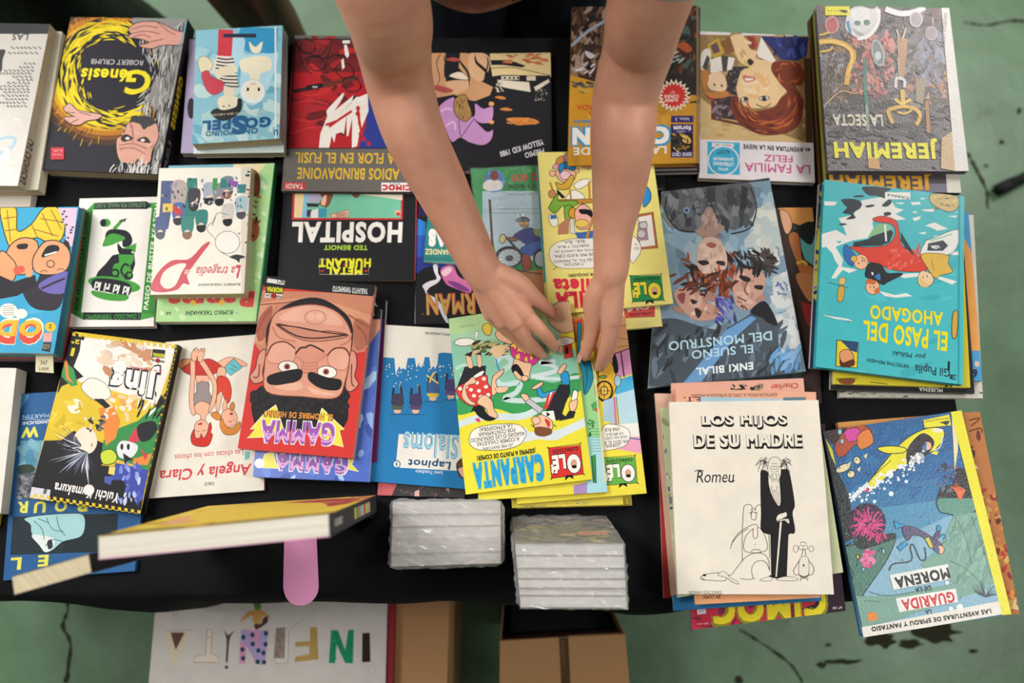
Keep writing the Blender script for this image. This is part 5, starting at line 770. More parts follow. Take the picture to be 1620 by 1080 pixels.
    for q in ('560,640 620,560 630,500', '640,520 680,620 700,720', '700,500 750,640 790,780', '240,840 330,858 500,830', '220,880 290,885', '600,700 680,740 740,800'): p.L('3c6460', 3, q)
    for i in range(34):
        a = rd.uniform(3.3, 6.2); p.L('34464a', 4, [(765, 865), (765 + 40 * math.cos(a), 860 + 35 * math.sin(a)), (765 + 72 * math.cos(a + .1), 860 + 78 * math.sin(a + .1))], 1, 1)
    p.BO('5c5074', '390,550 440,550 500,580 560,620 570,650 540,660 490,600 440,585 410,610', 3); p.PO('2c9cd0', '352,522 400,545 360,556', 3); p.PO('2c9cd0', '365,640 400,612 415,625 380,658', 3); p.EO('ecb490', 560, 652, 18, 20, 0, 3); p.B('2c6c9c', '540,650 555,640 556,672 542,668'); p.PO('d8c84c', '490,600 510,595 530,640 515,645', 3); p.BO('5c5074', '530,600 550,560 560,565 545,610', 3); p.EO('2c9cd0', 553, 555, 9, 13, 0, 3); p.EO('2c9cd0', 572, 592, 12, 10, 0, 3); p.L('2c2c24', 5, '330,745 350,715 430,700 425,640 440,630 470,695 495,690 490,640')
    p.PO('e8ece8', '333,765 595,716 606,782 350,832', 2, 'c8d0cc'); p.T('MORENA', '1c1a1c', 480, 778, 248, 52, .04, 0, -2); p.PO('e8ece8', '360,870 630,826 640,886 376,932', 2, 'c8d0cc'); p.T('GUARIDA', 'd02834', 506, 882, 240, 52, .04, 0, -1); p.T('DE LA', '26302e', 484, 828, 72, 24, .02); p.T('LA', '26302e', 507, 931, 26, 20, .03)
    p.PO('e88c2c', '232,938 272,932 278,966 238,972', 2, 'd07c24'); p.T('350', 'b86420', 258, 954, 16, 7)
    p.P('e8e4da', '205,1000 835,880 845,940 215,1050'); p.T('LAS AVENTURAS DE SPIROU Y FANTASIO', '1c1a1c', 520, 968, 545, 22, .05, 0, 0); p.E('e8f0f4', 648, 910, 15, 15); p.E('e8f0f4', 608, 916, 10, 10); p.E('e8f0f4', 590, 800, 9)
    p.PO('e4dc2c', '484,70 600,45 608,92 490,104', 2, 'c8c028'); p.T('ediciones junior', '2c2a1c', 545, 68, 110, 10, .02); p.B('2c2a1c', '555,80 600,72 590,92 570,84'); p.P('e6de22', '606,30 662,22 900,940 838,945')
    p.N(14, 40, ['5c8878', '84b4a8', 'a4c8cc'], (120, 480, 820, 840), 5, 1.3)
    for x, y, a in ((100, 278, 1), (175, 240, 1), (145, 300, 1)): p.P('e0d8ac', [(x + 40, y - 10), (x + 58, y - 22), (x + 52, y + 4)]); p.E('1c2224', x + 8, y + 6, 3)
    for i in range(7): p.L('e0703a', 11, [(650, 425), (628 + i * 7, 385), (604 + i * 12, 352 + abs(i - 2) * 9)], 1, 1)
def a_brown(p):
    p.F(1290, 640, 2.842); p.N(5, 160, ['c8963c', '8c5c38', 'd8b058', '6c3c30', 'b87848', 'a84c3c', 'e0c890', '5c3428'], (80, 40, 930, 960), 30, 2.2); p.N(8, 60, ['b83c38', 'd89048', '8c3434', 'c8a060'], (760, 400, 920, 940), 24, 2); p.P('c8904c', '100,75 400,45 400,70 100,105'); p.L('5c3420', 5, '690,70 740,60 700,95'); p.L('5c3420', 5, '690,120 740,105 750,125')
# ================================================================ the place
def lin_mix_floor():
    m, nt, b = newmat('green_painted_concrete')
    tc = nt.nodes.new('ShaderNodeTexCoord')
    def nz(sc, det=6, rough=.6):
        n = nt.nodes.new('ShaderNodeTexNoise'); n.inputs['Scale'].default_value = sc; n.inputs['Detail'].default_value = det; n.inputs['Roughness'].default_value = rough
        nt.links.new(tc.outputs['Object'], n.inputs['Vector']); return n
    def ramp(src, p0, p1, c0, c1):
        r = nt.nodes.new('ShaderNodeValToRGB'); r.color_ramp.elements[0].position = p0; r.color_ramp.elements[1].position = p1
        r.color_ramp.elements[0].color = c0; r.color_ramp.elements[1].color = c1
        nt.links.new(src, r.inputs[0]); return r
    a = ramp(nz(3.2).outputs['Fac'], .3, .75, C('4c6b4a'), C('6f9374'))
    st = ramp(nz(4.5, 8, .7).outputs['Fac'], .63, .69, (0, 0, 0, 1), (1, 1, 1, 1))
    sp = ramp(nz(26, 3).outputs['Fac'], .70, .76, (0, 0, 0, 1), (.8, .8, .8, 1))
    mx = nt.nodes.new('ShaderNodeMix'); mx.data_type = 'RGBA'; mx.inputs[7].default_value = C('3c4434')
    ad = nt.nodes.new('ShaderNodeMath'); ad.operation = 'MAXIMUM'
    nt.links.new(st.outputs[0], ad.inputs[0]); nt.links.new(sp.outputs[0], ad.inputs[1])
    ml = nt.nodes.new('ShaderNodeMath'); ml.operation = 'MULTIPLY'; ml.inputs[1].default_value = .7
    nt.links.new(ad.outputs[0], ml.inputs[0]); nt.links.new(ml.outputs[0], mx.inputs[0]); nt.links.new(a.outputs[0], mx.inputs[6])
    nt.links.new(mx.outputs[2], b.inputs['Base Color']); b.inputs['Roughness'].default_value = .4; b.inputs['Specular IOR Level'].default_value = .45
    bp = nt.nodes.new('ShaderNodeBump'); bp.inputs['Strength'].default_value = .25; bp.inputs['Distance'].default_value = .01
    nt.links.new(nz(9).outputs['Fac'], bp.inputs['Height']); nt.links.new(bp.outputs['Normal'], b.inputs['Normal'])
    return m
fl = mesh('floor', [(-6, -5, 0), (6, -5, 0), (6, 6, 0), (-6, 6, 0)], [(0, 1, 2, 3)], lin_mix_floor()); tag(fl, kind='structure')
crk = flat('floor_crack_dirt', '2b2c1e', .9)
def crack(q, wd, seed):
    rd = random.Random(seed); p = catmull([tuple(at(x, y, 0).xy) for x, y in q], False, 8); vs = []; fs = []
    for i, (x, y) in enumerate(p):
        a, b = Vector(p[max(i - 1, 0)]), Vector(p[min(i + 1, len(p) - 1)]); d = (b - a).normalized(); n = Vector((-d.y, d.x)); h = wd * rd.uniform(.3, 1.3)
        for s in (-1, 1): v = Vector((x, y)) + n * h * s * rd.uniform(.6, 1.2); vs.append((v.x, v.y, .0008))
    for i in range(len(p) - 1): fs.append((2 * i, 2 * i + 1, 2 * i + 3, 2 * i + 2))
    mesh('crack', vs, fs, crk, fl)
crack([(100, 930), (108, 960), (100, 990), (112, 1020), (104, 1080)], .005, 1)
crack([(1170, 995), (1210, 1020), (1250, 1050), (1270, 1080)], .003, 2)
crack([(1525, 35), (1560, 40), (1600, 33), (1640, 36)], .004, 3)
crack([(1530, 240), (1545, 270), (1560, 300), (1562, 330)], .005, 4)
def stain(cx, cy, rx, ry, seed):
    rd = random.Random(seed); p = catmull([(cx + rx * math.cos(k * .42) * rd.uniform(.55, 1.15), cy + ry * math.sin(k * .42) * rd.uniform(.55, 1.15)) for k in range(15)], True, 4)
    v = [at(x, y, .0006) for x, y in p]; fs = [t for t in geometry.tessellate_polygon([v])]
    mesh('stain', v, fs, crk, fl)
for a_ in ((1392, 1010, 30, 17, 1), (1482, 1000, 38, 20, 2), (1440, 1018, 22, 8, 6), (1335, 1046, 34, 5, 3), (1300, 1052, 10, 6, 4), (1168, 1074, 8, 9, 5), (1310, 1020, 8, 3, 8), (1540, 1030, 9, 4, 9), (1585, 225, 5, 4, 10), (1560, 262, 4, 3, 11), (1612, 175, 5, 6, 12)): stain(*a_)

# table: folding top, two trestle frames, black cloth
TX0, TX1, TY0, TY1 = -1.20, 0.655, at(700, 938, TT).y, at(700, 60, TT).y
tb = empty('folding_table', (-.27, .4, 0), 'folding table under the black cloth, carrying all the books', 'table')
def boxm(name, x0, x1, y0, y1, z0, z1, mat, parent=None, rel=None):
    vs = [(x, y, z) for z in (z0, z1) for y in (y0, y1) for x in (x0, x1)]
    o = rel or (parent.location if parent else Vector())
    vs = [(v[0] - o[0], v[1] - o[1], v[2] - o[2]) for v in vs]
    return mesh(name, vs, [(0, 2, 3, 1), (4, 5, 7, 6), (0, 1, 5, 4), (1, 3, 7, 5), (3, 2, 6, 7), (2, 0, 4, 6)], mat, parent)
wood = flat('pale_table_board', 'b8a88c', .6); steel = flat('grey_steel', '6c6c70', .4, .5, None, 1)
boxm('tabletop', TX0 + .004, TX1 - .004, TY0 + .004, TY1 - .004, .72, .7475, wood, tb)
for x in (TX0 + .1, TX1 - .12):
    for y in (TY0 + .08, TY1 - .1): boxm('leg', x - .015, x + .015, y - .015, y + .015, 0, .72, steel, tb)
cm, nt, b = newmat('black_cotton_cloth'); b.inputs['Base Color'].default_value = C('17171a'); b.inputs['Roughness'].default_value = .95
b.inputs['Specular IOR Level'].default_value = .15; noise_bump(nt, b, 30, .5, .004)
vs, fs = [], []; NX, NY = 90, 30; rd = random.Random(2)
rows = []
def wob(x, k): return math.sin(x * 9 + k) * .5 + math.sin(x * 23 + 2 * k) * .3
fr = [(0, .75), (-.006, .742), (-.012, .70), (-.014, .6), (-.016, .45)]
prof = []
for z, o in ((.44, .020), (.6, .016), (.70, .012), (.742, .005)): prof.append(('f', o, z))
for j in range(NY + 1): prof.append(('t', j / NY, .7502))
for z, o in ((.742, .005), (.70, .012), (.6, .016), (.44, .020)): prof.append(('b', o, z))
for kind, o, z in prof:
    for i in range(NX + 1):
        x = TX0 + (TX1 - TX0) * i / NX
        if kind == 'f':
            bulge = .028 * max(0, min(1, (x - .0) * 4)) * max(0, min(1, (.35 - x) * 6)) + .012 * math.exp(-((x + .55) / .06) ** 2)
            y = TY0 - o - (abs(wob(x, 1)) * .012 + bulge) * min(1, (.75 - z) * 14)
        elif kind == 'b': y = TY1 + o + abs(wob(x, 4)) * .012 * min(1, (.75 - z) * 14)
        else: y = TY0 + (TY1 - TY0) * o
        vs.append((x, y, z - (abs(wob(x, 3)) * .02 if z < .5 else 0)))
for r in range(len(prof) - 1):
    for i in range(NX): a = r * (NX + 1) + i; fs.append((a, a + 1, a + NX + 2, a + NX + 1))
cl = mesh('tablecloth', vs, fs, cm, None, None, True); tag(cl, 'plain black cloth covering the table under all the books', 'tablecloth')
vs, fs = [], []
for k, z in enumerate((.7502, .742, .70, .6, .44)):
    for j in range(31):
        y = TY0 + (TY1 - TY0) * j / 30; vs.append((TX1 + (0, .005, .010, .014, .018)[k] + abs(wob(y, 2)) * .012 * (k > 1), y, z))
for k in range(4):
    for j in range(30): a = k * 31 + j; fs.append((a, a + 31, a + 32, a + 1))
mesh('side_drop', vs, fs, cm, cl, None, True)

# ================================================================ books, bottom of every pile first
S = 'soft'; H = 'hard'
# -- far left pile of white paperbacks
book('paperback_book', 'white paperback at the bottom of the left-edge pile beside the swirl cover', [(-80, 55), (94, 54), (47, 327), (-130, 330)], .7505, .014, 'dcd6ca', page='y')
book('paperback_book', 'cream paperback in the far left edge pile, second from top', [(-80, 46), (98, 50), (60, 300), (-140, 306)], .765, .019, 'd8d0bc', page='y', sc='cfc6ae')
book('paperback_book', 'white paperback with black handwriting and black top band, topmost at the far left edge', [(-75, 35), (79, 38), (28, 294), (-140, 292)], .7845, .020, 'c2beb6', page='y', art=a_script, sc='a89c88', spine_art=s_script, mat='gloss')
book('hardcover_book', 'thick dark hardcover with yellow swirl, bearded old man and pink hands', [(112, 27), (297, 30), (252, 276), (62, 268)], .7505, .030, '23222c', H, art=a_genesis, sc='17171d', spine_art=s_genesis, page='y')
book('paperback_book', 'lilac book sticking out left at the bottom under the pale blue boxing cover', [(300, 62), (440, 58), (430, 244), (286, 242)], .7505, .013, 'b4a8cc', art=a_lav)
book('paperback_book', 'white and teal paperback directly under the pale blue boxing cover', [(314, 55), (452, 50), (449, 241), (306, 243)], .7645, .014, 'd4e4e4', art=a_gospel2, page='y')
book('paperback_book', 'pale blue paperback with a boxer in red glove and a nun-like woman upside down', [(310, 48), (447, 40), (442, 219), (304, 228)], .779, .020, '8cc4d4', art=a_gospel, page='y', sc='c8d4cc', mat='gloss')
book('comic_album', 'black comic album with large white lettering and a turquoise panel, under the red album', [(456, 190), (664, 190), (657, 444), (439, 443)], .7505, .006, '18181c', art=a_hospital, page='y')
book('comic_album', 'red comic album with white splash, rifle and yellow lettering on grey band', [(466, 56), (664, 58), (655, 304), (445, 302)], .757, .009, '6b6662', H, art=a_tardi)
# -- second row left
for i, (dx, dy, c, lab) in enumerate([(18, 12, '4c3c64', 'dark purple comic at the bottom of the left pile topped by the plaid-shirt cover'), (13, 9, 'b04048', 'red-edged comic low in the left pile topped by the plaid-shirt cover'), (8, 5, '3c8c84', 'teal-edged comic just beneath the plaid-shirt cover')]):
    book('comic_book', lab, [(-80, 330), (125 + dx * .6, 327 + 2), (85 + dx, 559 + dy), (-120, 556 + dy)], .7505 + .0095 * i, .009, c, page='w', sc=c)
book('comic_book', 'blue comic with two laughing heads, yellow plaid shirt and fat orange lettering', [(-80, 330), (125, 327), (85, 559), (-120, 556)], .7795, .012, '3aa6d0', art=a_odio, sc='3a6a90')
sl = mesh('price_slip', [at(x, y, .7786) - at(70, 575, .7786) for x, y in ((57, 545), (83, 545), (85, 590), (56, 588))], [(3, 2, 1, 0)], flat('yellowed_note_paper', 'ddd6b4', .9), None, None, False, at(70, 575, .7786)); tag(sl, 'small yellowed paper slip poking out under the plaid-shirt comic', 'paper slip')
sl.modifiers.new('thick', 'SOLIDIFY').thickness = .0003
pn = Pen([(50, 540), (90, 540), (90, 592), (50, 592)], lambda x, y: at(x, y, .7786) - at(70, 575, .7786), Vector((0, 0, 1)), True); a_slip(pn); mesh('handwriting', [v + Vector((0, 0, .0004)) for v in pn.vs], pn.fs, INK['matte'], sl, pn.cs)
book('paperback_book', 'white and green paperback with a tall green caricature in a hat', [(126, 314), (252, 311), (243, 516), (106, 517)], .7505, .012, 'f0ece6', art=a_kiki, page='w', mat='matte')
book('comic_book', 'large pale green comic under the small white book with the red letter', [(267, 262), (435, 258), (408, 508), (246, 509)], .763, .016, 'b0dc98', art=a_ranma, sc='1c7048', spine_art=s_ranma, back='1c7048')
book('paperback_book', 'small white paperback with crowd of tiny people and big red letter p', [(252, 266), (397, 264), (386, 464), (238, 466)], .7795, .020, 'f2ece0', art=a_tragedia, sc='c8bca8', page='y', mat='gloss')
# -- third row left
book('paperback_book', 'thick white-spined paperback cut off by the left edge beside the blue album', [(-150, 580), (26, 582), (1, 812), (-170, 815)], .7505, .026, 'e8e4da', page='y', sc='d8d2c4')
book('paperback_book', 'dark paperback with a yellow corner label, cut off at the left edge', [(-130, 800), (-2, 806), (-6, 832), (-140, 850)], .7505, .010, '26262a', sc='d8cc3c')
book('comic_album', 'blue comic album with yellow letters, partly under the checker-edged manga', [(28, 623), (247, 610), (213, 903), (5, 918)], .7505, .007, '1f5c94', art=a_taniguchi)
book('comic_book', 'white comic with two cartoon girls upside down and red handwritten title', [(262, 541), (416, 528), (418, 775), (236, 788)], .7505, .006, 'ece6da', art=a_angela, mat='matte', sc='c03040')
book('manga_book', 'yellow and black manga with a checkered taxi border and spiky-haired figures', [(115, 524), (282, 545), (222, 813), (45, 787)], .758, .015, 'e2c22e', art=a_jing, sc='1c1c1e')
book('manga_book', 'purple-edged manga at the bottom of the pile with the big red face cover', [(430, 470), (611, 474), (597, 731), (410, 720)], .7505, .012, '5c1c5c', art=a_gamma3, sc='d8d4cc')
book('manga_book', 'blue manga sticking out just under the big upside-down face', [(425, 470), (603, 488), (583, 762), (400, 754)], .763, .012, '4c6cc8', art=a_gamma2, sc='c8ccd8', mat='gloss')
book('manga_book', 'red manga with a huge upside-down moustached-looking face with thick black brows', [(418.6, 436), (594, 451), (558.6, 724.6), (376, 709)], .7755, .013, 'd03430', art=a_gamma, sc='c8a090')
book('comic_book', 'dark speckled comic with a pink corner peeking out below the blue skiing album', [(602, 700), (738, 704), (735, 787), (597, 783)], .7505, .004, '3e3a3c', art=a_pinkdark)
book('comic_album', 'blue album with white icicles and tiny skiers upside down', [(600, 513), (737, 521), (746, 774), (584, 761)], .755, .006, '1c78b4', art=a_lapinot)
# -- middle column
book('comic_album', 'dark blue comic with white swirl and tall gold letters, under the forearm', [(660, 305), (850, 300), (868, 508), (656, 512)], .7505, .004, '15151a', art=a_rman)
book('comic_book', 'teal comic with white lettering half hidden under the forearm, on the dark blue comic', [(676, 345), (762, 345), (768, 420), (670, 414)], .755, .006, '2c8480', art=a_teal)
book('comic_album', 'black comic album with lilac-dressed figures and small white lettering between the arms', [(668, 84), (871, 83), (874, 270), (656, 272)], .7505, .010, '1c1c22', art=a_yellowkid, page='w')
wr = book('comic_book', 'shrink-wrapped green comic with a motorcyclist, between the arms', [(744, 267), (925, 258), (945, 465), (770, 474)], .7615, .006, '2c9a50', art=a_wrapped, up=True, mat='paper')
book('comic_book', 'yellow comic with teal left edge and small red badge, under the speech-bubble comic', [(849, 262), (1012, 250), (1048, 516), (866, 531)], .7695, .006, 'ece08c', art=a_redole)
book('comic_book', 'pale yellow comic with green badge and cartoon kitchen scene under the right forearm', [(850.5, 241), (1031, 237), (1065, 480), (868, 498)], .776, .006, 'ecdf80', art=a_yole, page='y')
for i, (o, lab) in enumerate([((6, 6), 'worn yellow comic at the very bottom of the pile the hands are searching'), ((0, 4), 'frayed yellow comic second from the bottom of the pile under the hands'), ((-8, 5), 'creased yellow comic third from the bottom of the pile under the hands')]):
    book('comic_book', lab, [(800 + o[0], 530), (972 + o[0], 525), (994 + o[0], 793 + o[1]), (814 + o[0] * .5, 798 + o[1])], .7505 + i * .0088, .0085, 'd8c84c', page='y', art=a_ole4)
book('comic_book', 'yellow comic with green badge and yellow car, right edge of the searched pile', [(800, 512), (989, 499), (1023, 780), (818, 797)], .777, .006, 'ecdc48', art=a_ole3, page='y')
book('comic_book', 'yellow comic pinched by the thumb, sticking out between its two neighbours', [(740, 527), (934, 499), (961, 778), (757, 791)], .7835, .006, 'ecdc48', art=a_ole2, page='y')
book('comic_book', 'yellow and green comic with blue lettering and red badge, topmost under the left hand', [(709.5, 504), (901, 475), (937, 758), (736.6, 781.7)], .790, .006, 'ecdc48', art=a_carpanta, page='y')
# -- right columns
book('paperback_book', 'black book with a white spine line under the orange sword-fighter album', [(905, 120), (1052, 118), (1052, 298), (900, 300)], .7505, .007, '1a1a1e', sc='d0ccc4')
book('comic_album', 'dark navy album at the bottom beneath the orange sword-fighter album', [(906, 16), (1107, 14), (1107, 272), (900, 276)], .758, .009, '221f3a')
book('comic_album', 'navy album directly beneath the orange sword-fighter album', [(904, 14), (1108, 12), (1106, 266), (899, 270)], .7675, .009, '2a2450')
book('comic_album', 'orange album with red starburst badge and painted battle scene', [(905, 11), (1106, 9), (1106, 258), (898, 262)], .777, .012, 'c8902c', H, art=a_conan, sc='2c2440', spine='R', mat='gloss')
book('paperback_book', 'white-edged album with a painted red-haired woman upside down and blue badge', [(1107, 49.5), (1280.6, 57), (1289, 289), (1105.6, 281.5)], .7505, .010, 'f0e8ec', art=a_familia, page='y')
for i, (dx, c, lab) in enumerate([(-14, '7c5c2c', 'brown-edged album lowest in the top right corner pile'), (-9, '2a2420', 'dark album second from the bottom of the top right corner pile'), (-5, 'b8b83c', 'green-yellow album third from the bottom of the top right corner pile')]):
    book('comic_album', lab, [(1294 + dx, 30 - i * 8), (1480 + dx, 30 - i * 8), (1508 + dx, 296), (1312 + dx, 292)], .7505 + i * .0105, .010, c, H, sc=c, spine='L')
book('comic_album', 'grey album with orange lettering sticking out under the topmost top right album', [(1296, 30), (1490, 32), (1521, 305), (1312, 301)], .782, .009, '4c4a4e', H, art=a_jere2)
book('comic_album', 'glossy grey album with yellow lettering and golden blades, topmost in top right corner', [(1291, 9), (1501, 13), (1532, 271), (1310, 270)], .7915, .010, '6a6468', H, art=a_jeremiah, mat='grain', sc='c8c4b0')
book('comic_book', 'orange and dark comic half hidden right of the grey-blue painted album', [(1130, 332), (1287, 327), (1300, 638), (1120, 641)], .7505, .006, '3c2c28', art=a_orange)
book('comic_album', 'dark teal album directly under the grey-blue painted album with three faces', [(1090, 300), (1217, 281), (1270, 606), (1060, 618)], .757, .006, '2c3438', art=a_sig)
book('comic_album', 'grey-blue painted album with three upside-down faces and pale blue lettering', [(1046.7, 303), (1218, 285), (1275, 587), (1026, 613)], .7635, .009, '7c98ac', art=a_sueno, mat='gloss')
for q, z, th, c, sc, lab in [
    ([(1325, 330), (1540, 340), (1555, 630), (1328, 628)], .7505, .008, 'd8d4c8', None, 'white-edged album at the bottom of the pile with the turquoise sea cover'),
    ([(1330, 330), (1532, 335), (1554, 602), (1320, 606)], .759, .007, '4c9cd0', None, 'blue and orange album sticking out right low under the turquoise sea cover'),
    ([(1316, 310), (1520, 330), (1542, 622), (1314, 616)], .7665, .007, '1f1f22', None, 'black album in the middle of the pile under the turquoise sea cover'),
    ([(1310, 300), (1520, 325), (1535, 613), (1318, 607)], .774, .006, 'e0d030', None, 'yellow album third from the top under the turquoise sea cover'),
    ([(1296, 290), (1480, 310), (1500, 598), (1281, 582)], .7805, .007, '2c3c5c', None, 'navy album poking out left just under the turquoise sea cover')]:
    def art(p, c=c):
        if c == '1f1f22': p.F(1260, 270, 2.919); p.T('MURENA', 'd8d4c8', 620, 1010, 110, 20, .03)
        if c == '4c9cd0': p.F(1260, 270, 2.919); p.P('e8a050', '770,300 820,400 850,830 800,830'); p.T('6', '1c2c44', 825, 935, 22, 40, .06); p.B('d8c4b0', '825,880 845,885 840,905 825,900')
        if c == 'e0d030': p.F(1260, 270, 2.919); p.PO('ecd83c', '185,960 280,958 280,990 188,985'); p.B('8c5030', '195,962 270,962 255,985 205,982'); p.L(K_, 3, '340,975 420,985'); p.T('Nº', K_, 690, 1005, 60, 30, .01, .3)
        if c == '2c3c5c': p.F(1260, 270, 2.919); p.P('e0c83c', '60,560 110,200 110,400 90,600'); p.N(3, 40, ['d8b03c', '5c84b0', '2c3c5c', '8c6c4c'], (60, 60, 120, 620), 18, 2); p.P('c86840', '115,925 150,930 170,950 112,945')
        if c == 'd8d4c8': p.F(1260, 270, 2.919); p.N(3, 40, ['b8b4a8', '6c6860', 'e8e4d8'], (200, 1010, 860, 1060), 16, 3, 0, 20)
    book('comic_album', lab, q, z, th, c, art=art)
book('comic_album', 'glossy turquoise album with a sinking red boat and yellow lettering', [(1304.5, 284), (1525.5, 311), (1523, 608.5), (1290, 580)], .788, .010, '44b4bc', H, art=a_elpaso, mat='gloss', sc='2c98a0')
# -- bottom right piles
for q, z, th, c, art, lab, pg in [
    ([(1040, 660), (1250, 650), (1280, 935), (1050, 946)], .7505, .006, 'c03c38', None, 'red comic at the bottom left of the pile topped by the white ink-drawing album', 'w'),
    ([(1090, 680), (1305, 670), (1338, 966), (1093.7, 996)], .757, .006, '342030', a_cimoc, 'dark purple and red magazine with fat yellow letters below the white ink-drawing album', 'w'),
    ([(1042, 668), (1270, 660), (1300, 950), (1066, 966)], .7635, .007, '2878b0', None, 'blue comic sticking out left under the white ink-drawing album', 'w'),
    ([(1036, 622), (1288, 625), (1310, 900), (1062, 942)], .771, .006, 'd8b09c', None, 'pinkish comic poking out at the upper left under the white ink-drawing album', 'y'),
    ([(1062, 606), (1271, 598), (1296, 880), (1070, 900)], .7775, .005, 'e0a894', a_charlier, 'salmon comic with red lettering sticking out above the white ink-drawing album', 'y'),
    ([(1045, 645), (1292, 640), (1334, 905), (1072, 945)], .783, .005, 'c4cca4', a_map, 'green and grey map-like comic at the left rim under the white ink-drawing album', 'w'),
    ([(1068, 614), (1291, 620), (1298, 945), (1100, 956)], .7885, .005, 'e4aa90', a_peach, 'peach comic with a pale blue strip directly under the white ink-drawing album', 'y')]:
    book('comic_book', lab, q, z, th, c, art=art, page=pg)
book('comic_album', 'white album with black ink drawing of a stooped man in a long coat', [(1058.6, 635.7), (1294.7, 632.6), (1319.4, 940), (1071.8, 939.5)], .794, .006, 'ece4d6', art=a_hijos, up=True, mat='matte', page='y')
book('comic_album', 'brown and ochre album sticking out right under the underwater album', [(1325, 668), (1550, 650.6), (1613, 971), (1375, 990)], .7505, .009, 'b87848', H, art=a_brown)
book('comic_album', 'glossy underwater album with a yellow submarine and divers, bottom right corner', [(1302, 682), (1520.5, 649), (1599.6, 971), (1365.6, 1007.7)], .760, .012, '2c6c98', H, art=a_guarida, mat='grain', sc='d8d02c')

# plastic sleeve on the shrink-wrapped comic, film on the bundles
def film(name, milk, mx_=.42, dist=.04):
    fm, nt, b = newmat(name)
    for n in list(nt.nodes):
        if n.type == 'BSDF_PRINCIPLED': nt.nodes.remove(n)
    out = [n for n in nt.nodes if n.type == 'OUTPUT_MATERIAL'][0]
    tr = nt.nodes.new('ShaderNodeBsdfTransparent'); gl = nt.nodes.new('ShaderNodeBsdfGlossy'); gl.inputs['Roughness'].default_value = .1
    lw = nt.nodes.new('ShaderNodeLayerWeight'); lw.inputs['Blend'].default_value = .45; ms = nt.nodes.new('ShaderNodeMixShader')
    tc = nt.nodes.new('ShaderNodeTexCoord'); n1 = nt.nodes.new('ShaderNodeTexNoise'); n1.inputs['Scale'].default_value = 45; n1.inputs['Detail'].default_value = 5; n1.inputs['Distortion'].default_value = 2.5
    mp = nt.nodes.new('ShaderNodeMapping'); mp.inputs['Scale'].default_value = (1, 1.8, .6); nt.links.new(tc.outputs['Object'], mp.inputs['Vector']); nt.links.new(mp.outputs['Vector'], n1.inputs['Vector'])
    bp = nt.nodes.new('ShaderNodeBump'); bp.inputs['Strength'].default_value = 1; bp.inputs['Distance'].default_value = dist
    nt.links.new(n1.outputs['Fac'], bp.inputs['Height']); nt.links.new(bp.outputs['Normal'], gl.inputs['Normal']); nt.links.new(bp.outputs['Normal'], lw.inputs['Normal'])
    mr = nt.nodes.new('ShaderNodeMapRange'); mr.inputs['From Max'].default_value = .6; mr.inputs['To Min'].default_value = .02 if mx_ < .3 else .06; mr.inputs['To Max'].default_value = mx_
    nt.links.new(lw.outputs['Fresnel'], mr.inputs['Value']); nt.links.new(mr.outputs['Result'], ms.inputs[0])
    nt.links.new(tr.outputs[0], ms.inputs[1]); nt.links.new(gl.outputs[0], ms.inputs[2]); df = nt.nodes.new('ShaderNodeBsdfDiffuse'); df.inputs[0].default_value = (.9, .9, .92, 1); m2 = nt.nodes.new('ShaderNodeMixShader'); m2.inputs[0].default_value = milk
    nt.links.new(ms.outputs[0], m2.inputs[1]); nt.links.new(df.outputs[0], m2.inputs[2]); nt.links.new(m2.outputs[0], out.inputs['Surface'])
    return fm
FILM = film('crinkled_wrap_film', .13); SLEEVE = film('clear_sleeve_film', .01, .22, .008)
def grid_face(vs, fs, a, b_, c, d, n, amp, seed, N=14):
    rd = random.Random(seed); i0 = len(vs)
    for j in range(N + 1):
        for i in range(N + 1):
            u, v = i / N, j / N; p = (a * (1 - u) + b_ * u) * (1 - v) + (d * (1 - u) + c * u) * v
            e = 0 if i in (0, N) or j in (0, N) else rd.uniform(0, amp); vs.append(p + n * e)
    for j in range(N):
        for i in range(N): k = i0 + j * (N + 1) + i; fs.append((k, k + 1, k + N + 2, k + N + 1))
q = [at(x, y, .7688) - wr.location for x, y in [(742, 265), (928, 256), (948, 467), (768, 477)]]
vs, fs = [], []; grid_face(vs, fs, *q, Vector((0, 0, 1)), .0006, 3); mesh('plastic_sleeve', vs, fs, SLEEVE, wr, None, True)

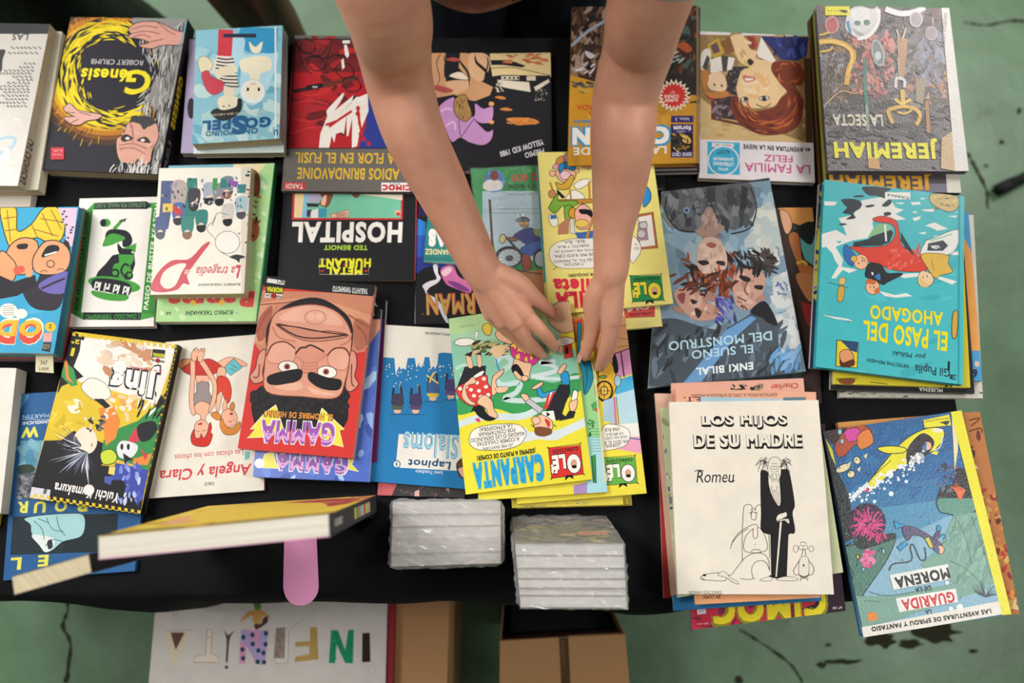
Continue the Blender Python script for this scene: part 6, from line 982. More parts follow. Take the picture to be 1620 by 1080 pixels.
def hexa(name, c8, mat, parent, art=None):
    o = parent.location; mesh(name, [p - o for p in c8], [(0, 1, 2, 3), (7, 6, 5, 4), (0, 4, 5, 1), (1, 5, 6, 2), (2, 6, 7, 3), (3, 7, 4, 0)], mat, parent)
def bundle(label, ft, nt_, fb, nb, n, art, cols):
    """ft/nt_: far and near top edge (L,R); fb/nb the same at the foot.  The books stand on edge inside the film."""
    ctr = (fb[0] + fb[1] + nb[0] + nb[1]) / 4; r = empty('wrapped_book_bundle', ctr, label, 'bundle of books', 'film-wrapped book bundles on the front edge')
    rd = random.Random(n); t = 0; W_ = [rd.uniform(.7, 1.3) for _ in range(n)]; s_ = sum(W_)
    for i in range(n):
        t0 = t / s_; t += W_[i]; t1 = t / s_; g = .01
        def lay(a, b_, k0): return [x * (1 - k0) + y * k0 for x, y in zip(a, b_)]
        A, B = lay(ft, nt_, t0 + g), lay(ft, nt_, t1 - g); A2, B2 = lay(fb, nb, t0 + g), lay(fb, nb, t1 - g)
        dn = Vector((0, 0, rd.uniform(-.004, 0)))
        hexa('page_block', [A[0] + dn, A[1] + dn, B[1] + dn, B[0] + dn, A2[0], A2[1], B2[1], B2[0]], PAGES['b'], r)
        for k0, k1 in ((t0, t0 + g), (t1 - g, t1)):
            A, B = lay(ft, nt_, k0), lay(ft, nt_, k1); A2, B2 = lay(fb, nb, k0), lay(fb, nb, k1)
            hexa('cover', [A[0], A[1], B[1], B[0], A2[0], A2[1], B2[1], B2[0]], cols[i % len(cols)], r)
    if art:
        nn = (ft[1] - ft[0]).cross(fb[0] - ft[0]).normalized()
        if nn.y < 0: nn = -nn
        P = [fb[0], fb[1], ft[1], ft[0]]
        pen = Pen([(0, 0), (1000, 0), (1000, 1000), (0, 1000)], lambda x, y: ((P[0] * (1 - x / 1000) + P[1] * x / 1000) * (1 - y / 1000) + (P[3] * (1 - x / 1000) + P[2] * x / 1000) * y / 1000) - ctr + nn * .0008, nn)
        art(pen); mesh('front_picture', pen.vs, pen.fs, INK['paper'], r, pen.cs)
    k = 1.02; vs, fs = [], []
    allp = [*ft, *nt_, *fb, *nb]; c = sum(allp, Vector()) / 8
    FT, NT_, FB, NB = [[c + (p - c) * k + (Vector((0, 0, .0)) if g > 1 else Vector((0, 0, .001))) for p in e] for g, e in enumerate((ft, nt_, fb, nb))]
    FB = [Vector((p.x, p.y, max(p.z, .7515))) for p in FB]; NB = [Vector((p.x, p.y, max(p.z, .7515))) for p in NB]
    for a, b_, c_, d, n_ in ((FT[0], FT[1], NT_[1], NT_[0], (0, 0, 1)), (FT[0], FT[1], FB[1], FB[0], (0, 1, 0)), (NT_[0], NT_[1], NB[1], NB[0], (0, -1, 0)), (FT[0], NT_[0], NB[0], FB[0], (-1, 0, 0)), (FT[1], NT_[1], NB[1], FB[1], (1, 0, 0))):
        grid_face(vs, fs, a - ctr, b_ - ctr, c_ - ctr, d - ctr, Vector(n_), .0045, len(vs), 16)
    mesh('plastic_film', vs, fs, FILM, r, None, False)
cg = [flat('grey_card', 'a8a49c'), flat('white_card', 'dcd8d0'), flat('brown_card', '8c7c68')]
zt = .87; ft = [at(621.6, 793, zt), at(791, 793, zt)]; nt2 = [at(618.7, 896, zt), at(792, 890.5, zt)]
dz = Vector((0, 0, zt - .752))
bundle('shrink-wrapped bundle of white books seen from their page edges, left of the two bundles', ft, nt2, [p - dz for p in ft], [p - dz for p in nt2], 5, None, [cg[1]])
zt = .91; ft = [at(815, 859, zt), at(986, 859, zt)]; nt2 = [at(824, 961, zt), at(992, 962, zt)]; fb = [at(811, 817, .752), at(957, 816, .752)]
def a_bun(p):
    p.R('6c6440', 0, 0, 1000, 1000); p.N(3, 120, ['8c8440', 'a89c4c', '4c4c38', '6c7058', 'b8a868', '5c5448', '3a3a34'], (0, 300, 1000, 1000), 120, 2, 0, 30); p.N(4, 50, ['8c98a8', 'b89088', '4c4448', '34343c'], (0, 0, 1000, 380), 100, 2.5, 0, 20)
    p.P('e88a34', '620,640 900,620 905,740 625,765'); p.T('16 TOMOS', '8c4c18', 762, 690, 220, 60, .03)
bundle('shrink-wrapped bundle with an olive picture cover and orange sticker, right of the two bundles', ft, nt2, fb, [fb[0] + nt2[0] - ft[0], fb[1] + nt2[1] - ft[1]], 6, a_bun, [cg[0], cg[2]])

# two big books standing up at the front edge
def a_st1(p):
    p.R('e0c23c', 0, 0, 1000, 1000); p.N(3, 22, ['d8b030', 'e8d058', 'c89a38'], (0, 0, 1000, 1000), 120); p.B('a83038', '500,150 900,120 950,500 700,640 560,450'); p.B('c8707c', '250,200 480,180 520,480 300,520'); p.B('8c8cb0', '520,300 700,250 720,700 560,720'); p.B('e0a470', '120,500 320,480 330,760 150,780'); p.P('c87c3c', '900,0 1000,0 1000,400 940,380'); p.R('2a2430', 0, 930, 1000, 1000)
    p.B('5c3c2c', '350,560 480,540 500,700 380,720'); p.B('d8d0b8', '640,560 820,540 830,760 660,780')
def a_st2(p): p.R('4c4448', 0, 0, 1000, 1000); p.N(5, 70, ['6c6468', '3a3438', '7c3c40', '8c8480', '54704c'], (0, 0, 1000, 1000), 120, 2); p.B('587c4c', '200,500 420,480 440,700 240,720'); p.B('8c3c40', '450,300 700,280 720,520 480,540')
def s_st1(p): p.R('1c1a20', 0, 0, 1000, 100); p.T('CRONICAS', 'd8d8d0', 860, 50, 130, 34, .02); [p.R(c, 520 - i * 42, 22, 550 - i * 42, 78) for i, c in enumerate(('e0d83c', '4cb060', 'e08c3c', '8cc4d8', 'd8d8d4', 'd84c4c', 'e0d83c', 'c8c8c4', 'e0b84c'))]
zf, zh = .862, 1.138
P1 = [at(329, 800, zf), at(595, 783, zf), at(522, 812, zh), at(155, 848, zh)]
n1 = (P1[3] - P1[0]).cross(P1[1] - P1[0]).normalized()
book('hardcover_book', 'thick yellow-covered book standing on edge at the front, dark spine to the right', None, 0, .0215, 'e0c23c', S, 'R', '1c1a20', art=a_st1, pts=P1, back='d88ab8', spine_art=s_st1)
pb_ = P1[0] - n1 * .0222
fl2, hl2 = at(314, 797, .758), at(23, 907, 1.06)
for q in (fl2, hl2): q -= n1 * (q - pb_).dot(n1)          # slide both onto the plane of the yellow book's back
wv = n1.cross(hl2 - fl2).normalized() * .088
if wv.x < 0: wv = -wv
book('hardcover_book', 'grey-covered book leaning sideways behind the standing yellow one, lower left corner', None, 0, .019, '4c4448', S, 'R', '2a262a', art=a_st2, pts=[fl2 - Vector((0, .013, 0)), fl2 + wv, hl2 + wv, hl2 - Vector((0, .020, 0))], page='y')
rs = boxm('riser_block', -.25, -.195, P1[0].y - .012, P1[0].y + .016, .7505, .8535, cm, None, Vector((-.22, P1[0].y, .7505))); rs.location = (-.22, P1[0].y, .7505)
tag(rs, 'small black riser block hidden under the foot of the standing yellow book', 'riser')
# pink tongue of card under them
pk = []; c0 = at(476, 930, .752); u = (at(502, 900, .752) - at(448, 900, .752)); hw = u.length / 2
for x, y in ((450, 830), (448, 930)): pk.append(at(x, y, .752))
a, bq = at(449, 930, .752), at(504, 928, .752); ctr = (a + bq) / 2; rr = (bq - a).length / 2
for i in range(1, 12): an = math.pi + math.pi * i / 12; pk.append(ctr + Vector((rr * math.cos(an), rr * math.sin(an), 0)))
pk += [bq, at(500, 830, .752)]
o = pk[0].copy(); n_ = len(pk)
pm = mesh('card_tongue', [p - o for p in pk] + [p - o - Vector((0, 0, .0014)) for p in pk], [tuple(range(n_)), tuple(range(2 * n_ - 1, n_ - 1, -1))] + [(i, i + n_, (i + 1) % n_ + n_, (i + 1) % n_) for i in range(n_)], flat('pink_card', 'f2a2d0', .7), None, None, False, o)
tag(pm, 'round-ended pink card strip lying under the standing yellow book, jutting over the table edge', 'card')

# ---------------------------------------------------------------- boxes on the floor in front of the table
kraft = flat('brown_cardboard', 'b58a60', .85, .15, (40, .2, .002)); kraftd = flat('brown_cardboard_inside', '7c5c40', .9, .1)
def hexbox(name, q, z0, z1, mat, parent, inner=None):
    top = [at(x, y, z1) for x, y in q]; o = parent.location if parent else Vector()
    vs = [p - o for p in top] + [Vector((p.x, p.y, z0)) - o for p in top]
    return mesh(name, vs, [(3, 2, 1, 0), (4, 5, 6, 7), (0, 1, 5, 4), (1, 2, 6, 5), (2, 3, 7, 6), (3, 0, 4, 7)], mat, parent)
bx = empty('cardboard_box', at(470, 1010, 0), 'long closed cardboard box on the floor carrying the hand-lettered board', 'cardboard box')
bx.location.z = 0
hexbox('carton', [(262, 925), (712, 930), (703, 1200), (250, 1200)], 0, .385, kraft, bx)
pf = hexbox('portfolio_case', [(252, 918), (626, 921), (619, 1160), (232, 1160)], .3865, .407, flat('dark_red_cloth_board', '8c1f2a', .6), None); tag(pf, 'dark red portfolio case on the cardboard box under the white lettered board', 'portfolio')
bd = empty('lettered_board', at(425, 1010, .408), 'white board with hand-drawn decorated capital letters on the floor boxes', 'sign board')
q = [(250, 915), (613, 921), (608, 1150), (229, 1150)]
P = [at(x, y, .414) for x, y in q]; vs, fs, cs = [], [], []
prism(vs, fs, cs, [p - bd.location for p in P], Vector((0, 0, 1)), 0, .006, 'd8d2cc')
def a_board(p):
    p.F(230, 920, 4.05); K = '3a2c28'
    p.P('9c9088', '75,60 220,50 85,160')
    for i in range(7): p.L('4c443c', 3, [(80, 158), (100 + i * 20, 52)], 0)
    p.L('8c7c5c', 3, '275,75 365,72', 0); p.L('8c7c5c', 3, '280,90 300,118 340,118 360,90'); p.T('sala', '8c7c5c', 318, 100, 40, 12, 0, 0, 180); p.L('a89878', 4, '175,205 195,165 215,170 195,212 178,210', 0)
    p.B('5c8c3c', '690,65 755,75 760,95 735,95 740,170 705,180 688,110'); p.B('d8a45c', '690,180 740,180 770,195 810,240 760,215 740,260 715,290 690,250 680,215 605,260 650,195 665,190'); p.B('5a3c34', '700,270 740,270 755,235 780,220 785,255 750,285 715,305 700,295')
    p.P('e0d4b8', '115,320 295,320 180,545'); p.P('6c4c44', '162,325 252,325 194,437'); p.L(K, 2, '115,318 292,305', 0)
    p.PO('e8d8c8', '395,305 428,308 420,460 465,475 468,518 312,515 315,478 385,465', 3, '6c5444'); p.T('hotel', '5c4c44', 405, 355, 26, 10, 0, 0, 180)
    p.B('5a4640', '505,310 530,340 570,312 540,370 528,505 515,505 520,380'); p.E('3a2c30', 520, 547, 11)
    p.P('e09cc4', '615,305 790,312 765,530 735,528 750,330 720,525 700,525 650,330 640,525 598,522'); p.P('b8a4d8', '615,305 660,305 720,430 735,310 790,312 765,530 720,528 640,400 625,525 598,522'); p.P('e09cc4', '598,522 610,380 640,400 628,525')
    for x, y in ((628, 355), (622, 434), (626, 490), (686, 340), (688, 398), (724, 440), (720, 512), (772, 330), (770, 400), (760, 515), (757, 455)): p.E('1c4c54', x, y, 14, 16)
    p.P('9c8880', '838,295 895,292 890,485 822,488'); p.N(4, 60, ['6c5c58', 'b8a8a0', '8c7c78'], (830, 300, 890, 480), 10, 4, 90, 20); p.PO('e0d8d0', '895,292 918,310 915,520 890,488', 2); p.PO('e0d8d0', '822,488 890,488 915,520 840,525', 2)
    p.P('c8a860', '1055,290 1100,290 1110,495 955,515 960,480 1050,460 1050,415 960,415 962,385 1055,380')
    for i in range(5): p.L('7c6434', 2.5, [(1060 + i * 9, 292), (1058 + i * 11, 500)], 0)
    for y in (392, 402, 490, 503): p.L('7c6434', 2.5, [(962, y), (1050, y - 4)], 0)
    p.P('1c9068', '1190,308 1235,312 1280,440 1300,308 1336,306 1330,522 1280,520 1225,400 1215,522 1175,520'); p.N(5, 30, ['2ca078', '14845c'], (1190, 320, 1220, 510), 10); p.P('34241f', '1390,328 1438,326 1442,512 1388,515'); p.L('b8aca0', 2, '1430,540 1460,535 1475,570 1455,605 1430,590 1430,540', 0); p.L('a89c94', 2, '930,300 1050,205', 0)
top = P[0]
pen = Pen(q, lambda x, y: onplane(x, y, top, Vector((0, 0, 1))) - bd.location, Vector((0, 0, 1)), True); a_board(pen)
i = len(vs); vs += pen.vs; fs += [tuple(i + j for j in f) for f in pen.fs]; cs += pen.cs
mesh('painted_panel', vs, fs, INK['matte'], bd, cs)
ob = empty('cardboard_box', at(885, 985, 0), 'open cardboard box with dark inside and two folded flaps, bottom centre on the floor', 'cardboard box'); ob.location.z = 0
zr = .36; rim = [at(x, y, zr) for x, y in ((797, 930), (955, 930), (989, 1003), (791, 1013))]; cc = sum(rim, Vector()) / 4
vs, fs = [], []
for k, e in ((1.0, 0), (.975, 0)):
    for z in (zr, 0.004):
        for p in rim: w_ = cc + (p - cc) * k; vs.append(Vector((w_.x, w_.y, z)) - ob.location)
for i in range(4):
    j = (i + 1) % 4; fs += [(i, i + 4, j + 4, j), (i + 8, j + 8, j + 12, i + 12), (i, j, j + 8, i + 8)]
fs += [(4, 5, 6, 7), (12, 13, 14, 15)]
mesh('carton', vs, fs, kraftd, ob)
bc = hexbox('box_shade_block', [(810, 940), (945, 940), (968, 992), (808, 1000)], .01, .30, cm, None); tag(bc, 'black block standing in for the shade inside the open cardboard box', 'bag')  # solid black block, puts the shade of the box inside into colour
for q in ([(791, 1014), (884, 1008), (890, 1130), (790, 1130)], [(899, 1006), (989, 1002), (1000, 1130), (905, 1130)]):
    a_, b_ = at(*q[0], zr), at(*q[1], zr); c_, d_ = at(*q[2], zr - .05), at(*q[3], zr - .05)
    f = mesh('flap', [p - ob.location for p in (a_, b_, c_, d_)], [(3, 2, 1, 0)], kraft, ob); f.modifiers.new('t', 'SOLIDIFY').thickness = .004

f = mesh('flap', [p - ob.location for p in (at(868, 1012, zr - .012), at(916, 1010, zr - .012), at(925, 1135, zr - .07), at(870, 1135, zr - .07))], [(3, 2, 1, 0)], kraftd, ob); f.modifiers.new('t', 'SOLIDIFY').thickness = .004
# black pole lying on the floor, right edge
def cyl(name, a, b_, r, mat, parent=None, n=16):
    d = (b_ - a).normalized(); s1 = d.orthogonal().normalized(); s2 = d.cross(s1); o = parent.location if parent else Vector(); vs = []
    for p in (a, b_):
        for i in range(n): t = 2 * math.pi * i / n; vs.append(p + s1 * r * math.cos(t) + s2 * r * math.sin(t) - o)
    return mesh(name, vs, [(i, (i + 1) % n, (i + 1) % n + n, i + n) for i in range(n)] + [tuple(range(n - 1, -1, -1)), tuple(range(n, 2 * n))], mat, parent, None, True)
pa, pb = at(1588, 296, .016), at(1720, 232, .016)
po = empty('metal_pole', Vector((pa.x, pa.y, 0)), 'black round pole lying on the green floor at the right edge', 'pole')
blk = flat('black_rubber', '1a1a1c', .6); cyl('tube', pa, pb, .013, blk, po); cyl('end_cap', pa - (pb - pa).normalized() * .02, pa + (pb - pa).normalized() * .03, .0155, blk, po)

# black holdall standing on the floor behind the table, upper left
hb = empty('holdall_bag', Vector((-1.22, 1.16, 0)), 'large black bag standing on the floor behind the table, top left corner', 'bag')
leather = flat('black_grained_leather', '1c1a19', .5, .4, (60, .6, .004))
vs, fs = [], []
for k in range(13):
    t = k / 12; z = .78 * t; s_ = (1 - .25 * t ** 3) * (.96 + .05 * math.sin(t * 9))
    for i in range(28):
        a = 2 * math.pi * i / 28; ca, sa = math.cos(a), math.sin(a); x = .40 * s_ * math.copysign(abs(ca) ** .5, ca); y = .21 * s_ * math.copysign(abs(sa) ** .6, sa) * (1 - .3 * t); vs.append((x, y + .02 * math.sin(x * 14) * t, z))
for k in range(12):
    for i in range(28): a = k * 28 + i; b_ = k * 28 + (i + 1) % 28; fs.append((a, b_, b_ + 28, a + 28))
fs += [tuple(range(27, -1, -1)), tuple(range(12 * 28, 13 * 28))]
mesh('bag_body', vs, fs, leather, hb, None, True)
# ================================================================ people
def skin_mat(name, c1, c2):
    m, nt, b = newmat(name); tc, n = noise_bump(nt, b, 420, .12, .001, 3)
    n2 = nt.nodes.new('ShaderNodeTexNoise'); n2.inputs['Scale'].default_value = 28; n2.inputs['Detail'].default_value = 6
    nt.links.new(tc.outputs['Object'], n2.inputs['Vector'])
    mx = nt.nodes.new('ShaderNodeMix'); mx.data_type = 'RGBA'; mx.inputs[6].default_value = C(c1); mx.inputs[7].default_value = C(c2)
    nt.links.new(n2.outputs['Fac'], mx.inputs[0]); nt.links.new(mx.outputs[2], b.inputs['Base Color'])
    b.inputs['Roughness'].default_value = .5; b.inputs['Subsurface Weight'].default_value = .12; b.inputs['Subsurface Scale'].default_value = .01
    b.inputs['Subsurface Radius'].default_value = (1, .4, .25)
    return m
class Flesh:
    def __init__(s): s.vs, s.fs = [], []
    def tube(s, pts, rad, n=14, flat_=1.0, up=None, k=5):
        """tapered round limb through pts; rad per point; flat_ squashes along up"""
        p = catmull([tuple(q) + (r,) for q, r in zip(pts, rad)], False, k)
        P = [Vector(q[:3]) for q in p]; R = [q[3] for q in p]
        d0, d1 = (P[0] - P[1]).normalized(), (P[-1] - P[-2]).normalized()
        Pn, Rn = [], []
        for t in (.98, .8, .45): Pn.append(P[0] + d0 * R[0] * t); Rn.append(R[0] * math.sqrt(1 - t * t) + 1e-4)
        Pn += P; Rn += R
        for t in (.45, .8, .98): Pn.append(P[-1] + d1 * R[-1] * t); Rn.append(R[-1] * math.sqrt(1 - t * t) + 1e-4)
        i0 = len(s.vs); u = None
        for i, q in enumerate(Pn):
            d = (Pn[min(i + 1, len(Pn) - 1)] - Pn[max(i - 1, 0)]).normalized()
            if up is not None: u = (up - d * up.dot(d)).normalized()
            elif u is None: u = d.orthogonal().normalized()
            else: u = (u - d * u.dot(d)).normalized()
            v = d.cross(u)
            for j in range(n): a = 2 * math.pi * j / n; s.vs.append(q + v * Rn[i] * math.cos(a) + u * Rn[i] * flat_ * math.sin(a))
        for i in range(len(Pn) - 1):
            for j in range(n): a = i0 + i * n + j; b_ = i0 + i * n + (j + 1) % n; s.fs.append((a, b_, b_ + n, a + n))
        s.fs.append(tuple(i0 + j for j in range(n - 1, -1, -1))); e = i0 + (len(Pn) - 1) * n; s.fs.append(tuple(e + j for j in range(n)))
    def build(s, name, mat, parent, vox=None, smooth=4):
        o = mesh(name, [v - parent.location for v in s.vs], s.fs, mat, parent, None, True)
        if vox:
            m = o.modifiers.new('remesh', 'REMESH'); m.mode = 'VOXEL'; m.voxel_size = vox; m.use_smooth_shade = True
            if smooth: k = o.modifiers.new('smooth', 'SMOOTH'); k.factor = .5; k.iterations = smooth
        return o
V = Vector
q = Flesh(); q.tube([V((-1.38, 1.16, .77)), V((-1.36, 1.18, .85)), V((-1.22, 1.2, .89)), V((-1.08, 1.18, .85)), V((-1.06, 1.16, .77))], [.012] * 5, 8); q.build('handle', leather, hb)
def D4(u, v, z): return at(740 + u / 5.4, 420 + v / 5.4, z)
pr = empty('person', V((0, 1.0, 0)), 'person leaning over the table from behind, bare forearms reaching into the yellow comics', 'person')
skin = skin_mat('warm_skin', 'e2ac90', 'c4846a'); B_ = Flesh()
hip, che, nek = V((0, 1.0, .94)), V((0, .76, 1.24)), V((0, .66, 1.40))
shL, shR = V((-.19, .70, 1.34)), V((.19, .70, 1.34))
# trunk, neck, head
B_.tube([hip, V((0, .92, 1.08)), che, V((0, .70, 1.34))], [.15, .135, .155, .12], 20, .68, V((0, -.8, -.6)))
B_.tube([V((0, .70, 1.34)), nek, V((0, .60, 1.47))], [.075, .055, .058])
B_.tube([V((0, .63, 1.46)), V((0, .575, 1.50)), V((0, .56, 1.60))], [.07, .088, .085], 18)
B_.tube([V((0, .50, 1.50)), V((0, .475, 1.485))], [.014, .013]); B_.tube([V((0, .52, 1.44)), V((0, .51, 1.43))], [.03, .024])
for s in (-1, 1): B_.tube([V((s * .087, .585, 1.53)), V((s * .094, .59, 1.50))], [.02, .012])
# legs
for s in (-1, 1): B_.tube([V((s * .09, 1.03, .93)), V((s * .095, 1.0, .52)), V((s * .11, 1.03, .10))], [.095, .062, .042]); B_.tube([V((s * .11, 1.04, .05)), V((s * .12, .90, .035))], [.04, .035])
def limb(sh, pts): B_.tube([sh] + [p for p, r in pts], [.064] + [r for p, r in pts], 36, k=10)
eL, eR = at(632, 130, 1.02), at(990, 150, 1.01)
wL, wR = at(759, 421, .874), at(967, 424, .890)
limb(shL, [(at(606, -6, 1.17), .050), (at(622, 70, 1.075), .046), (eL, .043), (at(655, 210, .985), .040), (at(697, 295, .935), .036), (at(735, 372, .897), .0305), (wL, .0275), (D4(200, 140, .862), .0245), (D4(320, 270, .852), .0185)])
limb(shR, [(at(1029, -6, 1.16), .047), (at(1012, 70, 1.07), .044), (eR, .042), (at(986, 215, .985), .0415), (at(980, 290, .945), .0365), (at(970, 365, .912), .0275), (wR, .0240), (D4(1195, 160, .876), .0215), (D4(1185, 280, .862), .0165)])
def hand(w, mets, fing, thumb, web):
    for m, r in mets: B_.tube([w, (w * .45 + m * .55), m], [.0205, .0165, r], 12)
    for a, b_, r in web: B_.tube([a, b_], [r, r], 12)
    for f in fing: B_.tube([p for p, r in f], [r for p, r in f], 12, k=4)
    B_.tube([p for p, r in thumb], [r for p, r in thumb], 12, k=4)
# hand on the left of the picture
i_, m_, r_, p_ = D4(500, 430, .848), D4(405, 490, .846), D4(300, 475, .838), D4(195, 415, .829)
hand(wL, [(i_, .0135), (m_, .0135), (r_, .0125), (p_, .0115)],
     [[(i_, .0122), (D4(628, 556, .843), .0098), (D4(702, 642, .825), .0088), (D4(748, 702, .8085), .0070)],
      [(m_, .0120), (D4(518, 640, .829), .0098), (D4(588, 720, .814), .0086), (D4(636, 764, .8052), .0068)],
      [(r_, .0112), (D4(408, 608, .817), .0094), (D4(484, 682, .807), .0082), (D4(540, 728, .8035), .0066)],
      [(p_, .0102), (D4(298, 528, .811), .0088), (D4(365, 590, .805), .0076), (D4(405, 622, .8028), .0062)]],
     [(D4(250, 90, .868), .020), (D4(430, 170, .858), .0175), (D4(565, 275, .845), .0125), (D4(648, 345, .830), .0102), (D4(724, 410, .814), .0080)],
     [(D4(420, 300, .853), D4(250, 290, .848), .014), (D4(450, 200, .855), D4(440, 370, .848), .013), (i_, p_, .010)])
# hand on the right of the picture
i2, m2, r2, p2 = D4(1222, 470, .858), D4(1246, 455, .842), D4(1240, 420, .826), D4(1215, 380, .814)
hand(wR, [(i2, .0125), (m2, .0125), (r2, .012), (p2, .0115)],
     [[(i2, .0115), (D4(1195, 640, .840), .0100), (D4(1155, 775, .818), .0088), (D4(1124, 868, .797), .0070)],
      [(m2, .0115), (D4(1232, 630, .818), .0100), (D4(1195, 760, .803), .0086), (D4(1165, 835, .796), .0070)],
      [(r2, .011), (D4(1240, 570, .808), .0095), (D4(1200, 690, .798), .0082), (D4(1170, 740, .794), .0068)],
      [(p2, .010), (D4(1215, 510, .803), .0088), (D4(1180, 600, .794), .0076), (D4(1160, 640, .792), .0064)]],
     [(D4(1180, 130, .882), .0175), (D4(1085, 290, .866), .0165), (D4(1072, 470, .846), .0128), (D4(1045, 640, .824), .0106), (D4(995, 765, .806), .0082)],
     [(D4(1110, 320, .862), D4(1200, 430, .850), .013), (i2, p2, .010)])
body = B_.build('body', skin, pr, .0020, 3)
# nails
nail = flat('fingernail', 'd8a898', .3, .5)
def nailm(tip, prev, up, r):
    d = (tip - prev).normalized(); u = (up - d * up.dot(d)).normalized(); v = d.cross(u); vs = []; n = 6
    for j in range(n + 1):
        for i in range(n + 1):
            a = (i / n - .5) * 1.5; l = (j / n - .15) * r * 1.5; vs.append(tip + d * l + (v * math.sin(a) + u * math.cos(a)) * r * (1.06 - .18 * (j / n) ** 2) - pr.location)
    mesh('fingernail', vs, [(j * (n + 1) + i, j * (n + 1) + i + 1, (j + 1) * (n + 1) + i + 1, (j + 1) * (n + 1) + i) for j in range(n) for i in range(n)], nail, pr, None, True)
nailm(D4(722, 412, .814), D4(645, 345, .830), V((.5, .5, .6)), .0086)
nailm(D4(995, 765, .806), D4(1045, 640, .824), V((-.75, .0, .45)), .0086)
nailm(D4(748, 702, .8085), D4(702, 642, .825), V((.6, .1, .6)), .0080)
nailm(D4(1124, 868, .797), D4(1155, 775, .818), V((.6, .2, .6)), .0075)
# clothes
T_ = Flesh(); T_.tube([V((0, 1.01, .86)), V((0, .93, 1.08)), che, V((0, .705, 1.35))], [.185, .158, .172, .13], 20, .72, V((0, -.8, -.6)))
for sh, el, t in ((shL, at(606, -6, 1.17), .62), (shR, at(1031, 2, 1.165), .76)): T_.tube([sh + V((-sh.x * .4, .02, .01)), sh, sh + (el - sh) * t * .6, sh + (el - sh) * t], [.085, .078, .064, .056], 18)
T_.build('t_shirt', flat('light_grey_jersey', 'b8b4b0', .9, .1, (200, .3, .001)), pr, .006, 4)
J_ = Flesh(); J_.tube([V((0, 1.03, .98)), V((0, 1.03, .84))], [.165, .165], 20, .74, V((0, -1, 0)))
for s in (-1, 1): J_.tube([V((s * .085, 1.03, .90)), V((s * .088, 1.0, .62)), V((s * .092, 1.0, .5)), V((s * .11, 1.03, .12))], [.115, .095, .085, .066], 16)
J_.build('trousers', flat('dark_navy_denim', '1c222b', .85, .2, (300, .5, .001)), pr, .006, 4)
H_ = Flesh(); H_.tube([V((0, .66, 1.52)), V((0, .61, 1.585)), V((0, .555, 1.62))], [.07, .094, .08], 16); H_.build('hair', flat('dark_brown_hair', '2a1d16', .6, .3, (120, .8, .004)), pr, .006, 2)
sho = flat('black_shoe_leather', '18181a', .4)
for s in (-1, 1): q = Flesh(); q.tube([V((s * .11, 1.07, .045)), V((s * .115, .97, .045)), V((s * .125, .84, .036))], [.046, .048, .04], 14); q.build('shoe', sho, pr, .006, 2)
# leather waist bag
wb = empty('waist_bag', V((-.055, .80, .90)), 'brown leather waist bag hanging at the front of the person behind the table', 'bag')
br = flat('brown_saddle_leather', '6c3a1c', .4, .5, (30, .5, .004)); q = Flesh()
q.tube([V((-.13, .825, .925)), V((-.06, .80, .925)), V((.02, .815, .925))], [.04, .05, .038], 18, .62, V((0, -1, 0))); q.build('pouch', br, wb, .005, 4)
q = Flesh(); q.tube([V((-.10, .792, .942)), V((-.055, .772, .947)), V((0, .787, .942))], [.003, .003, .003], 8); q.build('zip', flat('brass', '6c4a2c', .4, .5, None, .6), wb)
q = Flesh(); q.tube([V((.0, .795, .915)), V((.10, .86, .93)), V((.17, .97, .95))], [.012, .012, .012], 8); q.tube([V((-.12, .81, .915)), V((-.17, .88, .93)), V((-.18, .98, .95))], [.012, .012, .012], 8); q.build('strap', flat('dark_strap', '3a3433', .7), wb)
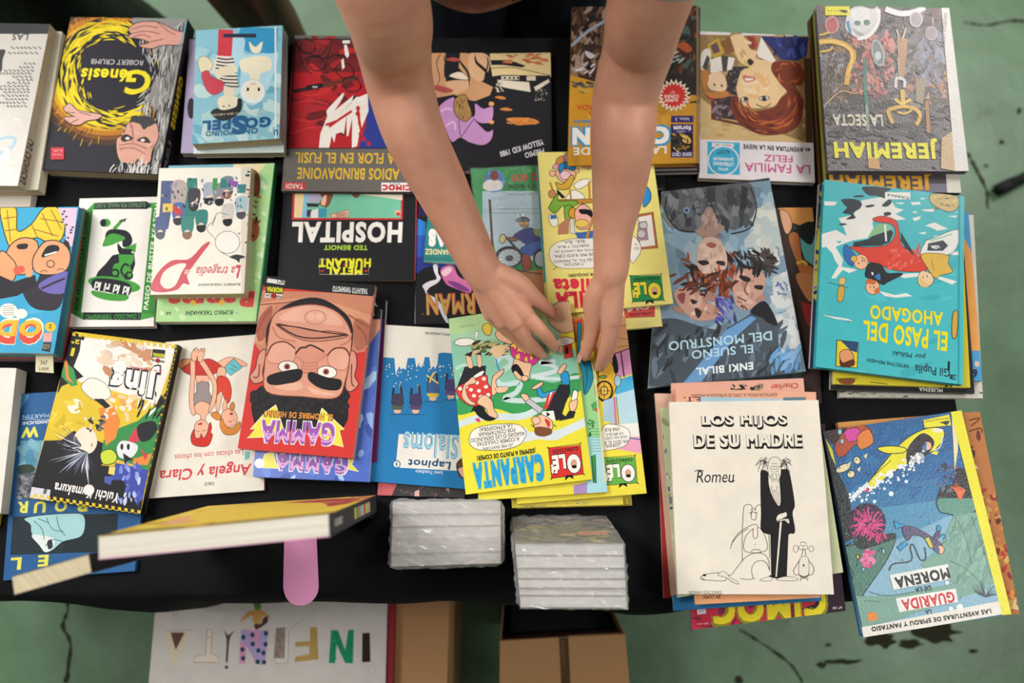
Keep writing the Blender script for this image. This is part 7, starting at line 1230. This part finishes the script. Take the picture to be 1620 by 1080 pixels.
# bystander behind the table
by = empty('person', V((-.57, 1.2, 0)), 'bystander behind the table, bare legs in blue shorts seen at the top edge', 'person')
B2 = Flesh(); dk = skin_mat('tan_skin', '7c523c', '6c4634'); X, Y = -.575, 1.20
for s in (-1, 1):
    B2.tube([V((X + s * .09, Y, .92)), V((X + s * .05, Y - .03, .50)), V((X + s * .040, Y + .0, .30)), V((X + s * .042, Y + .03, .09))], [.085, .044, .040, .032]); B2.tube([V((X + s * .05, Y + .05, .05)), V((X + s * .06, Y - .09, .03))], [.036, .03])
    B2.tube([V((X + s * .20, Y, 1.40)), V((X + s * .25, Y, 1.12)), V((X + s * .25, Y - .05, .88)), V((X + s * .25, Y - .08, .76))], [.05, .042, .034, .03])
B2.tube([V((X, Y, .92)), V((X, Y, 1.15)), V((X, Y, 1.40))], [.155, .14, .17], 20, .66, V((0, -1, 0))); B2.tube([V((X, Y, 1.42)), V((X, Y, 1.54))], [.055, .05]); B2.tube([V((X, Y - .02, 1.58)), V((X, Y, 1.68))], [.08, .09], 16)
B2.build('body', dk, by, .007, 3)
q = Flesh(); q.tube([V((X, Y, .98)), V((X, Y, .86))], [.168, .168], 18, .72, V((0, -1, 0)))
for s in (-1, 1): q.tube([V((X + s * .09, Y, .88)), V((X + s * .08, Y - .01, .74)), V((X + s * .07, Y - .01, .66))], [.105, .092, .085])
q.build('shorts', flat('blue_cotton', '2a4c78', .9), by, .007, 3)
q = Flesh(); q.tube([V((X, Y, .93)), V((X, Y, 1.15)), V((X, Y, 1.42))], [.17, .155, .185], 20, .68, V((0, -1, 0)))
for s in (-1, 1): q.tube([V((X + s * .17, Y, 1.40)), V((X + s * .22, Y, 1.28)), V((X + s * .235, Y, 1.18))], [.075, .062, .058])
q.build('t_shirt', flat('dark_cotton', '2a2a30', .9), by, .007, 3)
q = Flesh(); q.tube([V((X, Y + .02, 1.63)), V((X, Y + .01, 1.71))], [.09, .085], 16); q.build('hair', flat('black_hair', '17120f', .6), by, .007, 2)
for s in (-1, 1): q = Flesh(); q.tube([V((X + s * .05, Y + .07, .045)), V((X + s * .062, Y - .12, .036))], [.044, .038], 14); q.build('shoe', flat('blue_canvas', '2a5a88', .8), by, .007, 2)
